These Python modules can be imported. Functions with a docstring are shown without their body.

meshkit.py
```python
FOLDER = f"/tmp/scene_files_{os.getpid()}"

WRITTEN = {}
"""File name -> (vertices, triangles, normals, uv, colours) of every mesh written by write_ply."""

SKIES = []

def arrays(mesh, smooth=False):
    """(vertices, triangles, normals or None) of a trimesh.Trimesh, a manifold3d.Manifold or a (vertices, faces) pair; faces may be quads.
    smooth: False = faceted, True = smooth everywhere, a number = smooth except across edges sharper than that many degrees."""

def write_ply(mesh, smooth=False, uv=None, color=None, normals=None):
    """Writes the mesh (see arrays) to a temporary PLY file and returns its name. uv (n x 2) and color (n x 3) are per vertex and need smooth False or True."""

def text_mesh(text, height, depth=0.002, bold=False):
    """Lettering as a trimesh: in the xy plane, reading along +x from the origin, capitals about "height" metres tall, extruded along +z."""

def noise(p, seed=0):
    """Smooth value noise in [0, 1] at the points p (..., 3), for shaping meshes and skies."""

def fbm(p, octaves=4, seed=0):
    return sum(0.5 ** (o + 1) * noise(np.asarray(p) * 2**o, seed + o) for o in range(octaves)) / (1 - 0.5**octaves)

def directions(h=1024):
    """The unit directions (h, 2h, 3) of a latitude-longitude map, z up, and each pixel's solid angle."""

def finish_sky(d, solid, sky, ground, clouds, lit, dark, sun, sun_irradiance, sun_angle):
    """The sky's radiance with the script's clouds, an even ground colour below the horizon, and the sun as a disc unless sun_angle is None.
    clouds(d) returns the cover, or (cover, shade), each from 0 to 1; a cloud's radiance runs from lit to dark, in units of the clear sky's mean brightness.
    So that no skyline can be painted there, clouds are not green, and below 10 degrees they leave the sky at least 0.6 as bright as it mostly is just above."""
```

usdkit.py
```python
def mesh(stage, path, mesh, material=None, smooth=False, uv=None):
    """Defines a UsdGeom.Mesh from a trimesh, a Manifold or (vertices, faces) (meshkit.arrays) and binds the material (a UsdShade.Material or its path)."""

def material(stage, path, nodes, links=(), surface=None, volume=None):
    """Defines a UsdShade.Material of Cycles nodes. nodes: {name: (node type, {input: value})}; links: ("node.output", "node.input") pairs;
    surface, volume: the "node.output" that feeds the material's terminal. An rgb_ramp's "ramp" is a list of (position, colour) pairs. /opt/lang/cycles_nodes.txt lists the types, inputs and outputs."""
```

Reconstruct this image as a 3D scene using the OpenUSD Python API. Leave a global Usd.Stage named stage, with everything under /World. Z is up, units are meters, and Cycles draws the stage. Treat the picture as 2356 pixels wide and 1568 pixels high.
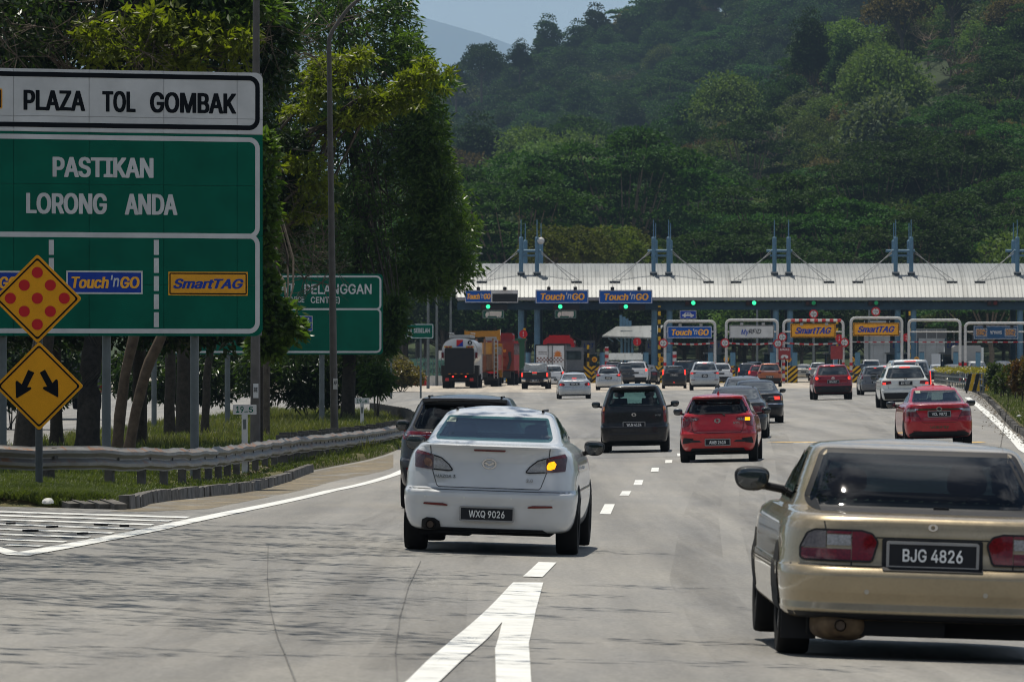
import math, random
import numpy as np, trimesh, usdkit, meshkit
from pxr import Usd, UsdGeom, UsdLux, UsdShade, Gf, Sdf, Vt
from shapely.geometry import Polygon, LineString, Point, box as sbox
from shapely.ops import unary_union
from shapely import affinity
from scipy.interpolate import PchipInterpolator

stage = Usd.Stage.CreateInMemory()
UsdGeom.SetStageUpAxis(stage, UsdGeom.Tokens.z)
UsdGeom.SetStageMetersPerUnit(stage, 1.0)
UsdGeom.Xform.Define(stage, '/World')
UsdGeom.Scope.Define(stage, '/World/Looks')
rng = np.random.default_rng(11)
random.seed(11)

# ------------------------------------------------------------------ camera, sky, sun, exposure
CH = 2.1                      # eye height over the level of the toll plaza
F, CX, HY = 13089.0, 1178.0, 822.0   # focal length, centre and horizon in pixels of a 2356 px wide view (for measuring)
cam = UsdGeom.Camera.Define(stage, '/World/camera')
cam.CreateFocalLengthAttr(200.0)
cam.CreateHorizontalApertureAttr(36.0)
cam.CreateVerticalApertureAttr(36.0 * 681 / 1024)
cam.CreateVerticalApertureOffsetAttr(38.0 / 2356 * 36)
cam.CreateFStopAttr(14.0)
cam.CreateFocusDistanceAttr(80.0)
cam.CreateClippingRangeAttr(Gf.Vec2f(1.0, 60000.0))
cam.CreateExposureAttr(0.16)
cx_ = UsdGeom.Xformable(cam)
cx_.AddTranslateOp().Set(Gf.Vec3d(0, 0, CH))
cx_.AddRotateXOp().Set(90.0)

SUN_EL, SUN_AZ = math.radians(74.0), math.radians(-20.0)     # azimuth from +y towards +x
sky_m = usdkit.material(stage, '/World/Looks/sky_material', {
    "tc": ("texture_coordinate", {}),
    "sky": ("sky_texture", {"sky_type": "single_scattering", "sun_disc": False, "sun_elevation": SUN_EL, "sun_rotation": SUN_AZ, "aerosol_density": 0.25, "air_density": 1.0}),
    "map": ("mapping", {"scale": (1.0, 1.0, 2.2)}),
    "n": ("noise_texture", {"scale": 2.6, "detail": 7.0, "roughness": 0.55}),
    "r": ("rgb_ramp", {"ramp": [(0.0, (0, 0, 0)), (0.50, (0, 0, 0)), (0.66, (0.8, 0.8, 0.8)), (1.0, (1, 1, 1))]}),
    "sep": ("separate_xyz", {}),
    "hz": ("map_range", {"from_min": 0.12, "from_max": 0.35, "to_min": 0.0, "to_max": 1.0, "clamp": True}),
    "f": ("math", {"math_type": "multiply"}),
    "mix": ("mix_color", {"b": (20.0, 20.6, 21.5)}),
    "bg": ("background_shader", {"strength": 0.055}),
}, [("tc.generated", "map.vector"), ("map.vector", "n.vector"), ("n.fac", "r.fac"), ("tc.generated", "sep.vector"), ("sep.z", "hz.value"),
    ("r.color", "f.value1"), ("hz.result", "f.value2"), ("f.value", "mix.fac"), ("sky.color", "mix.a"), ("mix.result", "bg.color")], surface="bg.background")
dome = UsdLux.DomeLight.Define(stage, '/World/sky')
dome.CreateIntensityAttr(1.0)
UsdShade.MaterialBindingAPI.Apply(dome.GetPrim()).Bind(sky_m)
dome.GetPrim().SetCustomDataByKey('kind', 'structure')
sun = UsdLux.DistantLight.Define(stage, '/World/sun')
sun.CreateIntensityAttr(1.25)
sun.CreateAngleAttr(0.5)
sun.CreateNormalizeAttr(True)
sun.CreateColorAttr(Gf.Vec3f(1.0, 0.94, 0.84))
# the light shines along -z of its prim: turn -z away from the sun
sx_ = UsdGeom.Xformable(sun)
sx_.AddRotateZOp().Set(-math.degrees(SUN_AZ))
sx_.AddRotateXOp().Set(-(90.0 - math.degrees(SUN_EL)))

# ------------------------------------------------------------------ helpers
NAMES = {}
def path_for(name, parent=None):
    base = (str(parent.GetPath()) if parent is not None else '/World') + '/' + name
    n = NAMES.get(base, 0)
    NAMES[base] = n + 1
    return base if n == 0 else f'{base}_{n:03d}'

def tag(o, label=None, cat=None, group=None, kind=None):
    p = o.GetPrim() if hasattr(o, 'GetPrim') else o
    for k, v in (('label', label), ('category', cat), ('group', group), ('kind', kind)):
        if v:
            p.SetCustomDataByKey(k, v)
    return p

def thing(name, label, cat, loc=(0, 0, 0), rz=0.0, group=None, ry=0.0, rx=0.0, kind=None):
    x = UsdGeom.Xform.Define(stage, path_for(name))
    x.AddTranslateOp().Set(Gf.Vec3d(*map(float, loc)))
    x.AddRotateXYZOp().Set(Gf.Vec3f(rx, ry, rz))
    return tag(x, label, cat, group, kind)

def part(name, mesh, m, parent=None, smooth=False, label=None, kind=None):
    if isinstance(mesh, MB):
        mesh = mesh.done()
    o = usdkit.mesh(stage, path_for(name, parent), mesh, m, smooth=smooth)
    tag(o, label, None, None, kind)
    return o.GetPrim()

def copy_of(src, loc, rz=0.0, label=None, scale=None, group=None, name=None):
    was = dict(src.GetCustomData())
    x = UsdGeom.Xform.Define(stage, path_for(name or src.GetName()))
    x.AddTranslateOp().Set(Gf.Vec3d(*map(float, loc)))
    x.AddRotateXYZOp().Set(Gf.Vec3f(0, 0, rz))
    if scale is not None:
        x.AddScaleOp().Set(Gf.Vec3f(*((scale,) * 3 if np.ndim(scale) == 0 else scale)))
    p = x.GetPrim()
    p.GetReferences().AddInternalReference(src.GetPath())
    p.SetInstanceable(True)
    return tag(p, label or was.get('label'), was.get('category'), group or was.get('group'))

class MB:
    def __init__(s): s.v, s.f, s.n = [], [], 0
    def add(s, v, f):
        v = np.asarray(v, float); f = np.asarray(f, int)
        if f.shape[1] == 4: f = np.vstack([f[:, [0, 1, 2]], f[:, [0, 2, 3]]])
        s.v.append(v); s.f.append(f + s.n); s.n += len(v); return s
    def mesh(s, m): return s.add(m.vertices, m.faces)
    def box(s, c, d, rz=0.0, rx=0.0, ry=0.0):
        b = trimesh.creation.box(d)
        if rz or rx or ry:
            b.apply_transform(trimesh.transformations.euler_matrix(rx, ry, rz))
        b.apply_translation(c); return s.mesh(b)
    def tube(s, pts, r, n=8, cap=True):
        pts = np.asarray(pts, float); k = len(pts)
        r = np.broadcast_to(np.asarray(r, float), (k,))
        t = np.gradient(pts, axis=0); t /= np.maximum(np.linalg.norm(t, axis=1, keepdims=True), 1e-9)
        up = np.where(np.abs(t[:, 2:3]) > 0.9, [[1.0, 0, 0]], [[0, 0, 1.0]])
        a = np.cross(t, up); a /= np.maximum(np.linalg.norm(a, axis=1, keepdims=True), 1e-9)
        b = np.cross(t, a)
        for i in range(1, k):
            if np.dot(a[i], a[i - 1]) < 0: a[i] *= -1; b[i] *= -1
        ang = np.linspace(0, 2 * np.pi, n, endpoint=False)
        v = pts[:, None] + r[:, None, None] * (a[:, None] * np.cos(ang)[None, :, None] + b[:, None] * np.sin(ang)[None, :, None])
        i, j = np.meshgrid(np.arange(k - 1), np.arange(n), indexing='ij')
        q = np.stack([i * n + j, i * n + (j + 1) % n, (i + 1) * n + (j + 1) % n, (i + 1) * n + j], -1).reshape(-1, 4)
        v = v.reshape(-1, 3)
        f = np.vstack([q[:, [0, 1, 2]], q[:, [0, 2, 3]]])
        if cap:
            f = np.vstack([f, [[0, m + 1, m] for m in range(1, n - 1)], [[(k - 1) * n, (k - 1) * n + m, (k - 1) * n + m + 1] for m in range(1, n - 1)]])
        return s.add(v, f)
    def done(s): return trimesh.Trimesh(np.vstack(s.v), np.vstack(s.f), process=False)

def rrect(x0, z0, x1, z1, r=0.0):
    p = sbox(x0, z0, x1, z1)
    return p if r <= 0 else p.buffer(-r).buffer(r, quad_segs=6)

def xz(poly, y0, y1):
    """A solid of the polygon (x, z) from y0 (towards the viewer) to y1."""
    polys = [g for g in getattr(poly, 'geoms', [poly]) if g.area > 1e-9]
    out = []
    for g in polys:
        m = trimesh.creation.extrude_polygon(g, y1 - y0, engine='earcut')
        v = np.array(m.vertices)
        m.vertices = np.stack([v[:, 0], y1 - v[:, 2], v[:, 1]], 1)
        out.append(m)
    return trimesh.util.concatenate(out)

TXT = {}
def text(s, x0, x1, z0, h, y, bold=True, shear=0.0, depth=0.004, flip=False, heavy=0.0):
    """Lettering facing -y between x0 and x1, standing on z0, h tall, its back at y; heavy thickens the strokes by that part of h."""
    if heavy:
        k = heavy * h / 2
        return trimesh.util.concatenate([text(s, x0 + k * (1 + a), x1 - k * (1 - a), z0, h, y - .0006 * i, bold, shear, depth, flip) for i, a in enumerate((-1, 0, 1))])
    key = (s, bold)
    if key not in TXT: TXT[key] = meshkit.text_mesh(s, 1.0, 1.0, bold)
    m = TXT[key].copy()
    v = np.array(m.vertices); lo, hi = v[:, 0].min(), v[:, 0].max()
    v[:, 0] = (v[:, 0] - lo) / (hi - lo)
    X = x0 + (x1 - x0) * v[:, 0] + shear * h * v[:, 1]
    Z = z0 + h * v[:, 1]
    if flip:
        X = x0 + x1 - X; Z = 2 * z0 + h - Z
    m.vertices = np.stack([X, y - depth * v[:, 2], Z], 1)
    return m

def at(px, py, d):
    return np.array([(px - CX) * d / F, d, CH + (HY - py) * d / F])

BD = [0, 28, 34, 45, 57, 80, 120, 280, 420, 480, 900, 4000]
BZ = [0.95, .44, .29, .12, 0, -.09, -.13, -.13, 0, .03, .03, .03]
KD = [0, 60, 112, 300, 430, 4000]
KV = [-.033, -.033, .02, .02, 0, 0]
base_z, tilt_k = PchipInterpolator(BD, BZ), PchipInterpolator(KD, KV)
def zr(x, d):
    d = np.clip(d, 0, 4000)
    return base_z(d) + tilt_k(d) * (np.clip(x, -14, 30) - 4)

def on_ground(px, py, dz=0.0):
    lo, hi = 8.0, 900.0
    for _ in range(60):
        d = 0.5 * (lo + hi)
        x = (px - CX) * d / F
        if HY + (CH - float(zr(x, d)) - dz) * F / d > py: lo = d
        else: hi = d
    return np.array([(px - CX) * d / F, d, float(zr((px - CX) * d / F, d)) + dz])

MATS = {}
def mat(name, col, rough=0.5, var=0.12, scale=4.0, metal=0.0, coat=0.0, bump=0.0, bscale=60.0, detail=4.0, emit=0.0, col2=None, spec=0.22):
    if name in MATS: return MATS[name]
    c = np.array(col, float)
    a, b = (c * (1 - var), np.minimum(c * (1 + var), 1.0)) if col2 is None else (c, np.array(col2, float))
    nodes = {"g": ("geometry", {}), "n": ("noise_texture", {"scale": scale, "detail": detail, "roughness": 0.6}),
             "r": ("rgb_ramp", {"ramp": [(0.3, a), (0.7, b)]}),
             "p": ("principled_bsdf", {"roughness": rough, "metallic": metal, "coat_weight": coat, "coat_roughness": 0.03, "specular_ior_level": spec})}
    links = [("g.position", "n.vector"), ("n.fac", "r.fac"), ("r.color", "p.base_color")]
    if emit:
        nodes["p"][1]["emission_strength"] = emit
        links.append(("r.color", "p.emission_color"))
    if bump:
        nodes["n2"] = ("noise_texture", {"scale": bscale, "detail": 3.0})
        nodes["b"] = ("bump", {"strength": bump, "distance": 0.01})
        links += [("g.position", "n2.vector"), ("n2.fac", "b.height"), ("b.normal", "p.normal")]
    MATS[name] = usdkit.material(stage, '/World/Looks/' + name, nodes, links, surface="p.BSDF")
    return MATS[name]

def grid_mesh(P):
    """A sheet of triangles over an (n, m, 3) array of points."""
    n, m = P.shape[:2]
    i, j = np.meshgrid(np.arange(n - 1), np.arange(m - 1), indexing='ij')
    q = np.stack([i * m + j, (i + 1) * m + j, (i + 1) * m + j + 1, i * m + j + 1], -1).reshape(-1, 4)
    return trimesh.Trimesh(P.reshape(-1, 3), np.vstack([q[:, [0, 1, 2]], q[:, [0, 2, 3]]])[:, ::-1], process=False)
# ------------------------------------------------------------------ materials of the setting
def road_material(name, base, speck):
    return usdkit.material(stage, '/World/Looks/' + name, {
        "g": ("geometry", {}),
        "m1": ("mapping", {"scale": (0.9, 0.016, 1.0), "rotation": (0, 0, 0.045)}),
        "big": ("noise_texture", {"scale": 1.0, "detail": 6.0, "roughness": 0.65}),
        "r1": ("rgb_ramp", {"ramp": [(0.32, np.array(base) * 0.74), (0.5, base), (0.66, np.minimum(np.array(base) * 1.22, 1))]}),
        "fine": ("noise_texture", {"scale": 24.0, "detail": 6.0, "roughness": 0.9}),
        "r2": ("rgb_ramp", {"ramp": [(0.33, (1 - speck,) * 3), (0.52, (1, 1, 1)), (0.7, (1 + speck * 1.3,) * 3)]}),
        "m2": ("mapping", {"scale": (1.0, 0.12, 1.0), "rotation": (0, 0, 0.045)}),
        "mid": ("noise_texture", {"scale": 0.9, "detail": 5.0, "roughness": 0.7}),
        "r3": ("rgb_ramp", {"ramp": [(0.35, (0.82, 0.83, 0.85)), (0.65, (1.1, 1.08, 1.04))]}),
        "vo": ("voronoi_texture", {"scale": 120.0}),
        "r4": ("rgb_ramp", {"ramp": [(0.0, (1.6, 1.55, 1.45)), (0.07, (1.25, 1.25, 1.2)), (0.14, (1, 1, 1))]}),
        "x1": ("mix_color", {"blend_type": "multiply", "fac": 1.0}),
        "x2": ("mix_color", {"blend_type": "multiply", "fac": 1.0}),
        "x3": ("mix_color", {"blend_type": "multiply", "fac": 0.5}),
        "b": ("bump", {"strength": 0.5, "distance": 0.006}),
        "p": ("principled_bsdf", {"roughness": 0.72, "specular_ior_level": 0.35}),
    }, [("g.position", "m1.vector"), ("m1.vector", "big.vector"), ("big.fac", "r1.fac"), ("g.position", "fine.vector"), ("fine.fac", "r2.fac"),
        ("g.position", "m2.vector"), ("m2.vector", "mid.vector"), ("mid.fac", "r3.fac"), ("g.position", "vo.vector"), ("vo.distance", "r4.fac"),
        ("r1.color", "x1.a"), ("r2.color", "x1.b"), ("x1.result", "x2.a"), ("r3.color", "x2.b"), ("x2.result", "x3.a"), ("r4.color", "x3.b"),
        ("x3.result", "p.base_color"), ("fine.fac", "b.height"), ("b.normal", "p.normal")], surface="p.BSDF")

ASPHALT = road_material('worn_asphalt', (0.192, 0.185, 0.169), 0.5)
APRON = road_material('plaza_concrete', (0.33, 0.29, 0.235), 0.15)
PATCH = road_material('asphalt_patch', (0.165, 0.162, 0.155), 0.25)
def thin_layer(name, c0, c1, lo, hi, most, scale, stretch=(1, 1, 1)):
    """Dust or oil lying unevenly on the road: between its patches the road shows."""
    return usdkit.material(stage, '/World/Looks/' + name, {
        "g": ("geometry", {}), "m": ("mapping", {"scale": stretch}), "n": ("noise_texture", {"scale": scale, "detail": 8.0, "roughness": 0.7}), "f": ("map_range", {"from_min": lo, "from_max": hi, "to_min": 0.0, "to_max": most}),
        "n2": ("noise_texture", {"scale": 20.0, "detail": 4.0}), "r": ("rgb_ramp", {"ramp": [(0.3, c0), (0.7, c1)]}),
        "t": ("transparent_bsdf", {}), "p": ("principled_bsdf", {"roughness": 0.9, "specular_ior_level": .2}), "x": ("mix_closure", {})},
        [("g.position", "m.vector"), ("m.vector", "n.vector"), ("n.fac", "f.value"), ("g.position", "n2.vector"), ("n2.fac", "r.fac"), ("r.color", "p.base_color"), ("f.result", "x.fac"), ("t.BSDF", "x.closure1"), ("p.BSDF", "x.closure2")], surface="x.closure")
SAND = thin_layer('sandy_grit', (0.14, 0.115, 0.075), (0.26, 0.22, 0.155), .36, .60, .95, 1.1, (1, .5, 1))
OIL = thin_layer('oil_and_rubber', (0.05, 0.05, 0.05), (0.09, 0.088, 0.084), .42, .80, .26, 1.0, (2.2, .09, 1))
def paint_material(name, col, under=(0.19, 0.185, 0.17)):
    return usdkit.material(stage, '/World/Looks/' + name, {
        "g": ("geometry", {}), "n": ("noise_texture", {"scale": 3.0, "detail": 8.0, "roughness": 0.75}),
        "r": ("rgb_ramp", {"ramp": [(0.34, under), (0.42, np.array(col) * 0.8), (0.6, col)]}),
        "f": ("noise_texture", {"scale": 45.0, "detail": 3.0}), "b": ("bump", {"strength": 0.4, "distance": 0.005}),
        "p": ("principled_bsdf", {"roughness": 0.6})},
        [("g.position", "n.vector"), ("n.fac", "r.fac"), ("r.color", "p.base_color"), ("g.position", "f.vector"), ("f.fac", "b.height"), ("b.normal", "p.normal")], surface="p.BSDF")
PAINT = paint_material('road_paint_white', (0.66, 0.66, 0.62))
PAINTY = paint_material('road_paint_yellow', (0.72, 0.42, 0.05))
SOIL = mat('verge_soil', (0.045, 0.055, 0.018), 0.95, scale=7.0, col2=(0.12, 0.095, 0.045), bump=0.9, bscale=30, detail=8)
FLOOR = mat('forest_floor', (0.02, 0.03, 0.012), 1.0, scale=0.05, col2=(0.035, 0.05, 0.018))
KERB = mat('kerb_concrete', (0.045, 0.042, 0.037), 0.95, scale=4.0, col2=(0.17, 0.16, 0.145), bump=0.7, bscale=25)

# ------------------------------------------------------------------ terrain, road
SPX = [850, 1020, 1120, 1300, 1450, 1560, 1650, 1740, 1850, 1950, 2050, 2200, 2356, 2700]
SPY = [440, 375, 345, 290, 300, 265, 215, 190, 95, 60, 0, -75, -140, -240]
FPX = [700, 1005, 1080, 1180, 1290, 1440, 1490, 1540, 1700, 2356, 3000]
FPY = [370, 268, 222, 185, 128, 100, 70, 15, -60, -200, -320]
D1, D2 = 1080.0, 2100.0
def terrain(x, d):
    px1 = CX + F * x / D1; px2 = CX + F * x / D2
    c1 = CH + (HY - np.interp(px1, SPX, SPY)) * D1 / F - 19
    c2 = CH + (HY - np.interp(px2, FPX, FPY)) * D2 / F - 13
    nz = meshkit.fbm(np.stack([x / 90.0, d / 90.0, 0 * x], -1), 3, 5) - 0.5
    t1 = np.clip((d - 600) / (D1 - 600), 0, 1)
    up = c1 * (0.25 * t1 + 0.75 * t1 ** 1.4)
    t2 = np.clip((d - D1) / 260, 0, 1)
    dip = c1 - (c1 - 22) * (t2 * t2 * (3 - 2 * t2)) * 0.55
    t3 = np.clip((d - 1340) / (D2 - 1340), 0, 1)
    base3 = c1 - (c1 - 22) * 0.55
    far = base3 + (c2 - base3) * t3 ** 1.15
    h = np.where(d < D1, up, np.where(d < 1340, dip, far))
    h = np.where(d > D2, c2 - (d - D2) * 0.06, h)
    bk = np.clip((-d - 60) / 380, 0, 1); bk = bk * bk * (3 - 2 * bk) * (70 + 60 * nz)
    return np.where(d < 600, -0.7 + bk, h + nz * 16 * np.clip((d - 640) / 200, 0, 1) * np.clip((D2 + 150 - d) / 300, 0.3, 1) - 0.7 * np.clip(1 - (d - 600) / 40, 0, 1))

dd = np.concatenate([np.linspace(-900, -80, 42), np.linspace(-60, 600, 14), np.linspace(620, 2700, 105)])
xx = np.concatenate([np.linspace(-900, -120, 14), np.linspace(-100, 420, 80), np.linspace(440, 900, 10)])
X, D = np.meshgrid(xx, dd, indexing='xy')
tag(part('ground', grid_mesh(np.stack([X, D, terrain(X, D)], -1)), FLOOR, smooth=True), kind='structure')

# the far mountain, blue with distance
mx = np.linspace(-6300, 10500, 110)
md = np.linspace(19000, 26500, 30)
X, D = np.meshgrid(mx, md, indexing='xy')
ridge = CH + (HY - np.interp(CX + F * X / 24000, [-2400, 600, 926, 1019, 1047, 1087, 1154, 1300, 1500, 2600, 6600], [-60, -40, 8, 36, 54, 62, 92, 150, 200, 300, 420])) * 24000 / F
prof = np.clip(1 - np.abs(D - 24000) / 4800, 0, 1) ** 1.2
nz = (meshkit.fbm(np.stack([X / 630, D / 630, 0 * X], -1), 5, 9) - 0.5) * 190
H = -2 + (ridge + nz * 0.5 * prof) * prof
tag(part('mountain', grid_mesh(np.stack([X, D, H], -1)), FLOOR, smooth=True), kind='structure')

ds = np.concatenate([np.linspace(4, 130, 90), np.linspace(132, 640, 130)])
xs = np.linspace(-75, 80, 90)
X, D = np.meshgrid(xs, ds, indexing='xy')
tag(part('road', grid_mesh(np.stack([X, D, zr(X, D)], -1)), ASPHALT, smooth=True), kind='structure')

def sheet(name, poly, m, lift, step=1.6, kind='structure', xstep=3.0):
    """A thin sheet over a polygon (x, d) of the road, following the road."""
    out = []
    for g in getattr(poly, 'geoms', [poly]):
        v, f = trimesh.creation.triangulate_polygon(g, engine='earcut')
        v3 = np.column_stack([v, np.zeros(len(v))])
        try:
            v3, f = trimesh.remesh.subdivide_to_size(v3, f, step)
        except Exception:
            pass
        v3[:, 2] = zr(v3[:, 0], v3[:, 1]) + lift
        m_ = trimesh.Trimesh(v3, f, process=False)
        if m_.face_normals[:, 2].mean() < 0: m_.invert()
        out.append(m_)
    return tag(part(name, trimesh.util.concatenate(out), m), kind=kind)

def band(pts, w):
    return LineString([(p[0], p[1]) for p in pts]).buffer(w / 2, cap_style=2, join_style=1)

# lighter concrete of the plaza, darker strips of relaid asphalt
sheet('plaza_apron', Polygon([(-40, 385), (-8, 372), (6, 352), (14, 372), (40, 392), (60, 520), (-40, 600)]), APRON, 0.004, 12)
sheet('road_patch', Polygon([(3.9, 128), (7.9, 190), (10.4, 240), (7.6, 240), (5.0, 190), (1.6, 128)]), PATCH, 0.004, 6)
sheet('road_patch', Polygon([(-2, 282), (22, 292), (22, 297), (-2, 287)]), PATCH, 0.004, 5)
sheet('road_patch', Polygon([(0.2, 160), (3.0, 160), (6.0, 230), (2.6, 230)]), PATCH, 0.004, 6)
sheet('road_patch', Polygon([(-6, 316), (24, 316), (24, 324), (-6, 324)]), PATCH, 0.004, 6)

# left edge line, hatching of the gore, lane dashes, the split of the lanes
G = lambda *p: on_ground(*p)[:2]
edge = [G(45, 1276), G(200, 1248), G(350, 1219), G(480, 1190), G(620, 1161), G(760, 1129), G(910, 1091), (-1.9, 132), (-2.0, 165), (-2.9, 200), (-4.6, 240)]
edge_line = band(edge, 0.22)
tag(sheet('edge_line', edge_line, PAINT, 0.008), kind='structure')
vee = band([G(-420, 1150), G(-200, 1205), G(45, 1278)], 0.22).difference(edge_line.buffer(0.01))
sheet('edge_line', vee, PAINT, 0.008)
e2 = np.array(edge)
lefts = np.array([G(-420, 1150), G(-200, 1205), G(45, 1278)])
hatch = []
for py in (1187, 1196, 1206, 1217, 1228, 1240, 1252, 1264):
    d0, d1 = G(300, py - 1.9)[1], G(300, py + 1.5)[1]
    dm = (d0 + d1) / 2
    xr = np.interp(dm, e2[:, 1], e2[:, 0]) - 0.2
    xl = np.interp(dm, lefts[::-1, 1], lefts[::-1, 0]) + 0.25
    if dm > lefts[:, 1].max(): xl = -11.5
    hatch.append(Polygon([(xl, d0 + 0.15), (xr, d0), (xr, d1), (xl, d1 + 0.15)]))
for h in hatch:
    sheet('gore_stripe', h, PAINT, 0.008)
for a, b in (((1205.6, 1327.5), (1241.6, 1294)), ((1372, 1183), (1391, 1160)), ((1416, 1140), (1430, 1130)), ((1447, 1116), (1459, 1104)), ((1486, 1085), (1496, 1076)), ((1518, 1065), (1527, 1058)), ((1546, 1049), (1553, 1043))):
    p, q = G(a[0] + 20, a[1]), G(b[0] + (18 if a[1] > 1200 else 12), b[1])
    sheet('lane_dash', band([p, q], 0.17 if a[1] > 1200 else 0.15), PAINT, 0.008)
split = [(1180.7, 1341), (1250, 1341), (1233, 1405), (1216.7, 1482), (1222, 1568), (1232, 1660), (1146, 1660), (1141, 1568), (1139, 1494), (1155.6, 1432), (1075, 1510), (1014, 1568), (905, 1660), (800, 1660), (937, 1568), (1042, 1471), (1131, 1393), (1172, 1349)]
sheet('lane_split_mark', Polygon([G(*p) for p in split]), PAINT, 0.009)
for i, (a, b) in enumerate(((1790, 1822), (1840, 1876), (1985, 2032), (2050, 2100), (2110, 2152), (2165, 2205), (2215, 2262))):
    p, q = G(a, 1018), G(b, 1017)
    sheet('rumble_bar', band([p, q], 1.1), PAINTY, 0.008)
sheet('rumble_bar', band([G(1826, 1019), G(1880, 1018)], 0.5), PAINT, 0.008)
redge = [G(2640, 1250), G(2500, 1130), G(2356, 1034), G(2330, 1005), G(2300, 976), G(2272, 951), G(2247, 930), G(2225, 914)]
sheet('edge_line', band(redge, 0.25), PAINT, 0.008)
for ln in ([(-1.2, 27), (-1.35, 50), (-.75, 75), (.1, 100), (1.0, 125), (2.6, 170)], [(2.0, 27), (2.35, 50), (3.2, 75), (4.2, 100), (5.3, 125), (8, 190), (12, 300)], [(5.6, 40), (6.3, 60), (8, 100), (9.6, 130), (13, 200), (17, 300)]):
    c_ = np.array(ln)
    for off in (-.72, .72): sheet('tyre_track', band(c_ + [off, 0], .5), OIL, 0.0065)
    sheet('tyre_track', band(c_, .42), OIL, 0.007)
# tyre scuffs and cracks
DARK = mat('crack_tar', (0.125, 0.122, 0.113), 0.8)
sheet('road_crack', band([G(*p) for p in ((617, 1255), (615, 1335), (622, 1400), (640, 1470), (665, 1530), (688, 1590))], 0.008), DARK, 0.006)
sheet('road_crack', band([G(*p) for p in ((968, 1290), (940, 1350), (920, 1420), (910, 1500), (915, 1580))], 0.008), DARK, 0.006)
# sandy grit along the left kerb
sheet('sand_strip', Polygon([G(250, 1177), G(340, 1158), G(450, 1145), G(540, 1135), G(700, 1088), G(850, 1060), G(905, 1044), G(905, 1075), G(880, 1084), G(760, 1108), G(640, 1138), G(480, 1170), G(350, 1176)]), SAND, 0.004)

# ------------------------------------------------------------------ verges
ISL_D = [73.2, 74.2, 80, 90, 96, 107, 119, 124, 132, 142, 160, 185, 210, 235, 262]
ISL_R = [-5.1, -5.06, -5.2, -4.98, -4.68, -4.5, -4.3, -3.95, -3.35, -2.98, -2.75, -3.1, -4.1, -5.6, -7.6]
ISL_L = [-14, -14.2, -14.5, -14.6, -14.6, -14.6, -14.5, -14.5, -14.4, -14.2, -14, -13.5, -12.5, -11, -8.4]
isl_r, isl_l = PchipInterpolator(ISL_D, ISL_R), PchipInterpolator(ISL_D, ISL_L)
def sm(t): t = np.clip(t, 0, 1); return t * t * (3 - 2 * t)
def verge_z(x, d):
    e = np.minimum(isl_r(np.clip(d, 73.2, 262)) - x, x - isl_l(np.clip(d, 73.2, 262)))
    e = np.minimum(e, (d - 73.2) * 0.6)
    n = meshkit.fbm(np.stack([x * 0.7, d * 0.35, 0 * x], -1), 3, 3) - 0.5
    return zr(x, d) + 0.02 + 0.11 * sm(e / 0.15) + 0.16 * sm(e / 2.2) + 0.10 * n * sm(e / 0.5)
dv = np.concatenate([np.linspace(73.2, 110, 75), np.linspace(111, 262, 90)])
tv = np.concatenate([[0, .01], np.linspace(.03, .97, 44), [.985, .993, 1]])
Dv, Tv = np.meshgrid(dv, tv, indexing='ij')
Xv = isl_l(Dv) * (1 - Tv) + isl_r(Dv) * Tv
Zv = verge_z(Xv, Dv); Zv[:, -1] -= 0.15; Zv[:, 0] -= 0.15; Zv[0] -= 0.03
VERGE = grid_mesh(np.stack([Xv, Dv, Zv], -1)); VERGE.invert() if VERGE.face_normals[:, 2].mean() < 0 else None
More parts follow.
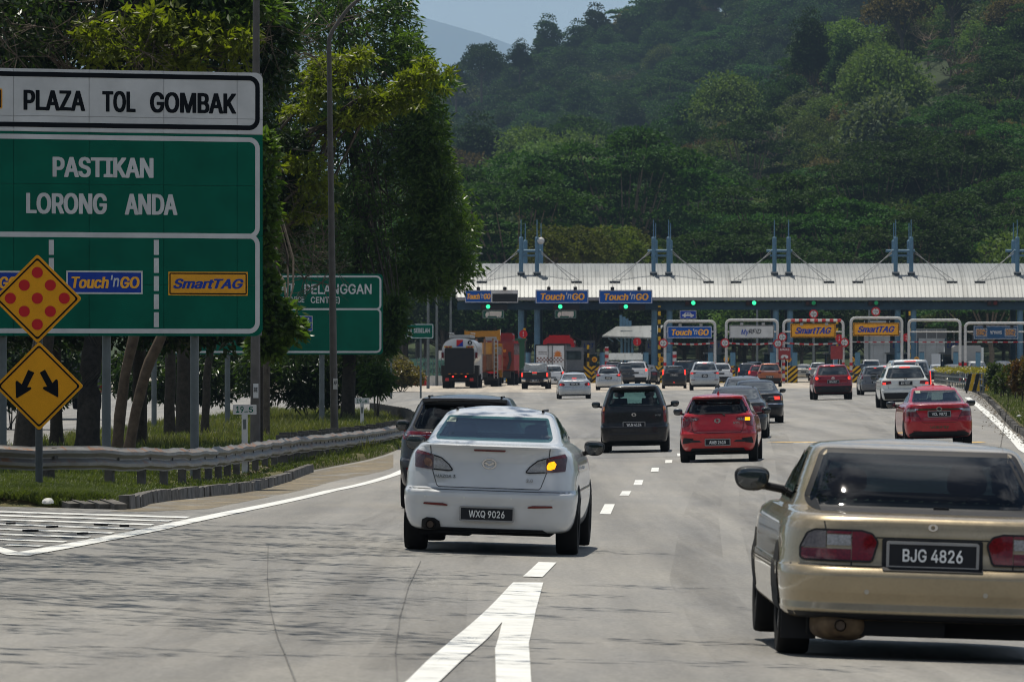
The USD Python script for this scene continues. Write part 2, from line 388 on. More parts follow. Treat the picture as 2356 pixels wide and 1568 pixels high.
tag(part('verge', VERGE, SOIL, smooth=True), kind='structure')

RV_D = [60, 90, 123, 151, 169, 210, 264, 331, 400]
RV_X = [7.6, 10.0, 12.1, 13.6, 14.9, 18.0, 22.0, 26.6, 31.0]
rv_x = PchipInterpolator(RV_D, RV_X)
def rverge_z(x, d):
    e = x - rv_x(np.clip(d, 60, 400))
    n = meshkit.fbm(np.stack([x * 0.7, d * 0.35, 0 * x], -1), 3, 8) - 0.5
    return zr(x, d) + 0.02 + 0.13 * sm(e / 0.12) + 0.12 * sm(e / 2) + 0.06 * n * sm(e / 0.5)
dr = np.linspace(62, 392, 130)
Dv, Tv = np.meshgrid(dr, np.concatenate([[0, .02, .05], np.linspace(.1, 1, 16)]), indexing='ij')
Xv = rv_x(Dv) + Tv * 4.6
Zv = rverge_z(Xv, Dv); Zv[:, 0] -= 0.14
RVM = grid_mesh(np.stack([Xv, Dv, Zv], -1)); RVM.invert() if RVM.face_normals[:, 2].mean() < 0 else None
tag(part('verge', RVM, SOIL, smooth=True), kind='structure')

def kerb_run(line, step, name, h=0.17, w=0.16):
    k = UsdGeom.Xform.Define(stage, path_for(name)).GetPrim()
    tag(k, kind='structure')
    n = 0
    L = LineString(line)
    s = 0.0
    while s < L.length - 0.2 and n < 290:
        a, b = L.interpolate(s + 0.012), L.interpolate(min(s + step - 0.012, L.length))
        v = np.array([b.x - a.x, b.y - a.y]); ln = np.linalg.norm(v); ang = math.atan2(v[1], v[0])
        c = ((a.x + b.x) / 2, (a.y + b.y) / 2)
        j = rng.normal(0, 1, 4)
        mb = MB()
        bx = trimesh.creation.box((ln, w, h + 0.1))
        vv = np.array(bx.vertices); top = vv[:, 2] > 0
        vv[top, 1] *= 0.82; vv[top, 0] *= 0.985
        bx.vertices = vv
        bx.apply_transform(trimesh.transformations.euler_matrix(j[0] * 0.02, j[1] * 0.008, ang + j[2] * 0.012))
        bx.apply_translation((c[0] + j[3] * 0.008, c[1], float(zr(*c)) + h / 2 - 0.05 + j[1] * 0.008))
        part('kerb_stone', mb.mesh(bx), KERB, k)
        s += step; n += 1
kerb_run([(float(isl_r(d)) + 0.09, d) for d in np.linspace(73.3, 119, 44)], 0.95, 'kerb')
kerb_run([(float(rv_x(d)) - 0.07, d) for d in np.linspace(84, 330, 60)], 1.0, 'kerb')
part_prims = []
# flat kerb stones lying at the nose
mb = MB()
for i in range(4):
    mb.box((-5.75 + i * 0.2, 73.35 - 0.05 * i, float(zr(-5.5, 73.3)) + 0.05), (0.17, 0.55, 0.1), rz=0.5, rx=0.12)
tag(part('kerb_rubble', mb, KERB), 'broken grey kerb stones lying flat at the tip of the grass island', 'kerb stones')

# ------------------------------------------------------------------ grass
def blades(P, hmin, hmax, w, lean=0.5, seed=0):
    r = np.random.default_rng(seed)
    n = len(P)
    h = r.uniform(hmin, hmax, n); a = r.uniform(0, 2 * np.pi, n); l = r.uniform(0, lean, n) * h
    wv = np.stack([np.cos(a), np.sin(a), 0 * a], 1) * (w * (0.6 + 0.8 * r.random(n)))[:, None]
    b = r.uniform(0, 2 * np.pi, n)
    mid = P + np.stack([np.cos(b) * l * 0.35, np.sin(b) * l * 0.35, h * 0.6], 1)
    tip = P + np.stack([np.cos(b) * l, np.sin(b) * l, h], 1)
    v = np.stack([P - wv, P + wv, mid + wv * 0.7, mid - wv * 0.7, tip], 1).reshape(-1, 3)
    k = np.arange(n)[:, None] * 5
    f = np.concatenate([k + [0, 1, 2], k + [0, 2, 3], k + [3, 2, 4]], 1).reshape(-1, 3)
    return trimesh.Trimesh(v, f, process=False)

def leaf_material(name, lo, hi, trans=0.45, rough=0.4, tint=(1.25, 1.35, 0.5), scale=0.9, spec=0.5, per_tree=0.0):
    lo, hi = np.array(lo), np.array(hi)
    return usdkit.material(stage, '/World/Looks/' + name, {
        "g": ("geometry", {}), "n": ("noise_texture", {"scale": scale, "detail": 3.0}),
        "a": ("math", {"math_type": "multiply_add", "value2": 0.55, "value3": -0.02}),
        "s": ("math", {"math_type": "multiply_add", "value2": 0.5}),
        "r": ("rgb_ramp", {"ramp": [(0.15, lo), (0.85, hi)]}),
        "oi": ("object_info", {}), "ov": ("map_range", {"from_min": 0.0, "from_max": 1.0, "to_min": 1 - per_tree, "to_max": 1 + per_tree * 1.3}),
        "oh": ("math", {"math_type": "multiply_add", "value2": per_tree * 0.09, "value3": 0.5 - per_tree * 0.045}),
        "hv": ("hsv", {"saturation": 1.0}),
        "t": ("mix_color", {"blend_type": "multiply", "fac": 1.0, "b": tint}),
        "p": ("principled_bsdf", {"roughness": rough, "specular_ior_level": spec}), "tr": ("translucent_bsdf", {}), "m": ("mix_closure", {"fac": trans})},
        [("g.position", "n.vector"), ("n.fac", "a.value1"), ("g.random_per_island", "s.value1"), ("a.value", "s.value3"), ("s.value", "r.fac"), ("oi.random", "ov.value"), ("oi.random", "oh.value1"), ("oh.value", "hv.hue"), ("ov.result", "hv.value"), ("r.color", "hv.color"), ("hv.color", "p.base_color"),
         ("hv.color", "t.a"), ("t.result", "tr.color"), ("p.BSDF", "m.closure1"), ("tr.BSDF", "m.closure2")], surface="m.closure")
GRASS = leaf_material('grass_blades', (0.06, 0.085, 0.016), (0.17, 0.19, 0.05), 0.4, 0.6)
DRYG = leaf_material('dry_grass_blades', (0.09, 0.105, 0.03), (0.26, 0.24, 0.10), 0.4, 0.6)

def scatter(n, d0, d1, l, r, seed, power=1.0):
    g = np.random.default_rng(seed)
    d = d0 + (d1 - d0) * g.random(n) ** power
    t = g.random(n)
    x = l(d) + (r(d) - l(d)) * t
    return x, d
# mown grass in front of the guard rail
x, d = scatter(80000, 73.3, 128, lambda d: np.maximum(isl_l(d), (-60 - 1178) * d / F), lambda d: isl_r(d) - 0.02, 1, 1.7)
x2, d2 = scatter(42000, 73.25, 78, lambda d: np.maximum(isl_l(d), (-60 - 1178) * d / F), lambda d: isl_r(d) - 0.02, 12, 1.2)
x4, d4 = scatter(26000, 112, 190, lambda d: isl_r(d) - 1.6, lambda d: isl_r(d) - .03, 14)
x3, d3 = scatter(16000, 73.22, 74.4, lambda d: np.maximum(isl_l(d), (-60 - 1178) * d / F), lambda d: isl_r(d) - 0.02, 13)
x, d = np.concatenate([x, x2, x3, x4]), np.concatenate([d, d2, d3, d4])
keep = (meshkit.fbm(np.stack([x * 1.1, d * 0.5, 0 * x], -1), 3, 21) > np.where(d < 79, 0.2, 0.34)) & (rng.random(len(x)) < 0.25 + (d - 73.2) * 1.2) & (d > 73.22 + 0.25 * meshkit.noise(np.stack([x * 3.0, 0 * x, 0 * x], -1), 4))
x, d = x[keep], d[keep]
P = np.stack([x, d, verge_z(x, d) - 0.01], 1)
tag(part('grass', blades(P, 0.03, 0.10, 0.009, 0.9, 2), GRASS), 'short mown green grass on the tip of the island', 'grass', kind='stuff')
# rough taller grass behind it
x, d = scatter(60000, 96, 240, lambda d: np.maximum(isl_l(d), -12.5), lambda d: isl_r(d) - 0.35, 3, 1.2)
n = meshkit.fbm(np.stack([x * 0.5, d * 0.15, 0 * x], -1), 3, 31)
keep = (n > 0.36) & ~((d < 126) & (n < 0.62))
x, d, n = x[keep], d[keep], n[keep]
P = np.stack([x, d, verge_z(x, d) - 0.01], 1)
tall = (n > 0.52) & (d > 135)
tag(part('grass', blades(P[tall], 0.10, 0.36, 0.014, 0.7, 5), DRYG), 'tall rough grass under the trees behind the guard rail', 'grass', kind='stuff')
tag(part('grass', blades(P[~tall], 0.06, 0.25, 0.012, 0.8, 6), GRASS), 'low green grass under the trees behind the guard rail', 'grass', kind='stuff')
# the right-hand verge
x, d = scatter(42000, 100, 340, lambda d: rv_x(d) + 0.1, lambda d: rv_x(d) + 4.4, 7, 1.6)
P = np.stack([x, d, rverge_z(x, d) - 0.01], 1)
tag(part('grass', blades(P, 0.04, 0.13, 0.012, 0.9, 8), GRASS), 'short grass on the strip along the right kerb', 'grass', kind='stuff')
# leaf litter behind the rail and crumbs on the road
LIT = leaf_material('leaf_litter', (0.05, 0.035, 0.02), (0.26, 0.2, 0.12), 0.15, 0.7)
x, d = scatter(9000, 96, 130, lambda d: np.full_like(d, -9.6), lambda d: isl_r(d) - 0.5, 9)
a = rng.uniform(0, 6.28, len(x)); P = np.stack([x, d, verge_z(x, d) + 0.015], 1)
u = np.stack([np.cos(a), np.sin(a), rng.normal(0, 0.3, len(a))], 1) * 0.06; w_ = np.stack([-np.sin(a), np.cos(a), rng.normal(0, .3, len(a))], 1) * 0.028
v = np.stack([P - u, P + w_, P + u, P - w_], 1).reshape(-1, 3); k = np.arange(len(P))[:, None] * 4
tag(part('leaf_litter', trimesh.Trimesh(v, np.concatenate([k + [0, 1, 2], k + [0, 2, 3]], 1).reshape(-1, 3), process=False), LIT), 'dry brown leaves lying on the ground behind the guard rail', 'leaves', kind='stuff')
x = np.concatenate([rv_x(d2 := rng.uniform(120, 330, 1300)) - 0.12 - np.abs(rng.normal(0, 0.3, 1300))]); d = d2
a = rng.uniform(0, 6.28, len(x)); P = np.stack([x, d, zr(x, d) + 0.012], 1)
u = np.stack([np.cos(a), np.sin(a), rng.normal(0, 0.4, len(a))], 1) * 0.035; w_ = np.stack([-np.sin(a), np.cos(a), rng.normal(0, .4, len(a))], 1) * 0.018
v = np.stack([P - u, P + w_, P + u, P - w_], 1).reshape(-1, 3); k = np.arange(len(P))[:, None] * 4
tag(part('leaf_litter', trimesh.Trimesh(v, np.concatenate([k + [0, 1, 2], k + [0, 2, 3]], 1).reshape(-1, 3), process=False), LIT), 'dry brown leaves swept along the right kerb', 'leaves', kind='stuff')

# ------------------------------------------------------------------ guard rail
RUST = usdkit.material(stage, '/World/Looks/galvanised_rusty', {
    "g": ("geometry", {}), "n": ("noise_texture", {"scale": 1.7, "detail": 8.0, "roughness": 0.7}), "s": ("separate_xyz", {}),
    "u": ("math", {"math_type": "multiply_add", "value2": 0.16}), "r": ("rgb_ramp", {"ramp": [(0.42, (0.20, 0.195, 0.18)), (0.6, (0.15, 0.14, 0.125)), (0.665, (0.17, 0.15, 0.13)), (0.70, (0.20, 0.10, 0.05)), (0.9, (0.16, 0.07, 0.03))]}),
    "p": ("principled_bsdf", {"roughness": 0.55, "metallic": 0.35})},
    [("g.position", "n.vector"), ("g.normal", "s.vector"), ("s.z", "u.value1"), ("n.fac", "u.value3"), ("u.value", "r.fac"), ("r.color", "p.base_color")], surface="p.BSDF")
POSTM = mat('weathered_post', (0.05, 0.048, 0.044), 0.8, scale=6, col2=(0.1, 0.095, 0.085))
RAILP = np.array([at(*p) for p in ((-330, 1020, 82.5), (-120, 1021, 82.5), (40, 1023, 83), (200, 1026, 84.5), (350, 1030, 89), (480, 1029, 97.5), (560, 1020, 107), (685, 1004, 122), (770, 996, 130), (847, 988, 140), (920, 976, 155), (965, 966, 172), (948, 948, 190), (912, 940, 212), (866, 932, 238))])
sl = np.concatenate([[0], np.cumsum(np.linalg.norm(np.diff(RAILP[:, :2], axis=0), axis=1))])
rail = PchipInterpolator(sl, RAILP)
PROF = np.array([1.0, 1.13]) * np.array([(0.0, -0.312), (0.0, -0.29), (0.075, -0.258), (0.08, -0.215), (0.015, -0.172), (0.01, -0.156), (0.015, -0.14), (0.08, -0.097), (0.075, -0.054), (0.0, -0.022), (-0.012, 0.0)])
gr = thing('guardrail', 'long rusty steel W-beam crash barrier curving round the grass island', 'guardrail')
BLOCKM = mat('reflector_block', (0.35, 0.35, 0.33), 0.6)
def frame(s):
    p = rail(s); t = rail(s, 1); t[2] = 0; t /= np.linalg.norm(t)
    return p, t, np.array([t[1], -t[0], 0.0])
s = 0.0; k = 0
while s < sl[-1] - 0.5:
    e = min(s + 4.05, sl[-1])
    ss = np.linspace(s, e, 7 if s < 60 else 4)
    rows = []
    for j, q in enumerate(ss):
        p, t, nrm = frame(q)
        off = 0.006 if j == len(ss) - 1 else 0.0
        dz = 0.012 * math.sin(q * 1.7) + 0.008 * math.sin(q * 4.1)
        rows.append(p + nrm * (PROF[:, 0:1] + off) + np.array([0, 0, 1.0]) * (PROF[:, 1:2] + dz))
    R = np.array(rows)
    front = grid_mesh(R)
    back = grid_mesh(R - np.array([frame(q)[2] for q in ss])[:, None] * 0.004)
    back.invert()
    part('beam', trimesh.util.concatenate([front, back]), RUST, gr, smooth=50)
    s += 4.0
s = 0.6
S_DENSE = float(np.interp(118, rail(np.linspace(0, sl[-1], 400))[:, 1], np.linspace(0, sl[-1], 400)))
while s < sl[-1]:
    p, t, nrm = frame(s)
    ang = math.atan2(t[1], t[0]); dense = s > S_DENSE
    zb = float(verge_z(np.array([p[0]]), np.array([p[1]]))[0]) - 0.15
    top = p[2] + (0.075 + 0.03 * math.sin(s * 3) if dense else -0.03)
    c = p - nrm * (0.17 if dense else .12)
    part('post', MB().box((c[0], c[1], (top + zb) / 2), (0.24 if dense else .17, 0.12, top - zb), rz=0.0 if dense else ang), POSTM, gr)
    b = p - nrm * 0.035
    if not dense: part('spacer_block', MB().box((b[0], b[1], p[2] - 0.17), (0.12, 0.075, 0.28), rz=ang), POSTM, gr)
    f_ = p + nrm * 0.025
    if s < 75: part('bolt_plate', MB().box((f_[0], f_[1], p[2] - 0.175), (0.09, 0.012, 0.05), rz=ang), POSTM, gr)
    s += 2.6 if not dense else 0.85
# ------------------------------------------------------------------ road signs on the left
WHITE = mat('sign_white', (0.47, 0.47, 0.46), 0.7, var=0.12, scale=1.5, spec=.1)
GREEN = mat('sign_green', (0.001, 0.088, 0.054), 0.75, var=0.16, scale=1.4, spec=.08)
BLACK = mat('sign_black', (0.006, 0.007, 0.009), 0.9, spec=.06)
SBLUE = mat('sign_blue', (0.004, 0.035, 0.27), 0.5, var=0.08)
SORAN = mat('sign_orange', (0.62, 0.28, 0.015), 0.5, var=0.08)
SYEL = mat('sign_yellow', (0.62, 0.27, 0.004), 0.5, var=0.06)
SRED = mat('sign_red', (0.42, 0.012, 0.015), 0.5, var=0.06)
GALV = mat('galvanised_post', (0.11, 0.125, 0.125), 0.6, var=0.15, scale=3, metal=0.2)
TALU = mat('sign_back', (0.15, 0.15, 0.15), 0.6)
BRWN = mat('lamp_post_paint', (0.085, 0.078, 0.07), 0.65, var=0.2, scale=4)

def ring(x0, z0, x1, z1, r, w):
    return rrect(x0, z0, x1, z1, r).difference(rrect(x0 + w, z0 + w, x1 - w, z1 - w, max(r - w, 0.005)))

SLET = mat('sign_letter_orange', (0.80, 0.37, 0.03), 0.5, var=0.06)
def touch_logo(parent, x0, x1, zc, h, y, flip=False):
    """Orange and white word mark on a blue board."""
    w = x1 - x0
    part('lettering', text('Touch', x0, x0 + 0.55 * w, zc - h / 2, h, y, shear=0.16, heavy=.08), SLET, parent)
    part('lettering', text("'n", x0 + 0.575 * w, x0 + 0.70 * w, zc - h * 0.36, h, y, shear=0.16), WHITE, parent)
    part('lettering', text('GO', x0 + 0.72 * w, x1, zc - h / 2, h, y, shear=0.10, heavy=.08), SLET, parent)
def smart_logo(parent, x0, x1, zc, h, y):
    part('lettering', text('Smart', x0, x0 + (x1 - x0) * 0.57, zc - h / 2, h, y, shear=0.35, heavy=.09), SBLUE, parent)
    part('lettering', text('TAG', x0 + (x1 - x0) * 0.56, x1, zc - h / 2, h, y, shear=0.35, heavy=.09), SBLUE, parent)

# the big lane sign: local x runs along the board from its right edge
YAW, DR = math.radians(21.0), 101.0
XR = (605 - CX) * DR / F
def SL(px, py):
    k = (px - CX) / F
    t = (XR - k * DR) / (math.cos(YAW) - k * math.sin(YAW))
    d = DR - t * math.sin(YAW)
    return -t, CH + (HY - py) * d / F
def sbx(px0, py0, px1, py1):     # a rectangle given by pixels, upright on the board
    (a, z1), (b, z0) = SL(px0, py0), SL(px1, py1)
    return a, z0, b, z1
sg = thing('road_sign', 'large green and white direction sign with lane plan behind the guard rail', 'road sign', (XR, DR, 0), math.degrees(YAW))
ZT, ZM, ZB = SL(605, 168)[1], SL(605, 310)[1], SL(605, 773)[1]
XL = -9.6
part('backing', MB().box(((XL - 0.02) / 2, 0.05, (ZT + ZB) / 2), (-XL, 0.04, ZT - ZB - 0.02)), TALU, sg)
seams = [XL, -8.35, -6.9, -5.7] + [SL(p, 270)[0] for p in (31, 205, 377, 545.5)] + [0.0]
zrow = [ZB, SL(300, 655)[1], SL(300, 540)[1], SL(300, 425)[1], ZM - 0.004]
for i in range(len(seams) - 1):
    a, b = seams[i] + 0.004, seams[i + 1] - 0.004
    last = i == len(seams) - 2
    for j in range(len(zrow) - 1):
        poly = sbox(a, zrow[j] + (0.003 if j else 0), b, zrow[j + 1] - 0.003)
        if last: poly = poly.intersection(rrect(XL, ZB, 0, ZM + 1, 0.16))
        part('green_panel', xz(poly, 0.0, 0.03), GREEN, sg)
    zz = SL(300, 270)[1]
    for lo, hi in ((ZM, zz - 0.003), (zz + 0.003, ZT)):
        poly = sbox(a, lo, b, hi)
        if last: poly = poly.intersection(rrect(XL, ZM - 1, 0, ZT, 0.14))
        part('white_panel', xz(poly, 0.0, 0.03), WHITE, sg)
part('black_border', xz(ring(XL + 0.06, ZM + 0.075, -0.06, ZT - 0.055, 0.2, 0.085), -0.004, 0.0), BLACK, sg)
zl = SL(300, 541)[1]
part('white_border', xz(unary_union([ring(XL + 0.06, zl - 0.045, -0.06, ZM - 0.05, 0.2, 0.085), ring(XL + 0.06, ZB + 0.045, -0.06, zl + 0.045, 0.2, 0.085)]), -0.004, 0.0), WHITE, sg)
part('white_line', xz(sbox(XL + 0.03, ZM + 0.012, -0.01, ZM + 0.05), -0.003, 0.0), WHITE, sg)
for s_, p0, p1, y0, y1, m_ in (('PLAZA', 54, 196, 208, 254, BLACK), ('TOL', 235, 312, 211, 257, BLACK), ('GOMBAK', 345, 543, 213.5, 260.5, BLACK), ('PASTIKAN', 121, 353, 362, 408, WHITE), ('LORONG', 60, 246, 445, 491, WHITE), ('ANDA', 287, 408, 447, 493, WHITE)):
    a, z0, b, z1 = sbx(p0, y0, p1, y1)
    part('lettering', text(s_, a, b, z0, z1 - z0, 0.0, heavy=.07), m_, sg)
for px in (112.4, 354.0, -130):
    for y0, y1 in ((551.7, 586), (593.4, 627.6), (635, 669), (676.7, 711), (718, 752.5)):
        a, z0, b, z1 = sbx(px, y0, px + 11.6, y1)
        part('lane_dash', xz(sbox(a, z0, b, z1), -0.004, 0.0), WHITE, sg)
for p0, p1 in ((152, 328), (-120, 47)):
    a, z0, b, z1 = sbx(p0, 622, p1, 676.6)
    pl = part('lane_plate', xz(sbox(a, z0, b, z1), -0.006, 0.0), SBLUE, sg)
    part('plate_border', xz(ring(a, z0, b, z1, 0, 0.03), -0.009, -0.006), WHITE, pl)
    w = b - a
    touch_logo(pl, a + 0.05 * w, b - 0.05 * w, (z0 + z1) / 2, 0.19, -0.006)
a, z0, b, z1 = sbx(387, 624.6, 570, 680)
pl = part('lane_plate', xz(sbox(a, z0, b, z1), -0.006, 0.0), SORAN, sg)
part('plate_border', xz(ring(a + 0.02, z0 + 0.02, b - 0.02, z1 - 0.02, 0.03, 0.022), -0.009, -0.006), BLACK, pl)
smart_logo(pl, a + 0.08, b - 0.12, (z0 + z1) / 2, 0.16, -0.006)
a, z0, b, z1 = sbx(-45, 203, 5, 250)
ic = part('exit_plate', xz(rrect(a, z0, b, z1, 0.03), -0.006, 0.0), SORAN, sg)
part('plate_border', xz(ring(a + 0.02, z0 + 0.02, b - 0.02, z1 - 0.02, 0.02, 0.02), -0.008, -0.006), BLACK, ic)
for px in (-185, 11, 251, 454):
    u = SL(px, 800)[0]
    gx, gy = XR + u * math.cos(YAW), DR + u * math.sin(YAW)
    zb = float(verge_z(np.array([gx]), np.array([gy]))[0])
    part('post', MB().tube([(u, 0.16, zb - 0.2), (u, 0.16, ZT - 0.2)], 0.078, 14), GALV, sg, smooth=40)
    for zc in (ZB + 0.4, ZB + 2.3, ZT - 0.5): part('clamp', MB().box((u, 0.1, zc), (0.2, 0.06, 0.06)), GALV, sg)

# the two diamonds on one pole in front of the rail
def V2(px, py, d): return (px - CX) * d / F, CH + (HY - py) * d / F
DD = 76.9
dm = thing('warning_sign', 'two yellow diamond plates, red dots above and black arrows below, on one pole', 'warning sign', (0, DD, 0))
def diamond(cx, cy, half, dy):
    x, z = V2(cx, cy, DD); h = half * DD / F
    q = lambda r: Polygon([(x - r, z), (x, z - r), (x + r, z), (x, z + r)]).buffer(0.03, quad_segs=4)
    b = part('diamond_plate', xz(q(h), dy, dy + 0.02), SYEL, dm)
    part('plate_border', xz(q(h - 0.045).difference(q(h - 0.075)), dy - 0.004, dy), BLACK, b)
    return b
b = diamond(87, 687, 95, -0.08)
for px, py in ((87, 627), (57, 656), (117, 656), (25, 686), (87, 686), (149, 686), (57, 716), (117, 716), (87, 746)):
    x, z = V2(px, py, DD)
    part('red_dot', xz(Point(x, z).buffer(12.8 * DD / F, quad_segs=8), -0.085, -0.08), SRED, b)
b = diamond(91, 887.5, 95, -0.08)
A1 = [(262, 548), (318, 572), (252, 705), (285, 704), (292, 716), (284, 728), (160, 806), (152, 800), (147, 660), (153, 648), (164, 648), (203, 680)]
A2 = [(368, 572), (415, 545), (483, 668), (512, 636), (526, 634), (533, 645), (536, 792), (530, 797), (402, 726), (396, 712), (405, 702), (435, 700)]
for A in (A1, A2):
    part('arrow', xz(Polygon([V2(p[0] * 0.252, p[1] * 0.252 + 712.3, DD) for p in A]), -0.085, -0.08), BLACK, b)
x, _ = V2(90, 900, DD)
zb = float(verge_z(np.array([x]), np.array([DD]))[0])
part('post', MB().tube([(x, -0.01, zb - 0.1), (x, -0.01, V2(90, 604, DD)[1])], 0.05, 12), mat('dark_post', (0.06, 0.068, 0.068), 0.6), dm, smooth=40)

# customer service sign further on
DS = 181.0
s2 = thing('road_sign', 'green service direction sign half hidden by leaves behind the lamp post', 'road sign', (0, DS, 0))
xl, zt = V2(300, 630, DS); xr, zb = V2(881, 815, DS); _, zm = V2(600, 711, DS)
part('board', xz(rrect(xl, zb, xr, zt, 0.12), 0, 0.05), GREEN, s2)
part('white_border', xz(unary_union([ring(xl + .05, zm - .03, xr - .05, zt - .05, .16, .06), ring(xl + .05, zb + .05, xr - .05, zm + .03, .16, .06)]), -0.006, 0), WHITE, s2)
for t_, p0, p1, y0, y1 in (('KHIDMAT', 560, 678, 652, 673), ('PELANGGAN', 700, 855, 654, 675.5), ('(CUSTOMER', 560, 634, 682, 694.5), ('SERVICE', 648, 700, 682.5, 695), ('CENTRE)', 715, 782, 683, 696.5), ('ATA', 654, 674, 783, 791)):
    (a, z1), (b, z0) = V2(p0, y0, DS), V2(p1, y1, DS)
    part('lettering', text(t_, a, b, z0, z1 - z0, 0), WHITE, s2)
(a, z1), (b, z0) = V2(664, 726.5, DS), V2(719, 761, DS)
pl = part('service_plate', xz(sbox(a, z0, b, z1), -0.008, 0), SBLUE, s2)
part('plate_border', xz(ring(a, z0, b, z1, 0, .02), -0.011, -.008), WHITE, pl)
part('lettering', text('L', a + .12, a + .24, z0 + .1, .25, -.008), SORAN, pl)
part('lettering', text('i', b - .2, b - .1, z0 + .08, .32, -.008), WHITE, pl)
for px in (354, 523, 740):
    x = V2(px, 800, DS)[0]; g = float(verge_z(np.array([x]), np.array([DS]))[0])
    part('post', MB().tube([(x, .12, g - .2), (x, .12, zt - .1)], 0.085, 12), GALV, s2, smooth=40)
# rest area sign near the plaza
DS = 330.0
s3 = thing('road_sign', 'small green rest stop sign on thin posts left of the tanker', 'road sign', (0, DS, 0))
(xl, zt), (xr, zb) = V2(880, 744, DS), V2(998, 779, DS)
part('board', xz(rrect(xl, zb, xr, zt, 0.08), 0, 0.05), GREEN, s3)
part('white_border', xz(ring(xl + .03, zb + .03, xr - .03, zt - .03, .08, .045), -0.006, 0), WHITE, s3)
for t_, p0, p1, y0, y1 in (('HENTIAN', 888, 947, 754, 764), ('SEBELAH', 952, 989, 755, 765), ('GOMBAK', 906, 949, 768, 776)):
    (a, z1), (b, z0) = V2(p0, y0, DS), V2(p1, y1, DS)
    part('lettering', text(t_, a, b, z0, z1 - z0, 0), WHITE, s3)
for px in (900, 968):
    x = V2(px, 800, DS)[0]
    part('post', MB().tube([(x, .1, float(zr(x, DS)) - .1), (x, .1, zb + .4)], 0.06, 10), GALV, s3, smooth=40)

# distance markers
def km_post(px, base_y, d, board, name_label, num, sc=1.0):
    x = V2(px, 0, d)[0]; g = float(verge_z(np.array([x]), np.array([d]))[0])
    t_ = thing('distance_marker', name_label, 'distance marker', (x, d, g))
    zt_ = board
    part('marker_post', xz(sbox(-.055, -.1, .055, zt_), -.05, .05), WHITE, t_)
    bd = part('board', xz(rrect(-.225, zt_ - .0, .225, zt_ + .19, .015), -.03, .02), WHITE, t_)
    part('lettering', text(num[0], -.165, .02, zt_ + .04, .115, -.03), GREEN, bd)
    part('lettering', text(num[1], .03, .165, zt_ + .045, .1, -.03), GREEN, bd)
    part('reflector', xz(sbox(-.028, zt_ - .28, .028, zt_ - .09), -.056, -.05), GALV, t_)
km_post(563, 1018, 109.0, CH + (HY - 953) * 109 / F - float(verge_z(np.array([-5.12]), np.array([109.0]))[0]), 'white distance marker reading 19..5 beside the near lamp post', ('19.', '.5'))
km_post(833, 960, 176.0, CH + (HY - 929) * 176 / F - float(verge_z(np.array([-4.64]), np.array([176.0]))[0]), 'white distance marker reading 19..6 among the grass by the far guard rail', ('19.', '.6'))

# lamp posts
def lamp_post(d, bx, tx, ty, rb, rt, label, arm=None, tab=None):
    x0 = (bx - CX) * d / F; g = float(verge_z(np.array([x0]), np.array([d]))[0]) if d < 260 else float(zr(x0, d))
    x1, z1 = V2(tx, ty, d)
    t_ = thing('lamp_post', label, 'lamp post', (x0, d, g))
    part('pole', MB().tube([(0, 0, -.2), (x1 - x0, 0, z1 - g)], [rb, rt], 12), BRWN, t_, smooth=40)
    if arm:
        P = [(x1 - x0, 0, z1 - g)] + [(V2(a, b, d)[0] - x0, 0, V2(a, b, d)[1] - g) for a, b in arm]
        t2 = np.linspace(0, len(P) - 1, 14); P = PchipInterpolator(range(len(P)), np.array(P))(t2)
        part('arm', MB().tube(P, np.linspace(rt, rt * .75, len(P)), 10), BRWN, t_, smooth=40)
        e = P[-1]
        hd = trimesh.creation.icosphere(2, 1.0); hd.apply_scale((.35, .13, .08)); hd.apply_translation(e + np.array([.3, 0, 0.02]))
        part('lamp_head', hd, GALV, t_, smooth=True)
    if tab:
        zt = V2(bx, tab[0], d)[1] - g; zb = V2(bx, tab[1], d)[1] - g
        tb = part('number_plate', MB().box((0.02, -rb - .02, (zt + zb) / 2), (.11, .012, zt - zb)), WHITE, t_)
        part('lettering', text(tab[2], -.02, .06, (zt + zb) / 2 - .02, .09, -rb - .026), BLACK, tb)
    return t_
lamp_post(120, 587, 590.5, -420, .11, .055, 'tall grey lamp post behind the right edge of the large sign', tab=(882, 915, 'BE'))
lamp_post(141, 770, 757, 112, .10, .06, 'slightly leaning lamp post with a curved arm in front of the service sign', arm=((757, 95), (762, 78), (778, 52), (800, 22), (822, 2), (870, -22)), tab=(870, 895, 'AP'))
for i, (px, dd_, arm) in enumerate(((985, 395, -1), (1005, 420, -1), (1037, 440, 1))):
    x = (px - CX) * dd_ / F
    t_ = thing('lamp_post', ('thin far lamp post nearest the rest stop sign', 'thin far lamp post, middle of three left of the plaza', 'thin far lamp post, rightmost of three left of the plaza')[i], 'lamp post', (x, dd_, float(zr(x, dd_))), group='lamp posts left of the toll plaza')
    part('pole', MB().tube([(0, 0, -.1), (0, 0, 9.5)], [.12, .07], 10), GALV, t_, smooth=40)
    part('arm', MB().tube([(0, 0, 9.4), (arm * .6, 0, 9.9), (arm * 1.8, 0, 10.1)], .05, 8), GALV, t_, smooth=40)
    hd = trimesh.creation.icosphere(2, 1.0); hd.apply_scale((.4, .15, .08)); hd.apply_translation((arm * 2.1, 0, 10.1))
    part('lamp_head', hd, GALV, t_, smooth=True)
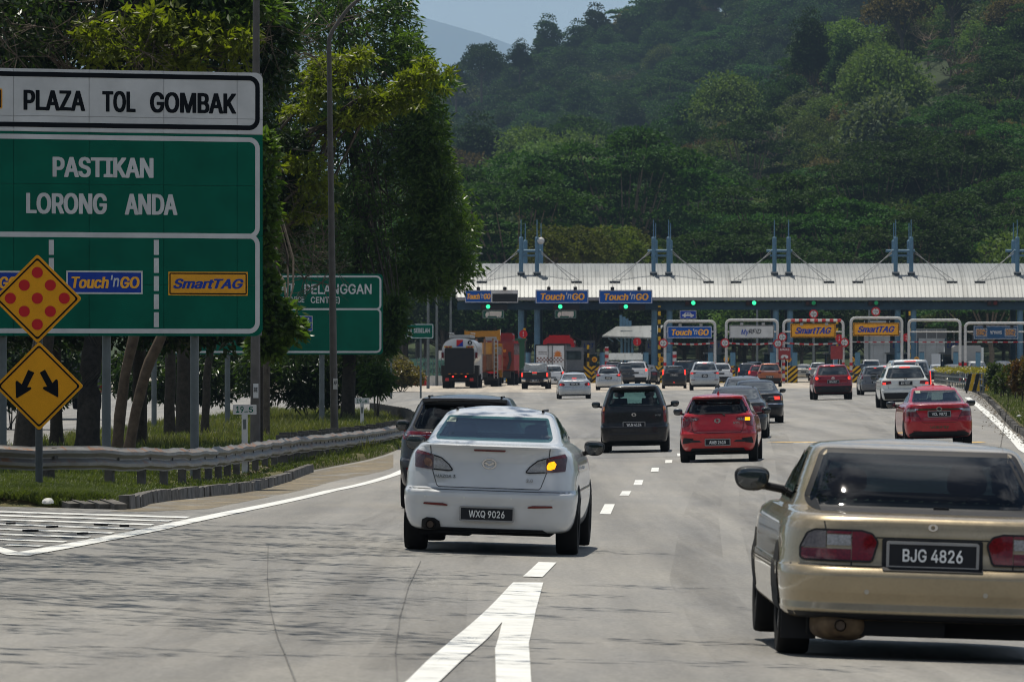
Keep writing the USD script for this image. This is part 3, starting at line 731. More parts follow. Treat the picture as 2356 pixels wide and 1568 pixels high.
# ------------------------------------------------------------------ trees
BARK = mat('bark_brown', (0.045, 0.036, 0.028), 0.9, scale=8, col2=(0.10, 0.085, 0.065), bump=0.8, bscale=25)
BARKP = mat('bark_pale', (0.12, 0.085, 0.055), 0.9, scale=5, col2=(0.2, 0.15, 0.1), bump=0.7, bscale=20)
BARKS = mat('bark_stripped', (0.055, 0.04, 0.027), 0.9, scale=5, col2=(0.115, 0.085, 0.058), bump=0.8, bscale=20)
BARKD = mat('bark_dark', (0.02, 0.018, 0.014), 0.95, scale=8, col2=(0.045, 0.038, 0.03), bump=0.9, bscale=20)

def leaves(P, dirs, L, W, r, fold=0.25):
    """Pointed leaves at P along dirs: two folded triangles each."""
    n = len(P)
    dirs = dirs / np.maximum(np.linalg.norm(dirs, axis=1, keepdims=True), 1e-9)
    q = r.normal(0, 1, (n, 3)); s = np.cross(dirs, q); s /= np.maximum(np.linalg.norm(s, axis=1, keepdims=True), 1e-9)
    up = np.cross(s, dirs)
    L = (L * r.uniform(0.7, 1.25, n))[:, None]; W = (W * r.uniform(0.7, 1.25, n))[:, None]
    mid = P + dirs * L * 0.45
    v = np.stack([P, mid + s * W + up * W * fold, P + dirs * L, mid - s * W + up * W * fold], 1).reshape(-1, 3)
    k = np.arange(n)[:, None] * 4
    return trimesh.Trimesh(v, np.concatenate([k + [0, 1, 2], k + [0, 2, 3]], 1).reshape(-1, 3), process=False)

def twig_foliage(centres, rad, per, L, W, r, droop=0.6, squash=0.75):
    """Clumps: in each, leaves sit near the shell of a small flattened ball and hang outwards and down."""
    n = len(centres)
    g = r.normal(0, 1, (n, per, 3)); g /= np.linalg.norm(g, axis=2, keepdims=True)
    g[..., 2] = np.where(g[..., 2] < -0.4, -g[..., 2], g[..., 2])
    rr = rad[:, None, None] * (0.35 + 0.65 * r.random((n, per, 1)) ** 0.6)
    P = centres[:, None] + g * rr * np.array([1, 1, squash])
    dirs = g * 0.7 + np.array([0, 0, -droop]) + r.normal(0, 0.35, (n, per, 3))
    return leaves(P.reshape(-1, 3), dirs.reshape(-1, 3), L, W, r)

# ---- kinds of forest tree (class prims; every tree on the slope refers to one)
KINDS = []
def forest_kind(name, col_lo, col_hi, maker, scale=0.35):
    m = leaf_material(name + '_leaves', col_lo, col_hi, 0.30, 0.75, scale=scale, tint=(1.3, 1.35, 0.5), spec=0.12, per_tree=0.38)
    root = stage.CreateClassPrim('/World/' + name)
    f, w = maker()
    usdkit.mesh(stage, f'/World/{name}/crown', f, m)
    usdkit.mesh(stage, f'/World/{name}/trunk', w, BARKP if 'flat' in name or 'bare' in name else BARK, smooth=40)
    KINDS.append(root)
    return root

def limbs(r, base_h, tips, r0, up=0.4):
    mb = MB()
    mb.tube([(0, 0, -2), (r.normal(0, .1), r.normal(0, .1), base_h * 0.6), (0, 0, base_h)], [r0 * 1.3, r0, r0 * .8], 7)
    for t in tips:
        t = np.asarray(t); m = np.array([0, 0, base_h]) * .5 + t * .5 + np.array([0, 0, np.linalg.norm(t[:2]) * -up * .25])
        mb.tube([(0, 0, base_h * .8), m, t], [r0 * .55, r0 * .35, r0 * .12], 5, cap=False)
    return mb.done()

def round_crown(seed, R, Hc, base, nb, per, L, W, lump=0.42, droop=.35):
    def mk():
        r = np.random.default_rng(seed)
        c = []
        for i in range(nb):
            g = r.normal(0, 1, 3); g /= np.linalg.norm(g); g[2] = abs(g[2]) * 1.1 - 0.25
            k = r.uniform(.55, 1.0)
            c.append((g[0] * R * k, g[1] * R * k, base + Hc * .45 + g[2] * Hc * .55 * k))
        c = np.array(c); rad = R * lump * r.uniform(.55, 1.15, nb)
        f = twig_foliage(c, rad, per, L, W, r, droop, .7)
        return f, limbs(r, base + Hc * .2, c[r.choice(nb, min(9, nb), False)], .28)
    return mk

def flat_crown(seed, R, Ht, layers, per, L, W):
    """Spreading tree: flat tiers of fine leaves with dark gaps between them, on long forking limbs."""
    def mk():
        r = np.random.default_rng(seed)
        c, rad = [], []
        for i in range(layers):
            a = i * 2.4 + r.normal(0, .3); k = R * math.sqrt((i + .5) / layers) * .9
            z = Ht - (k / R) ** 2 * 3.2 - (r.random() * .42 * Ht if i % 3 else 0)
            c.append((math.cos(a) * k, math.sin(a) * k, z)); rad.append(r.uniform(1.3, 2.7))
        c = np.array(c); rad = np.array(rad); n = len(c)
        g = r.normal(0, 1, (n, per, 3)); q = np.sqrt(r.random((n, per, 1)))
        g /= np.linalg.norm(g[..., :2], axis=2, keepdims=True)
        P = c[:, None] + g * q * rad[:, None, None] * (1 + .25 * np.sin(3 * np.arctan2(g[..., 1:2], g[..., :1]) + np.arange(n)[:, None, None]))
        P[..., 2] = c[:, None, 2] - .12 * (q[..., 0] * rad[:, None]) ** 2 + np.abs(r.normal(0, .16, (n, per)))
        dirs = np.concatenate([g[..., :2] + r.normal(0, .6, (n, per, 2)), r.normal(-.05, .22, (n, per, 1))], -1)
        return leaves(P.reshape(-1, 3), dirs.reshape(-1, 3), L, W, r, .1), limbs(r, Ht * .4, c[r.choice(n, min(14, n), False)], .3, .8)
    return mk

def bare_crown(seed, R, Hc, base):
    def mk():
        r = np.random.default_rng(seed)
        mb = MB()
        mb.tube([(0, 0, -2), (.3, 0, base), (.2, .1, base + Hc * .6)], [.3, .25, .1], 7)
        tips = []
        for i in range(16):
            a = r.uniform(0, 6.28); z0 = base * .8 + r.random() * Hc * .6; k = R * r.uniform(.4, 1)
            t = np.array([math.cos(a) * k, math.sin(a) * k, z0 + r.uniform(1, 4)])
            mb.tube([(.25, 0, z0), (t * .5 + np.array([0, 0, z0 * .5 - .3])), t], [.12, .08, .03], 4, cap=False); tips.append(t)
            for j in range(3):
                e = t + r.normal(0, 1.1, 3) + [0, 0, .5]; mb.tube([t * .8 + np.array([.05, 0, z0 * .2]), e], [.05, .02], 3, cap=False)
        c = np.array(tips)
        return twig_foliage(c, np.full(len(c), 1.0), 26, .4, .13, r), mb.done()
    return mk

kA = forest_kind('flat_topped_tree', (0.020, 0.052, 0.009), (0.065, 0.12, 0.022), flat_crown(1, 7.6, 15.5, 30, 330, .40, .13))
kB = forest_kind('flat_crowned_tree', (0.022, 0.055, 0.013), (0.07, 0.125, 0.028), flat_crown(2, 6.2, 13.0, 22, 330, .40, .13))
kC = forest_kind('round_bright_tree', (0.065, 0.105, 0.028), (0.17, 0.22, 0.07), round_crown(3, 5.2, 9.5, 3.0, 62, 120, .5, .17))
kD = forest_kind('round_dark_tree', (0.018, 0.042, 0.013), (0.055, 0.095, 0.028), round_crown(4, 5.5, 10.0, 3.0, 66, 120, .5, .19))
kE = forest_kind('russet_tree', (0.085, 0.07, 0.03), (0.19, 0.145, 0.065), round_crown(5, 5.0, 9.0, 3.0, 58, 110, .46, .15))
kF = forest_kind('grey_leaved_tree', (0.06, 0.085, 0.042), (0.18, 0.20, 0.13), round_crown(6, 4.8, 8.8, 3.5, 40, 110, .6, .23, .46))
kG = forest_kind('tall_narrow_tree', (0.018, 0.043, 0.016), (0.052, 0.09, 0.03), round_crown(7, 3.2, 13.0, 3.0, 52, 120, .45, .16, .5))
kH = forest_kind('bare_branched_tree', (0.04, 0.045, 0.02), (0.1, 0.09, 0.05), bare_crown(8, 4.5, 8, 5))
kI = forest_kind('yellow_green_shrub', (0.06, 0.085, 0.012), (0.16, 0.17, 0.03), round_crown(9, 2.6, 3.6, 0.3, 34, 90, .34, .12))

LAB = {kA: 'dark green flat-topped spreading tree on the slope behind the toll canopy', kB: 'flat-crowned green tree in tiers on the slope behind the toll canopy',
       kC: 'bright green rounded tree on the wooded slope', kD: 'dark green rounded tree on the wooded slope', kE: 'reddish brown leaved tree on the wooded slope',
       kF: 'grey green tree with large pale leaves on the wooded slope', kG: 'tall narrow dark tree on the wooded slope', kH: 'nearly bare tree with pale branches on the wooded slope',
       kI: 'yellow green shrub just behind the toll canopy'}
GRP = dict(zip((kA, kB, kC, kD, kE, kF, kG, kH, kI), (a + ' on the slope behind the plaza' for a in ('dark flat-topped trees', 'tiered flat-crowned trees', 'bright rounded trees', 'dark rounded trees', 'reddish brown trees', 'grey green trees', 'tall narrow trees', 'nearly bare trees', 'yellow green shrubs'))))

def forest_points(x0f, x1f, d0, d1, step, seed):
    r = np.random.default_rng(seed); out = []
    d = d0
    while d < d1:
        x = x0f(d) + r.random() * step
        while x < x1f(d):
            out.append((x + r.normal(0, step * .25), d + r.normal(0, step * .25), r.random(), r.random(), r.random()))
            x += step * r.uniform(.8, 1.25)
        d += step * .95
    return np.array(out)

LEFT = lambda d: (880 - CX) * d / F - 6
RIGHT = lambda d: (2356 - CX) * d / F + 14
near = forest_points(LEFT, RIGHT, 606, D1 + 40, 12.0, 41)
def kind_for(x, d, u, zone):
    n = float(meshkit.fbm(np.array([[x / 45.0, d / 70.0, 3.3]]), 3, 61)[0])
    px = CX + F * x / d
    if zone == 'near':
        low = np.clip(1.2 - (d - 600) / (150 + 210 * np.clip((px - 1100) / 900, 0, 1.3)), 0, 1)   # flat-topped trees fill the foot of the slope
        if u < low * .9: return kA if n > .5 else kB
        w = [(kC, 1.5 if n > .5 else .7), (kD, .45), (kE, .9 if n < .5 else .3), (kF, .6), (kH, .15), (kB, .25), (kG, .1)]
    else:
        w = [(kD, 1.8), (kG, .6), (kC, .06), (kE, .05), (kB, .35), (kF, .05)]
    t = sum(b for _, b in w); u2 = ((u * 7919.13) % 1.0) * t
    for k, b in w:
        u2 -= b
        if u2 <= 0: return k
    return w[-1][0]

PROTO_SEEN = {}
class Forest:
    def __init__(s, name, label):
        s.pi = UsdGeom.PointInstancer.Define(stage, path_for(name))
        tag(s.pi, label, 'forest', kind='stuff')
        s.idx, s.pos, s.rot, s.sc = [], [], [], []
        rel = s.pi.CreatePrototypesRel()
        for k in KINDS:
            p = UsdGeom.Xform.Define(stage, str(s.pi.GetPath()) + '/' + k.GetName()).GetPrim()
            p.GetReferences().AddInternalReference(k.GetPath())
            rel.AddTarget(p.GetPath())
    def add(s, k, p, rz, sc):
        s.idx.append(KINDS.index(k)); s.pos.append(p); s.rot.append(rz); s.sc.append(sc)
    def done(s):
        s.pi.CreateProtoIndicesAttr(Vt.IntArray(s.idx))
        s.pi.CreatePositionsAttr(Vt.Vec3fArray([Gf.Vec3f(*map(float, p)) for p in s.pos]))
        s.pi.CreateOrientationsAttr(Vt.QuathArray([Gf.Quath(math.cos(a / 2), 0, 0, math.sin(a / 2)) for a in s.rot]))
        s.pi.CreateScalesAttr(Vt.Vec3fArray([Gf.Vec3f(*c) for c in s.sc]))

def one_tree(k, x, d, z, rz, sc, label=None, group=True):
    t = UsdGeom.Xform.Define(stage, path_for(k.GetName() + '_on_slope'))
    t.AddTranslateOp().Set(Gf.Vec3d(float(x), float(d), float(z))); t.AddRotateXYZOp().Set(Gf.Vec3f(0, 0, rz)); t.AddScaleOp().Set(Gf.Vec3f(*map(float, sc)))
    p = t.GetPrim(); p.GetReferences().AddInternalReference(k.GetPath()); p.SetInstanceable(True)
    tag(p, label or LAB[k], 'shrub' if k == kI else 'tree', group if isinstance(group, str) else GRP[k] if group else None)
    return p

fw = Forest('forest', 'dense rain forest covering the hill behind the plaza')
order = np.argsort(near[:, 1])
cnt = 0
for i in order:
    x, d, u, v, w = near[i]
    k = kind_for(x, d, u, 'near')
    z = float(terrain(np.array([x]), np.array([d]))[0]) - .3
    s = .72 + .75 * v ** 1.5
    sc = (s, s, s * (.7 + .62 * w))
    if cnt < 285: one_tree(k, x, d, z, w * 360, sc); cnt += 1
    else: fw.add(k, (x, d, z), w * 6.28, sc)
far = forest_points(lambda d: (940 - CX) * d / F - 8, RIGHT, 1140, D2 + 20, 12.0, 43)
for x, d, u, v, w in far:
    k = kind_for(x, d, u, 'far')
    z = float(terrain(np.array([x]), np.array([d]))[0]) - .5
    s = .8 + .9 * v ** 1.5
    fw.add(k, (x, d, z), w * 6.28, (s * 1.12, s * 1.12, s * (.9 + .3 * w)))
back = forest_points(lambda d: -420, lambda d: 420, -520, -95, 16, 47)
for x, d, u, v, w in back:
    fw.add(kind_for(x, abs(d) + 1200, u, 'far'), (x, d, float(terrain(np.array([x]), np.array([d]))[0]) - .5), w * 6.28, (1.5, 1.5, 1.4))
fw.done()
# trees standing up over the skyline
for (px, top, d, k, sc, lb) in ((1108, 92, 1900, kD, (1.25, 1.25, 1.35), 'big round dark tree standing above the skyline'), (1196, 88, 1900, kG, (1.15, 1.15, 1.1), 'pointed dark tree on the skyline right of the big round one'),
                            (1050, 145, 1850, kG, (1.25, 1.25, .9), 'airy tree on the skyline left of the big round one'), (1455, 8, 2080, kE, (1.2, 1.2, 1.1), 'brownish tree at the top of the skyline')):
    x = (px - CX) * d / F
    hgt = 13.5 * sc[2] if k is not kG else 16 * sc[2]
    one_tree(k, x, d, CH + (HY - top) * d / F - hgt, 40, sc, lb, False)
# low yellow green shrubs right behind the canopy
for i, px in enumerate((1262, 1300, 1340, 1378, 1418, 1300, 1455)):
    d = 560 + 6 * i; x = (px - CX) * d / F
    one_tree(kI, x, d, CH + (HY - 618) * d / F - .8, 50 * i, (1.2, 1.2, 1.2))
# trees behind the plaza at road level, seen under the canopy
r = np.random.default_rng(77)
for i in range(46):
    px = 880 + i * 33 + r.normal(0, 8); d = r.uniform(588, 615); x = (px - CX) * d / F
    if 1960 < px < 2200: d = 615
    k = (kD, kC, kB, kD, kD)[i % 5]
    s = r.uniform(.62, .95)
    one_tree(k, x, d, -.3, r.uniform(0, 360), (s, s, s), ('dark rounded tree at road level seen under the toll canopy', 'bright rounded tree at road level seen under the toll canopy', 'tiered tree at road level seen under the toll canopy', 'dark rounded tree at road level seen under the toll canopy', 'dark rounded tree at road level seen under the toll canopy')[i % 5], ('dark', 'bright', 'tiered', 'dark', 'dark')[i % 5] + ' trees at road level beyond the canopy')

# ---- the near trees on the left
LF1 = leaf_material('dark_leaves', (0.016, 0.036, 0.006), (0.075, 0.12, 0.02), 0.42, 0.34, scale=.8)
LF2 = leaf_material('acacia_leaves', (0.032, 0.07, 0.010), (0.12, 0.19, 0.034), 0.48, 0.33, scale=.6)
LF3 = leaf_material('young_leaves', (0.10, 0.13, 0.008), (0.27, 0.29, 0.025), 0.6, 0.4, scale=.8)
LF4 = leaf_material('broad_leaves', (0.045, 0.09, 0.012), (0.16, 0.23, 0.038), 0.5, 0.3, scale=.8)
TW = mat('dry_twigs', (0.10, 0.08, 0.06), 0.9, var=.3)

def crown_points(poly, d, depth, n, r):
    """Clump centres through the volume of a crown whose outline at distance d is poly (pixels)."""
    P = Polygon(poly); x0, y0, x1, y1 = P.bounds; out = []
    from shapely import contains_xy
    while len(out) < n:
        q = np.column_stack([r.uniform(x0, x1, n), r.uniform(y0, y1, n)])
        ok = contains_xy(P, q[:, 0], q[:, 1])
        out += list(q[ok])
    q = np.array(out[:n])
    e = np.array([P.exterior.distance(Point(*p)) for p in q]) * d / F
    half = np.minimum(depth, np.sqrt(np.maximum(e, .02)) * depth * .75)
    dd = d + r.uniform(-1, 1, n) * half
    return np.stack([(q[:, 0] - CX) * d / F, dd, CH + (HY - q[:, 1]) * d / F], 1)

def near_tree(name, label, trunk, crowns, seed, twigs=0, sprays=()):
    r = np.random.default_rng(seed)
    (bx, by), trunk_d = trunk[0][:2], trunk[0][2]
    p0 = at(bx, by, trunk_d); p0[2] = float(verge_z(np.array([p0[0]]), np.array([p0[1]]))[0])
    t = thing(name, label, 'tree', p0)
    mb = MB()
    pts = [at(a, b_, c) - p0 for a, b_, c, w in trunk]; pts[0][2] = -.25
    rad = [w * c / F / 2 for a, b_, c, w in trunk]
    tt = np.linspace(0, len(pts) - 1, 16)
    pp = PchipInterpolator(range(len(pts)), np.array(pts))(tt); rr = PchipInterpolator(range(len(pts)), rad)(tt)
    rr[0] *= 1.35
    part('trunk', MB().tube(pp, rr, 14), BARKD if seed % 2 else BARK, t, smooth=60)
    for poly, d, depth, n, per, L, W, m, rad_ in crowns:
        c = crown_points(poly, d, depth, n, r) - p0
        f = twig_foliage(c, np.full(n, rad_) * r.uniform(.6, 1.3, n), per, L, W, r, .4, .85)
        part('crown', f, m, t, kind='stuff')
        bm = MB()
        for j in range(0, n, max(1, n // 20)):
            q = c[j]; k = min(len(pp) - 1, max(4, int(len(pp) * r.uniform(.5, 1))))
            a = pp[min(k, len(pp) - 1)]
            mid = a * .45 + q * .55 + r.normal(0, .25, 3) + [0, 0, -.2]
            bm.tube(PchipInterpolator([0, 1, 2], np.array([a, mid, q]))(np.linspace(0, 2, 6)), np.linspace(.04, .01, 6), 5, cap=False)
        part('limb', bm, BARK, t, smooth=40, kind='stuff')
    for lines, d, n, per, L, W, m, rad_ in sprays:
        for ln in lines:
            q = np.array([at(a_, b_, d + r.uniform(-.7, .7)) for a_, b_ in ln]) - p0
            q = PchipInterpolator(np.linspace(0, 1, len(q)), q)
            part('bough', MB().tube(q(np.linspace(0, 1, 10)), np.linspace(.045, .008, 10), 6, cap=False), BARK, t, smooth=40)
            c = q(r.uniform(.25, 1.03, n)) + r.normal(0, 1, (n, 3)) * [.16, .28, .13]
            part('crown', twig_foliage(c, rad_ * r.uniform(.5, 1.3, n), per, L, W, r, .55, .7), m, t, kind='stuff')
    if twigs:
        bm = MB()
        for (px, py, d) in twigs:
            o = at(px, py, d) - p0
            for j in range(9):
                g = r.normal(0, 1, 3); g[1] *= .4; g /= np.linalg.norm(g); ln = r.uniform(.5, 1.3)
                e = o + g * ln; m_ = (o + e) / 2 + r.normal(0, .12, 3)
                bm.tube([o, m_, e], [.012, .008, .004], 4, cap=False)
                for k in range(3):
                    e2_ = m_ + (e - o) * .3 + r.normal(0, .25, 3); bm.tube([m_, e2_], [.006, .003], 3, cap=False)
        part('dead_twigs', bm, TW, t, kind='stuff')
    return t

# big acacia-like tree behind the service sign
OUT2 = [(600, -90), (930, -90), (940, 60), (968, 120), (985, 190), (1035, 172), (1030, 205), (1000, 240), (1022, 300), (1020, 365), (1048, 430), (1085, 505), (1072, 555), (1088, 620), (1042, 678), (985, 692), (930, 684), (905, 730), (886, 790), (880, 830), (760, 835), (640, 830), (600, 600)]
near_tree('acacia_tree', 'tall dense dark green tree whose edge hangs over the left end of the toll canopy',
          [(800, 955, 192, 34), (805, 800, 192, 30), (830, 500, 192, 26), (790, 200, 193, 18), (780, -60, 193, 12)],
          [(OUT2, 192, 3.4, 1080, 44, .26, .038, LF2, .5),
           ([(905, 60), (968, 120), (1000, 190), (1040, 172), (1028, 210), (1000, 245), (1022, 300), (1020, 365), (1050, 430), (1088, 505), (1075, 555), (1090, 620), (1042, 682), (985, 694), (930, 686), (900, 640), (960, 560), (940, 420), (930, 250)], 189.5, 1.6, 300, 44, .26, .035, LF4, .42),
           ([(884, 690), (925, 690), (932, 745), (915, 790), (885, 815)], 188, .8, 60, 40, .26, .035, LF2, .3)], 21)
near_tree('young_tree', 'leafy tree with light yellow green boughs between the two lamp posts',
          [(612, 985, 150, 18), (614, 800, 150, 16), (650, 500, 150, 12), (760, 280, 150, 9), (860, 215, 150, 5)],
          [
           ([(640, 300), (700, 320), (690, 420), (735, 470), (700, 560), (640, 640), (615, 560), (612, 380)], 150, 1.2, 120, 30, .22, .042, LF1, .36),
           ], 22, sprays=[([[(615, 350), (760, 285), (900, 218), (1022, 165)], [(640, 290), (720, 220), (790, 150), (835, 140)], [(700, 300), (850, 268), (955, 236)], [(640, 240), (700, 190), (760, 150), (815, 150)], [(760, 285), (850, 250), (930, 190), (985, 165)], [(620, 330), (680, 260), (740, 215), (800, 205)]], 150, 34, 30, .2, .036, LF3, .2),
                          ([[(640, 480), (700, 430), (752, 425)], [(620, 420), (680, 380), (720, 390)], [(620, 560), (690, 500), (740, 470)]], 149.5, 20, 26, .2, .036, LF3, .17)],
          twigs=[(690, 570, 149), (720, 600, 148), (700, 640, 148), (740, 650, 148), (660, 520, 149), (720, 130, 149), (680, 90, 149), (760, 60, 149), (655, 60, 149), (650, 420, 149), (745, 540, 148.5)])
near_tree('broad_leaved_tree', 'broad-leaved bough hanging beside the right edge of the large sign',
          [(598, 1000, 126, 14), (600, 820, 126, 12), (606, 640, 126, 9), (608, 420, 126, 6)],
          [([(596, 300), (612, 330), (612, 560), (612, 650), (632, 705), (680, 745), (685, 770), (645, 790), (620, 830), (596, 840), (592, 600)], 124, .8, 150, 40, .2, .055, LF4, .32)], 23)
near_tree('shade_tree', 'large dark shade tree filling the corner behind the top of the big sign',
          [(200, 1000, 133, 58), (205, 900, 133, 52), (215, 760, 134, 46), (250, 500, 134, 38), (300, 200, 134, 28), (330, -60, 134, 18)],
          [([(-160, -110), (650, -110), (655, 60), (640, 230), (610, 330), (600, 760), (560, 800), (-160, 800)], 136, 2.6, 1500, 36, .26, .06, LF1, .5),
           ([(180, 60), (330, 20), (470, 40), (600, 90), (560, 165), (420, 170), (300, 168), (200, 150)], 131, .9, 85, 26, .24, .05, LF3, .26),
           ([(300, -60), (560, -60), (640, 40), (560, 90), (500, 140), (420, 60)], 132, 1.4, 120, 30, .26, .055, LF4, .32),
           ([(-40, -60), (200, -60), (220, 60), (120, 150), (-40, 150)], 132, 1.4, 60, 26, .24, .05, LF1, .3)], 25,
          twigs=[(80, 60, 131), (150, 90, 131), (220, 40, 131), (40, 130, 131), (330, 120, 130.5), (560, 120, 131), (620, 60, 132)])
# bare trunks under the sign
def trunk_only(label, pts, m, seed, d):
    r = np.random.default_rng(seed)
    p0 = at(pts[0][0], pts[0][1], d); p0[2] = float(verge_z(np.array([p0[0]]), np.array([p0[1]]))[0])
    t = thing('tree_trunk', label, 'tree trunk', p0)
    P = np.array([at(a, b_, d) - p0 for a, b_, w in pts]); P[0, 2] = -.2
    R = np.array([w * d / F / 2 for a, b_, w in pts])
    tt = np.linspace(0, len(P) - 1, 12); R_ = PchipInterpolator(range(len(P)), R)(tt); R_[0] *= 1.4
    v = MB().tube(PchipInterpolator(range(len(P)), P)(tt), R_, 14).done()
    v.vertices += (meshkit.fbm(np.array(v.vertices) * np.array([5, 5, 1.2]), 3, seed)[:, None] - .5) * .09
    part('trunk', v, m, t, smooth=60)
    # a few limbs above, lost in the foliage
    mb = MB()
    top = P[-1]
    for j in range(3):
        e = top + np.array([r.normal(0, .9), r.normal(0, .8), r.uniform(1.2, 2.6)])
        mb.tube([top - [0, 0, .3], (top + e) / 2 + r.normal(0, .1, 3), e], [R[-1] * .7, R[-1] * .45, R[-1] * .2], 8)
    part('limb', mb, m, t, smooth=60)
trunk_only('thick dark trunk at the far left, behind the two diamonds', [(52, 1005, 58), (75, 900, 52), (100, 780, 50), (110, 650, 44)], BARKD, 31, 124)
trunk_only('dark trunk just right of the arrow diamond', [(130, 985, 34), (128, 880, 30), (126, 770, 30), (130, 640, 26)], BARKD, 32, 140)
trunk_only('pale stripped trunk leaning right beside the middle sign post', [(266, 992, 28), (285, 880, 26), (308, 770, 25), (330, 640, 22)], BARKS, 33, 128)
trunk_only('pale stripped trunk leaning strongly right past the middle sign post', [(292, 990, 26), (330, 870, 26), (372, 770, 24), (420, 640, 20)], BARKS, 34, 127)
trunk_only('upright dark trunk behind the two leaning pale trunks', [(325, 975, 34), (322, 880, 32), (322, 770, 31), (322, 640, 28)], BARKD, 35, 140)
trunk_only('thin upright trunk left of the pair near the right sign post', [(390, 955, 25), (391, 870, 24), (393, 770, 24), (395, 640, 20)], BARKD, 36, 155)
trunk_only('wider dark trunk of the pair near the right sign post', [(424, 945, 38), (424, 870, 35), (420, 770, 33), (418, 640, 30)], BARKD, 37, 160)
trunk_only('slender trunk leaning right behind the right sign post', [(470, 940, 18), (478, 850, 18), (488, 770, 18), (500, 640, 14)], BARKD, 38, 165)
# low bushes under the trees, beyond the rail
def bush(name, label, poly, d, n, m, L=.16, W=.03, seed=0, depth=1.2, rad=.35, per=46, group=None, base=None):
    r = np.random.default_rng(seed)
    c = crown_points(poly, d, depth, n, r)
    x = c[:, 0].mean(); z = float(zr(x, d)) if base is None else base
    t = thing(name, label, 'shrub', (x, d, z), group=group)
    part('foliage', twig_foliage(c - [x, d, z], np.full(n, rad) * r.uniform(.6, 1.25, n), per, L, W, r, .6, .85), m, t, kind='stuff')
    mb = MB()
    for j in range(7):
        q = c[r.integers(n)] - [x, d, z]
        mb.tube([(r.normal(0, .15), r.normal(0, .1), -.1), q * .5, q], [.03, .02, .008], 5, cap=False)
    part('stem', mb, BARK, t, smooth=40)
    return t
bush('undergrowth', 'dark leafy undergrowth beneath the big tree below the service sign', [(560, 800), (880, 800), (885, 850), (850, 905), (780, 930), (690, 935), (560, 900)], 196, 330, LF1, .24, .034, 51, 1.8)
bush('hanging_bough', 'low drooping bough reaching over the far guard rail and road', [(845, 845), (880, 858), (895, 880), (880, 910), (845, 900)], 188, 34, LF2, .3, .035, 52, .6, .3)
bush('undergrowth', 'leafy undergrowth between the trunks left of the right sign post', [(250, 830), (440, 800), (560, 790), (600, 900), (470, 930), (250, 905)], 205, 260, LF1, .24, .04, 53, 2.2, base=.0)
bush('undergrowth', 'dark thicket at the left edge behind the first sign post', [(-120, 770), (180, 770), (170, 870), (150, 935), (40, 930), (-120, 960)], 205, 330, LF1, .26, .05, 54, 2.0)
bush('golden_hedge', 'clipped golden and red hedge left of the water barriers', [(880, 850), (912, 838), (945, 845), (968, 862), (968, 886), (880, 884)], 372, 120, leaf_material('golden_leaves', (0.10, 0.085, 0.012), (0.25, 0.16, 0.02), .4), .2, .06, 55, 1.6, .4, 50)
# a tree out of frame on the left whose boughs shade the road
r = np.random.default_rng(99)
t = thing('roadside_tree', 'tree beside the carriageway whose boughs cast dappled shade on the road', 'tree', (-12.5, 55, -.1))
part('trunk', MB().tube([(0, 0, -.2), (.4, 0, 4), (1.5, 0, 8)], [.32, .27, .2], 12), BARK, t, smooth=50)
c = []; mb = MB()
for (ex, ey, ez, nn) in ((8.5, -12, 8.6, 26), (9.8, 2, 8.2, 30), (10.6, -4, 9.4, 24), (9.5, 8, 7.8, 30), (11.5, -20, 9.0, 20), (7.0, -8, 7.6, 30), (9.0, 12, 8.0, 26), (12.0, -9, 10, 18), (7.5, 4, 8.5, 26), (8.0, -24, 9.5, 34), (10, -16, 8.4, 22), (6, 18, 8, 30)):
    e = np.array([ex, ey, ez]); a = np.array([1.0, 0, 6.2])
    mb.tube([a, (a + e) / 2 + [0, 0, .6], e], [.06, .04, .015], 7, cap=False)
    nn = int(nn * 1.25)
    q = r.random((nn, 1)) * .75 + .35
    c.append(a + (e - a) * q + r.normal(0, 1, (nn, 3)) * [1.0, 2.6, .5])
part('limb', mb, BARK, t, smooth=50)
c = np.vstack(c)
part('crown', twig_foliage(c, r.uniform(.35, .8, len(c)), 42, .24, .05, r), LF2, t, kind='stuff')
# ------------------------------------------------------------------ vehicles: materials
def car_paint(name, col, metal=0.0, rough=0.32, dirt=0.06):
    cw = 0.9 if max(col) > .1 else 0.5
    return usdkit.material(stage, '/World/Looks/' + name, {
        "t": ("texture_coordinate", {}), "n": ("noise_texture", {"scale": 3.0, "detail": 5.0}),
        "r": ("rgb_ramp", {"ramp": [(0.3, np.array(col) * (1 - dirt)), (0.7, np.minimum(np.array(col) * (1 + dirt), 1))]}),
        "d": ("noise_texture", {"scale": 14.0, "detail": 6.0, "roughness": 0.7}),
        "q": ("map_range", {"from_min": 0.3, "from_max": 0.8, "to_min": rough * .8, "to_max": rough * 1.35}),
        "p": ("principled_bsdf", {"metallic": metal, "specular_ior_level": .3, "coat_weight": cw, "coat_roughness": 0.04})},
        [("t.object", "n.vector"), ("n.fac", "r.fac"), ("r.color", "p.base_color"), ("t.object", "d.vector"), ("d.fac", "q.value"), ("q.result", "p.roughness")], surface="p.BSDF")
PT = {k: car_paint('paint_' + k, *v) for k, v in dict(
    white=((0.53, 0.54, 0.545),), champagne=((0.33, 0.265, 0.165), .5, .34), red=((0.36, 0.005, 0.009),), crimson=((0.33, 0.004, 0.012),), maroon=((0.20, 0.008, 0.016), .3),
    black=((0.008, 0.008, 0.009),), graphite=((0.045, 0.045, 0.048), .4), silver=((0.42, 0.43, 0.43), .5), grey=((0.12, 0.12, 0.125), .4), orange=((0.36, 0.10, 0.03), .4),
    pearl=((0.60, 0.60, 0.56),), tan=((0.36, 0.33, 0.27), .4), navy=((0.012, 0.018, 0.035), .2), green=((0.012, 0.06, 0.03),), yellow=((0.34, 0.15, 0.012),), brown=((0.16, 0.07, 0.03),),
    brick=((0.13, 0.012, 0.012),)).items()}
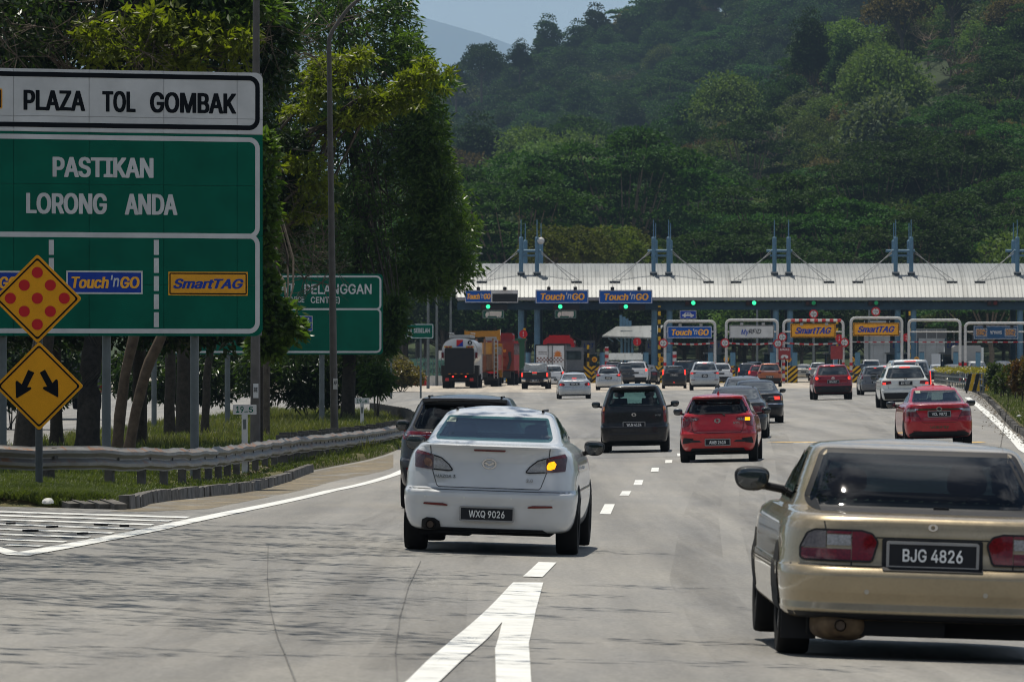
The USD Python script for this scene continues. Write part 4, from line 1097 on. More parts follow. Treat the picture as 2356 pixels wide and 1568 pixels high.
def glass_material(name, tint, refl=1.5):
    return usdkit.material(stage, '/World/Looks/' + name, {
        "f": ("layer_weight", {"blend": 0.5}), "q": ("math", {"math_type": "power", "value2": 4.0}), "k": ("math", {"math_type": "multiply_add", "value2": 0.75, "value3": (refl - 1) * .04}), "t": ("transparent_bsdf", {"color": tint}), "g": ("glossy_bsdf", {"color": (1, 1, 1), "roughness": 0.03}), "m": ("mix_closure", {})},
        [("f.facing", "q.value1"), ("q.value", "k.value1"), ("k.value", "m.fac"), ("t.BSDF", "m.closure1"), ("g.BSDF", "m.closure2")], surface="m.closure")
GLASS = glass_material('tinted_glass', (0.42, 0.54, 0.52), 1.75)
GLASSD = glass_material('dark_tinted_glass', (0.16, 0.19, 0.20), 1.75)
GLASSO = usdkit.material(stage, '/World/Looks/deep_tinted_glass', {"t": ("texture_coordinate", {}), "n": ("noise_texture", {"scale": 1.6, "detail": 2.0}), "r": ("rgb_ramp", {"ramp": [(0.35, (0.006, 0.008, 0.009)), (0.65, (0.035, 0.045, 0.048))]}),
    "p": ("principled_bsdf", {"roughness": 0.03, "ior": 1.7, "specular_ior_level": .7})}, [("t.object", "n.vector"), ("n.fac", "r.fac"), ("r.color", "p.base_color")], surface="p.BSDF")
RUBBER = mat('tyre_rubber', (0.010, 0.010, 0.010), 0.95, scale=12, bump=.3, bscale=80)
ALLOY = mat('alloy_rim', (0.28, 0.28, 0.28), 0.4, metal=.7)
BPLAS = mat('black_plastic', (0.014, 0.014, 0.015), 0.6, scale=8)
UNDER = mat('underbody', (0.01, 0.01, 0.01), 0.95)
CHROME = mat('chrome', (0.7, 0.7, 0.72), 0.08, metal=1.0, var=.02)
def lens_material(name, col, rough=.12):
    return usdkit.material(stage, '/World/Looks/' + name, {"t": ("texture_coordinate", {}), "w": ("noise_texture", {"scale": 70.0, "detail": 1.0}), "r": ("rgb_ramp", {"ramp": [(0.3, np.array(col) * .75), (0.7, np.minimum(np.array(col) * 1.2, 1))]}),
        "p": ("principled_bsdf", {"roughness": rough, "coat_weight": .6, "specular_ior_level": .3})}, [("t.object", "w.vector"), ("w.fac", "r.fac"), ("r.color", "p.base_color")], surface="p.BSDF")
LRED = lens_material('lens_red', (0.11, 0.003, 0.006))
LDARK = lens_material('lens_dark_red', (0.10, 0.008, 0.012))
LCLEAR = lens_material('lens_clear', (0.25, 0.245, 0.24))
LGREY = lens_material('lens_smoke', (0.09, 0.075, 0.07))
LAMB = lens_material('lens_amber', (0.42, 0.14, 0.02))
def lit(name, col, s): return usdkit.material(stage, '/World/Looks/' + name, {"n": ("noise_texture", {"scale": 40.0}), "r": ("rgb_ramp", {"ramp": [(0.3, np.array(col) * .7), (0.7, col)]}), "g": ("geometry", {}), "e": ("emission", {"strength": s})}, [("g.position", "n.vector"), ("n.fac", "r.fac"), ("r.color", "e.color")], surface="e.emission")
LITRED = lit('lamp_red_lit', (1.0, 0.05, 0.035), 1.9)
LITAMB = lit('lamp_amber_lit', (1.0, 0.36, 0.01), 2.2)
LITGRN = lit('lamp_green_lit', (0.05, 1.0, 0.42), 1.5)
LITGRND = lit('lamp_green_dim', (0.02, 0.25, 0.10), 0.5)
LITWHT = lit('lamp_white_lit', (1.0, 0.93, 0.75), 3.0)
PLATEM = mat('plate_black', (0.012, 0.013, 0.016), 0.4)
PLATEW = mat('plate_letters', (0.66, 0.66, 0.64), 0.5)
LINEM = mat('shut_line', (0.02, 0.02, 0.02), 0.7)
CABIN = mat('cabin_trim', (0.03, 0.03, 0.032), 0.9)
CABING = mat('cabin_trim_grey', (0.12, 0.12, 0.12), 0.9)
SEATM = mat('seat_cloth', (0.035, 0.035, 0.037), 0.95)
SOOT = mat('sooty_pipe', (0.08, 0.06, 0.045), 0.7, metal=.5)

# ------------------------------------------------------------------ vehicles: the body builder
class Shell:
    """A car body as a stack of plan outlines. rows: (z, rear y, front inset, half width); y runs forward from the rear bumper."""
    def __init__(s, L, rows, n=4.6, nf=3.2, crown=.05, Dr=.75, steps=64):
        s.L = L; k = np.array(rows, float); k[:, 2] = L - k[:, 2]; s.n, s.nf = n, nf
        t = np.concatenate([[0], np.cumsum(np.sqrt(np.diff(k[:, 0]) ** 2 + np.diff(k[:, 1]) ** 2 + (.35 * np.diff(k[:, 2])) ** 2 + np.diff(k[:, 3]) ** 2) + 1e-4)])
        tt = np.unique(np.concatenate([np.linspace(0, t[-1], steps), t]))
        q = PchipInterpolator(t, k)(tt); q[:, 0] = np.maximum.accumulate(q[:, 0] + np.arange(len(q)) * 1e-7)
        top = q[-1].copy(); mid = (top[1] + top[2]) / 2
        s.q = q; s.zt = top[0]; s.crown = crown; s.Dr0 = Dr
        s.D = np.minimum(Dr, .3 * (q[:, 2] - q[:, 1])); s.Df = np.minimum(1.0, .35 * (q[:, 2] - q[:, 1]))
        u = 1 - (1 - np.linspace(0, 1, 15)) ** 1.7; u = np.concatenate([-u[::-1], u[1:]])
        s.u = u
        rows3 = [s.ring(*q[i], s.D[i], s.Df[i]) for i in range(len(q))]
        for a in (.985, .93, .8, .55, .25):
            b = 1 - a
            r = s.ring(top[0] + crown * (1 - a * a), top[1] + (mid - top[1]) * b, top[2] + (mid - top[2]) * b, top[3] * a, s.D[-1] * a, s.Df[-1] * a)
            rows3.append(r)
        s.P = np.array(rows3); m = s.P.shape[1]; nr = len(s.P)
        i, j = np.meshgrid(np.arange(nr - 1), np.arange(m), indexing='ij')
        qd = np.stack([i * m + j, i * m + (j + 1) % m, (i + 1) * m + (j + 1) % m, (i + 1) * m + j], -1).reshape(-1, 4)
        s.f = np.vstack([qd[:, [0, 1, 2]], qd[:, [0, 2, 3]]])
        s.v = s.P.reshape(-1, 3)
        c0, c1 = len(s.v), len(s.v) + 1
        bot = s.P[0].mean(0); tp = s.P[-1].mean(0) + [0, 0, .002]
        s.v = np.vstack([s.v, bot, tp])
        j = np.arange(m)
        s.f = np.vstack([s.f, np.stack([(j + 1) % m, j, np.full(m, c0)], 1), np.stack([(nr - 1) * m + j, (nr - 1) * m + (j + 1) % m, np.full(m, c1)], 1)])
    def cap(s, w, D, n): return D * (1 - (1 - np.minimum(np.abs(w), 1) ** n) ** (1 / n))
    def ring(s, z, R, Fy, w, D, Df):
        u = s.u
        rear = np.stack([u * w, R + s.cap(u, D, s.n), np.full(len(u), z)], 1)
        k = np.linspace(0, 1, 12)[1:-1]
        sy = R + D + (Fy - Df - R - D) * k
        right = np.stack([np.full(10, w), sy, np.full(10, z)], 1)
        front = np.stack([u[::-1] * w, Fy - s.cap(u[::-1], Df, s.nf), np.full(len(u), z)], 1)
        left = np.stack([np.full(10, -w), sy[::-1], np.full(10, z)], 1)
        return np.vstack([rear, right, front, left])
    def at_z(s, z):
        z = np.clip(z, s.q[0, 0], s.zt)
        g = lambda a: np.interp(z, s.q[:, 0], a)
        return g(s.q[:, 1]), g(s.q[:, 2]), g(s.q[:, 3]), g(s.D), g(s.Df)
    def rear(s, x, z):
        R, _, w, D, _ = s.at_z(z); return R + s.cap(np.clip(np.abs(x) / w, 0, .9995), D, s.n)
    def front(s, x, z):
        _, Fy, w, _, Df = s.at_z(z); return Fy - s.cap(np.clip(np.abs(x) / w, 0, .9995), Df, s.nf)
    def side(s, y, z):
        R, Fy, w, D, Df = s.at_z(z)
        a = np.clip((R + D - y) / D, 0, 1); b = np.clip((y - Fy + Df) / Df, 0, 1)
        return w * (1 - a ** s.n) ** (1 / s.n) * (1 - b ** s.nf) ** (1 / s.nf)
    def patch(s, poly, where='rear', t=.006, off=.0, step=.07, sgn=1, single=False):
        out = []
        for g in getattr(poly, 'geoms', [poly]):
            if g.area < 1e-6: continue
            v, f = trimesh.creation.triangulate_polygon(g, engine='earcut')
            v3, f = trimesh.remesh.subdivide_to_size(np.column_stack([v, np.zeros(len(v))]), f, step, max_iter=14)
            mm = trimesh.Trimesh(v3, f, process=True); v, f = np.array(mm.vertices)[:, :2], np.array(mm.faces)
            a = v[:, 0]; z = v[:, 1]
            if where == 'rear': o = s.rear(a, z); mk = lambda d: np.stack([a, o - d, z], 1)
            elif where == 'front': o = s.front(a, z); mk = lambda d: np.stack([a, o + d, z], 1)
            else: o = s.side(a, z); mk = lambda d: np.stack([sgn * (o + d), a, z], 1)
            A, B = mk(off + t), mk(off - .002)
            # orient the outer face outwards
            nn = np.cross(A[f[:, 1]] - A[f[:, 0]], A[f[:, 2]] - A[f[:, 0]]).sum(0)
            want = {'rear': -nn[1], 'front': nn[1]}.get(where, sgn * nn[0])
            if want < 0: f = f[:, ::-1]
            if single:
                out.append(trimesh.Trimesh(A, f, process=False)); continue
            de = f[:, [0, 1, 1, 2, 2, 0]].reshape(-1, 2)
            key = np.sort(de, 1); _, inv, c = np.unique(key, axis=0, return_inverse=True, return_counts=True)
            be = de[c[inv.ravel()] == 1]
            n = len(v)
            W = np.concatenate([np.stack([be[:, 1], be[:, 0], be[:, 0] + n], 1), np.stack([be[:, 1], be[:, 0] + n, be[:, 1] + n], 1)])
            out.append(trimesh.Trimesh(np.vstack([A, B]), np.vstack([f, f[:, ::-1] + n, W]), process=False))
        return trimesh.util.concatenate(out)
    def body(s, cut_rear=None, cut_front=None, cut_side=None, inset=0.0, zmin=None):
        v, f = s.v, s.f
        c = v[f].mean(1); keep = np.ones(len(f), bool)
        from shapely import contains_xy
        mid = np.interp(c[:, 2], s.q[:, 0], (s.q[:, 1] + s.q[:, 2]) / 2)
        n = np.cross(v[f[:, 1]] - v[f[:, 0]], v[f[:, 2]] - v[f[:, 0]]); n /= np.maximum(np.linalg.norm(n, axis=1, keepdims=True), 1e-12)
        if cut_rear is not None: keep &= ~(contains_xy(cut_rear, c[:, 0], c[:, 2]) & (c[:, 1] < mid) & (np.abs(n[:, 0]) < .75))
        if cut_front is not None: keep &= ~(contains_xy(cut_front, c[:, 0], c[:, 2]) & (c[:, 1] > mid) & (np.abs(n[:, 0]) < .75))
        if cut_side is not None: keep &= ~(contains_xy(cut_side, c[:, 1], c[:, 2]) & (np.abs(n[:, 0]) > .5))
        if zmin is not None: keep &= c[:, 2] > zmin
        m = trimesh.Trimesh(v, f[keep], process=False)
        if inset:
            vn = np.zeros_like(v); 
            for k in range(3): np.add.at(vn, f[:, k], n)
            vn /= np.maximum(np.linalg.norm(vn, axis=1, keepdims=True), 1e-9)
            m = trimesh.Trimesh(v - vn * inset, f[keep][:, ::-1], process=False)
        m.remove_unreferenced_vertices()
        return m

def rounded(pts, r=.015):
    return Polygon(pts).buffer(-r).buffer(r, quad_segs=5)
def mirrored(p): return affinity.scale(p, -1, 1, origin=(0, 0))
def both(p): return [p, mirrored(p)]

WHEELS = {}
def wheel_meshes(r, w):
    if (r, w) not in WHEELS:
        h = w / 2
        prof = np.array([(r * .62, -h * .9), (r * .8, -h), (r * .95, -h * .96), (r * .985, -h * .82), (r, -h * .5), (r, h * .5), (r * .985, h * .82), (r * .95, h * .96), (r * .8, h), (r * .62, h * .9), (r * .62, -h * .9)])
        ty = trimesh.creation.revolve(prof, sections=36); ty.apply_transform(trimesh.transformations.rotation_matrix(np.pi / 2, [0, 1, 0]))
        rim = MB()
        cyl = trimesh.creation.cylinder(r * .63, w * .5, sections=28); cyl.apply_transform(trimesh.transformations.rotation_matrix(np.pi / 2, [0, 1, 0])); rim.mesh(cyl)
        for k in range(5):
            a = k * 2 * np.pi / 5
            for sg_ in (-1, 1):
                b = trimesh.creation.box((.03, r * .14, r * .56)); b.apply_translation((0, 0, r * .33)); b.apply_transform(trimesh.transformations.rotation_matrix(a, [1, 0, 0])); b.apply_translation((sg_ * w * .34, 0, 0)); rim.mesh(b)
        WHEELS[(r, w)] = (ty, rim.done())
    return WHEELS[(r, w)]

def plate(t, sh, x, z, w, h, txt, frame_=True, where='rear', tilt=True):
    """A number plate standing on the rear (or front) of the body."""
    f = sh.rear if where == 'rear' else sh.front
    y = float(np.min(f(np.array([x, x - w / 2, x + w / 2]), np.array([z, z, z])))) if where == 'rear' else float(np.max(f(np.array([x, x - w / 2, x + w / 2]), np.array([z, z, z]))))
    if where == 'rear':
        p = part('number_plate', xz(rrect(x - w / 2, z - h / 2, x + w / 2, z + h / 2, .012), y - .026, y + .06), PLATEM, t)
        if frame_: part('plate_frame', xz(rrect(x - w / 2 - .012, z - h / 2 - .012, x + w / 2 + .012, z + h / 2 + .012, .015).difference(sbox(x - w / 2 + .004, z - h / 2 + .004, x + w / 2 - .004, z + h / 2 - .004)), y - .03, y + .05), ALLOY, p)
        if txt: part('lettering', text(txt, x - w * .34, x + w * .34, z - h * .26, h * .52, y - .026), PLATEW, p)
    else:
        part('number_plate', xz(rrect(x - w / 2, z - h / 2, x + w / 2, z + h / 2, .012), y - .05, y + .02), PLATEM, t)

def mirror_part(t, sh, y, z, m, size=(.2, .13), sx=.0):
    for sg_ in (1, -1):
        x = float(sh.side(np.array([y]), np.array([z]))[0])
        b = trimesh.creation.icosphere(3, 1.0)
        v = np.array(b.vertices); v = np.sign(v) * np.abs(v) ** .75
        v /= np.max(np.abs(v), 0)
        v[:, 0] *= size[0] / 2 * (1 + .12 * v[:, 2]); v[:, 1] *= .07; v[:, 2] *= size[1] / 2 * (1 - .1 * v[:, 0])
        v[:, 0] *= sg_
        b.vertices = v + [sg_ * (x + .05 + sx + size[0] / 2), y, z + size[1] * .45]
        if sg_ < 0: b.invert()
        o = part('door_mirror', b, m, t, smooth=True)
        gl = v * np.array([.86, .2, .84]) + [sg_ * (x + .05 + sx + size[0] / 2), y - .066, z + size[1] * .45]
        g = trimesh.Trimesh(gl, b.faces, process=False)
        part('mirror_glass', g, GLASSO, o, smooth=True)
        part('mirror_stalk', MB().tube([(sg_ * (x - .03), y + .02, z), (sg_ * (x + .1 + sx), y + .01, z + .03)], .025, 8), BPLAS, o)

def seats(t, L, W, H, y1, belt):
    """Front seats and rear bench seen through the glass."""
    def seat(x, y, w, z0, z1, head):
        mb = MB()
        b = trimesh.creation.box((w, .14, z1 - z0)).subdivide().subdivide(); v = np.array(b.vertices)
        v[:, 0] *= 1 - .25 * np.clip(v[:, 2] / (z1 - z0) + .5, 0, 1) ** 2; b.vertices = v
        b.apply_translation((x, y, (z0 + z1) / 2)); mb.mesh(b)
        if head:
            s_ = trimesh.creation.icosphere(2, 1.0); vv = np.array(s_.vertices); vv = np.sign(vv) * np.abs(vv) ** .6; s_.vertices = vv / np.abs(vv).max(0) * [.12, .05, .075] + [x, y, z1 + .10]; mb.mesh(s_)
            mb.tube([(x, y, z1 - .03), (x, y, z1 + .06)], .03, 6)
        return mb
    for x in (-.36, .36): part('seat', seat(x, y1 + 1.0, .48, .4, H - .36, True), SEATM, t)
    part('rear_bench', seat(0, y1 + .12, W * .72, .4, belt - .03, False), SEATM, t)
    for x in (-.38, .38): part('headrest', seat(x, y1 + .12, .22, belt - .1, belt + .06, False), SEATM, t)
    part('dashboard', MB().box((0, y1 + 2.05, belt - .12), (W * .74, .4, .3)), CABIN, t)
    part('floor', MB().box((0, y1 + .9, .45), (W * .7, 2.6, .04)), CABIN, t)

SIZES = {}
def vehicle(name, label, px, gy, yaw, spec, group=None, wpx=None, facing=1, extra=None, cat=None, dz=0.0, roll=None):
    """px, gy: where the middle of the rear axle meets the road in the photo (view pixels); the body is built round it."""
    S = dict(spec)
    L, W, H = S['L'], S['W'], S['H']
    p = on_ground(px, gy)
    k = math.degrees(math.atan(float(tilt_k(p[1])))) if roll is None else roll
    yr = S.get('yr', .85)
    if facing > 0:   # px is the middle of the tail: step back to the axle
        d_ = p[1] - yr
        p = np.array([(px - CX) * d_ / F + yr * math.sin(math.radians(yaw)), p[1], 0]); p[2] = float(zr(p[0], p[1]))
    t = UsdGeom.Xform.Define(stage, path_for(name))
    t.AddTranslateOp().Set(Gf.Vec3d(float(p[0]), float(p[1]), float(p[2]) + dz))
    t.AddRotateXYZOp().Set(Gf.Vec3f(0, -k, -yaw + (180 if facing < 0 else 0)))
    t.AddTranslateOp(UsdGeom.XformOp.PrecisionDouble, 'axle').Set(Gf.Vec3d(0, -yr if facing > 0 else -(L - S.get('yf', .85)), 0))
    t = tag(t, label, cat or S.get('cat', 'car'), group)
    sh = Shell(L, S['rows'], S.get('n', 4.6), S.get('nf', 3.2), S.get('crown', .045), S.get('Dr', .75), S.get('steps', 64))
    paint = PT[S['paint']]
    rw = S.get('rear_window'); see = S.get('see', False)
    fw_ = S.get('windscreen'); sw = S.get('side_windows', [])
    if see:
        cut = lambda q: q.buffer(-.025)
        bd = sh.body(cut(rw), cut(fw_), unary_union([cut(a) for a in sw]))
        part('body', bd, paint, t, smooth=38)
        part('cabin_lining', sh.body(cut(rw), cut(fw_), unary_union([cut(a) for a in sw]), inset=.03, zmin=H * .55), CABING if S.get('light_cabin') else CABIN, t, smooth=38)
        seats(t, L, W, H, S.get('seat_y', float(sh.rear(np.array([0.0]), np.array([S['belt'] + .05]))[0]) + .25), S['belt'])
    else:
        part('body', sh.body(), paint, t, smooth=38)
    G_ = (S.get('glass') or GLASS) if see else GLASSO
    if rw is not None:
        if S.get('black_surround'): part('window_surround', sh.patch(rw.buffer(.028, join_style=2).difference(rw.buffer(-.03)), off=.001, t=.004), BPLAS, t, smooth=50)
        part('rear_window', sh.patch(rw, off=.004, t=.004, step=.12, single=True), G_, t, smooth=50)
    if fw_ is not None: part('windscreen', sh.patch(fw_, 'front', off=.004, t=.004, step=.15, single=True), G_, t, smooth=50)
    for q in sw:
        for sg_ in (1, -1): part('side_window', sh.patch(q, 'side', off=.003, t=.004, sgn=sg_, step=.2, single=True), (S.get('glass') or GLASS) if see else GLASSO, t, smooth=50)
    for ln in S.get('lines', []): part('shut_line', sh.patch(LineString(ln).buffer(S.get('lw', .005), cap_style=2), off=.0008, t=.0012, step=.1), LINEM, t)
    for nm, poly, m, mir in S.get('parts', []):
        polys = both(poly) if mir else [poly]
        for q in polys: part(nm, sh.patch(q, off=S.get('poff', .002), t=.007), m, t, smooth=50)
    for nm, poly, m, mir in S.get('front_parts', []):
        for q in (both(poly) if mir else [poly]): part(nm, sh.patch(q, 'front', off=.002, t=.01), m, t, smooth=50)
    if 'plate' in S: plate(t, sh, *S['plate'])
    if S.get('plate_f'): plate(t, sh, 0, S['plate_f'], .5, .12, '', where='front')
    # wheels, arches, underside
    r = S.get('r', .31); tw = S.get('tw', .2); track = S.get('track', W / 2 - .005)
    yf = L - S.get('yf', .85)
    ty, rim = wheel_meshes(r, tw)
    for y in (yr, yf):
        for sg_ in (1, -1):
            a = ty.copy(); a.apply_translation((sg_ * (track - tw / 2), y, r))
            w_ = part('wheel', a, RUBBER, t, smooth=40)
            b = rim.copy(); b.apply_translation((sg_ * (track - tw / 2), y, r)); part('rim', b, ALLOY, w_)
            arch = Point(y, r + .02).buffer(r + .055, quad_segs=8).intersection(sbox(y - 1, sh.q[0, 0] + .01, y + 1, 2))
            part('wheel_arch', sh.patch(arch, 'side', off=.0, t=.002, sgn=sg_, step=.15), UNDER, t)
    zb = sh.q[0, 0]
    und = S.get('under', (.17, .78))
    part('underbody', MB().box((0, L * .5, (zb + und[0]) / 2 + .02), (W * und[1], L * .86, zb - und[0] + .06)).box((0, yr, r * .95), (W * .8, .12, .1)).box((W * -.12, .35, (zb + und[0]) / 2), (W * .34, .45, zb - und[0])).box((0, yf, r * .8), (W * .8, .3, .16)), UNDER, t)
    if 'mirror' in S:
        my, mz = S['mirror'][:2]; mirror_part(t, sh, my, mz, PT[S['mirror_paint']] if 'mirror_paint' in S else BPLAS, S.get('mirror_size', (.2, .14)), S.get('mirror_sx', 0))
    for (ex, ez, er) in S.get('exhaust', []):
        part('exhaust_pipe', MB().tube([(ex, S.get('ey', .04), ez), (ex, .5, ez)], er, 14, cap=False).tube([(ex, S.get('ey', .04) + .012, ez), (ex, .5, ez)], er * .78, 14), SOOT, t, smooth=40)
    if S.get('fin'):
        y0 = S['fin']; z0 = H
        part('roof_fin', trimesh.Trimesh(np.array([(-.035, y0, z0 - .02), (.035, y0, z0 - .02), (0, y0 + .03, z0 + .07), (0, y0 + .2, z0 - .01), (-.03, y0 + .18, z0 - .02), (.03, y0 + .18, z0 - .02)]), np.array([[0, 1, 2], [0, 2, 4], [1, 5, 2], [2, 5, 3], [2, 3, 4], [0, 4, 5], [0, 5, 1]]), process=False), paint, t)
    if S.get('rails'):
        for sg_ in (1, -1):
            x = sg_ * (S['rows'][-1][3] - .03); a = S['rows'][-1][1] + .3; b = a + S.get('rail_len', 1.7)
            part('roof_rail', MB().tube([(x, a, H - .05), (x, a + .1, H + .025), (x, b - .1, H + .025), (x, b, H - .05)], .018, 8), S.get('rail_m', ALLOY), t)
    if S.get('trim'):
        for sg_ in (1, -1):   # dark drip channels along the roof
            tp = S['rows'][-1]; x = sg_ * (tp[3] * .9)
            part('roof_channel', MB().tube([(x * 1.0, tp[1] + .02, H - S.get('crown', .045) * .72), (x, tp[1] + 1.0, H - S.get('crown', .045) * .74)], .014, 6), BPLAS, t)
    if S.get('wiper'):
        a, b, c = S['wiper']
        W3 = np.array([(q[0], float(sh.rear(np.array([q[0]]), np.array([q[1]]))[0]) - .03, q[1]) for q in (a, b, c)])
        part('rear_wiper', MB().tube(W3, [.018, .014, .008], 6), BPLAS, t)
    if S.get('spoiler'):
        z0, wd, dp, th = S['spoiler']
        y = float(sh.rear(np.array([0.0]), np.array([z0]))[0])
        sp = trimesh.creation.box((wd, dp, th)).subdivide().subdivide(); v = np.array(sp.vertices)
        v[:, 1] += (np.abs(v[:, 0]) / (wd / 2)) ** 3 * dp * .5; v[:, 2] *= np.where(v[:, 1] < 0, .55, 1.0); v[:, 2] -= (np.abs(v[:, 0]) / (wd / 2)) ** 4 * .02
        sp.vertices = v + [0, y - dp * .1, z0]
        part('roof_spoiler', sp, paint, t, smooth=50)
    for nm, m_, z0, x0, x1, h, txt_ in S.get('badges', []):
        y = float(np.min(sh.rear(np.array([x0, x1]), np.array([z0, z0]))))
        part(nm, text(txt_, x0, x1, z0, h, y - .003, depth=.004), m_, t)
    for bx, bz, br, *kind_ in S.get('emblem', []):
        y = float(sh.rear(np.array([bx]), np.array([bz]))[0])
        ring_ = Point(bx, bz).buffer(br).difference(Point(bx, bz).buffer(br * .8)).union(Polygon([(bx - br * .78, bz + br * .1), (bx - br * .5, bz + br * .35), (bx, bz - br * .1), (bx + br * .5, bz + br * .35), (bx + br * .78, bz + br * .1), (bx, bz - br * .4)]))
        if not kind_: ring_ = Point(bx, bz).buffer(br).difference(affinity.scale(Point(bx, bz).buffer(br * .55), .8, 1.1))
        part('badge', xz(affinity.scale(ring_, 1.15, .85, origin=(bx, bz)), y - .014, y), CHROME, t)
    if extra: extra(t, sh, S)
    return t
# ------------------------------------------------------------------ vehicles: the kinds
def winds(sh_rows, L, zb, zt, fr=.02):
    k = np.array(sh_rows, float)
    g = lambda z, c: np.interp(z, k[:, 0], k[:, c])
    return g, lambda z, inset: g(z, 3) - inset

def common(L, W, H, rows, belt, top, b_in=.09, t_in=.10, ybk=.3, pillars=2, fbelt=None):
    """Windows that follow from the rows of a body."""
    k = np.array(rows, float)
    g = lambda z, c: float(np.interp(z, k[:, 0], k[:, c]))
    rw = rounded([(-(g(belt, 3) - b_in), belt), (g(belt, 3) - b_in, belt), (g(top, 3) - t_in, top), (-(g(top, 3) - t_in), top)], .04)
    fb = (fbelt or belt + .02)
    fw_ = rounded([(-(g(fb, 3) - .08), fb), (g(fb, 3) - .08, fb), (g(top, 3) - .08, top), (-(g(top, 3) - .08), top)], .04)
    yb0, yt0 = g(belt, 1) + ybk, g(top, 1) + ybk * .85
    yb1, yt1 = L - g(belt + .03, 2) - .28, L - g(top, 2) - .22
    sw = []
    for i in range(pillars):
        a, b = i / pillars, (i + 1) / pillars
        m_ = .03
        q = [(yb0 + (yb1 - yb0) * a + m_, belt + .015), (yb0 + (yb1 - yb0) * b - m_, belt + .015), (yt0 + (yt1 - yt0) * b - m_, top), (yt0 + (yt1 - yt0) * a + m_, top)]
        sw.append(rounded(q, .03))
    return dict(L=L, W=W, H=H, rows=rows, belt=belt, rear_window=rw, windscreen=fw_, side_windows=sw)

def sedan(W=1.74, H=1.45, L=4.5, **kw):
    w = W / 2; k = H / 1.46
    rows = [(.22 * k, .10, .22, w * .92), (.26 * k, .05, .10, w * .96), (.45 * k, .0, 0, w * .985), (.60 * k, .01, .02, w), (.64 * k, .05, .04, w * .995), (.82 * k, .07, .15, w * .985), (.95 * k, .09, .45, w * .955), (1.0 * k, .12, 1.0, w * .92), (1.03 * k, .38, 1.25, w * .88), (1.06 * k, .62, 1.35, w * .84),
            (1.22 * k, 1.02, 1.62, w * .755), (1.38 * k, 1.38, 1.98, w * .655), (1.42 * k, 1.55, 2.15, w * .60)]
    S = common(L, W, H, rows, 1.09 * k, 1.36 * k, .06, .055)
    S.update(parts=[('tail_light', rounded([(w * .93, .70 * k), (w * .93, .90 * k), (w * .55, .90 * k), (w * .6, .72 * k)]), LRED, True)], plate=(0, .74 * k, .5, .115, ''), mirror=(L - 1.55, 1.0 * k), yr=.95, yf=.88,
             lines=[[(-w * .8, .98 * k), (-w * .72, .68 * k), (w * .72, .68 * k), (w * .8, .98 * k)]], exhaust=[(-w * .55, .27, .03)])
    S.update(kw); return S

def hatch(W=1.7, H=1.52, L=3.9, **kw):
    w = W / 2; k = H / 1.52
    rows = [(.22 * k, .09, .2, w * .90), (.27 * k, .04, .08, w * .95), (.42 * k, .0, 0, w * .985), (.58 * k, .0, .02, w), (.62 * k, .03, .03, w * .995), (.86 * k, .06, .14, w * .985), (.98 * k, .09, .55, w * .955), (1.02 * k, .11, 1.05, w * .925), (1.06 * k, .14, 1.15, w * .90),
            (1.24 * k, .25, 1.5, w * .81), (1.40 * k, .36, 1.85, w * .72), (1.455 * k, .36, 2.0, w * .675), (1.475 * k, .42, 2.1, w * .62)]
    S = common(L, W, H, rows, 1.07 * k, 1.38 * k, .10, .085, .35)
    S.update(parts=[('tail_light', rounded([(w * .95, .82 * k), (w * .93, 1.06 * k), (w * .68, 1.02 * k), (w * .72, .86 * k)]), LRED, True)], plate=(0, .62 * k, .5, .115, ''), mirror=(L - 1.5, 1.0 * k), yr=.62, yf=.78,
             lines=[[(-w * .74, 1.03 * k), (-w * .70, .66 * k), (w * .70, .66 * k), (w * .74, 1.03 * k)]], wiper=((0.05, 1.08 * k), (.0, 1.11 * k), (-.3, 1.12 * k)), Dr=.5)
    S.update(kw); return S

def suv(W=1.84, H=1.7, L=4.5, **kw):
    w = W / 2; k = H / 1.7
    rows = [(.32 * k, .12, .25, w * .90), (.38 * k, .05, .1, w * .95), (.55 * k, .0, 0, w * .985), (.72 * k, .01, .02, w), (.76 * k, .05, .03, w * .995), (1.0 * k, .07, .12, w * .985), (1.10 * k, .10, .5, w * .96), (1.14 * k, .12, 1.1, w * .93), (1.18 * k, .15, 1.2, w * .90),
            (1.38 * k, .28, 1.55, w * .81), (1.56 * k, .42, 1.9, w * .73), (1.62 * k, .43, 2.05, w * .69), (1.65 * k, .5, 2.2, w * .63)]
    S = common(L, W, H, rows, 1.19 * k, 1.54 * k, .10, .09, .4)
    S.update(parts=[('tail_light', rounded([(w * .95, .94 * k), (w * .93, 1.14 * k), (w * .62, 1.10 * k), (w * .66, .98 * k)]), LRED, True),
                    ('lower_bumper', Polygon([(-w * .86, .36 * k), (w * .86, .36 * k), (w * .92, .60 * k), (-w * .92, .60 * k)]), BPLAS, False)], plate=(0, .86 * k, .5, .115, ''), mirror=(L - 1.6, 1.12 * k), yr=.85, yf=.88, r=.35, tw=.22,
             lines=[[(-w * .74, 1.14 * k), (-w * .72, .78 * k), (w * .72, .78 * k), (w * .74, 1.14 * k)]], Dr=.55, under=(.25, .78), mirror_size=(.22, .17))
    S.update(kw); return S

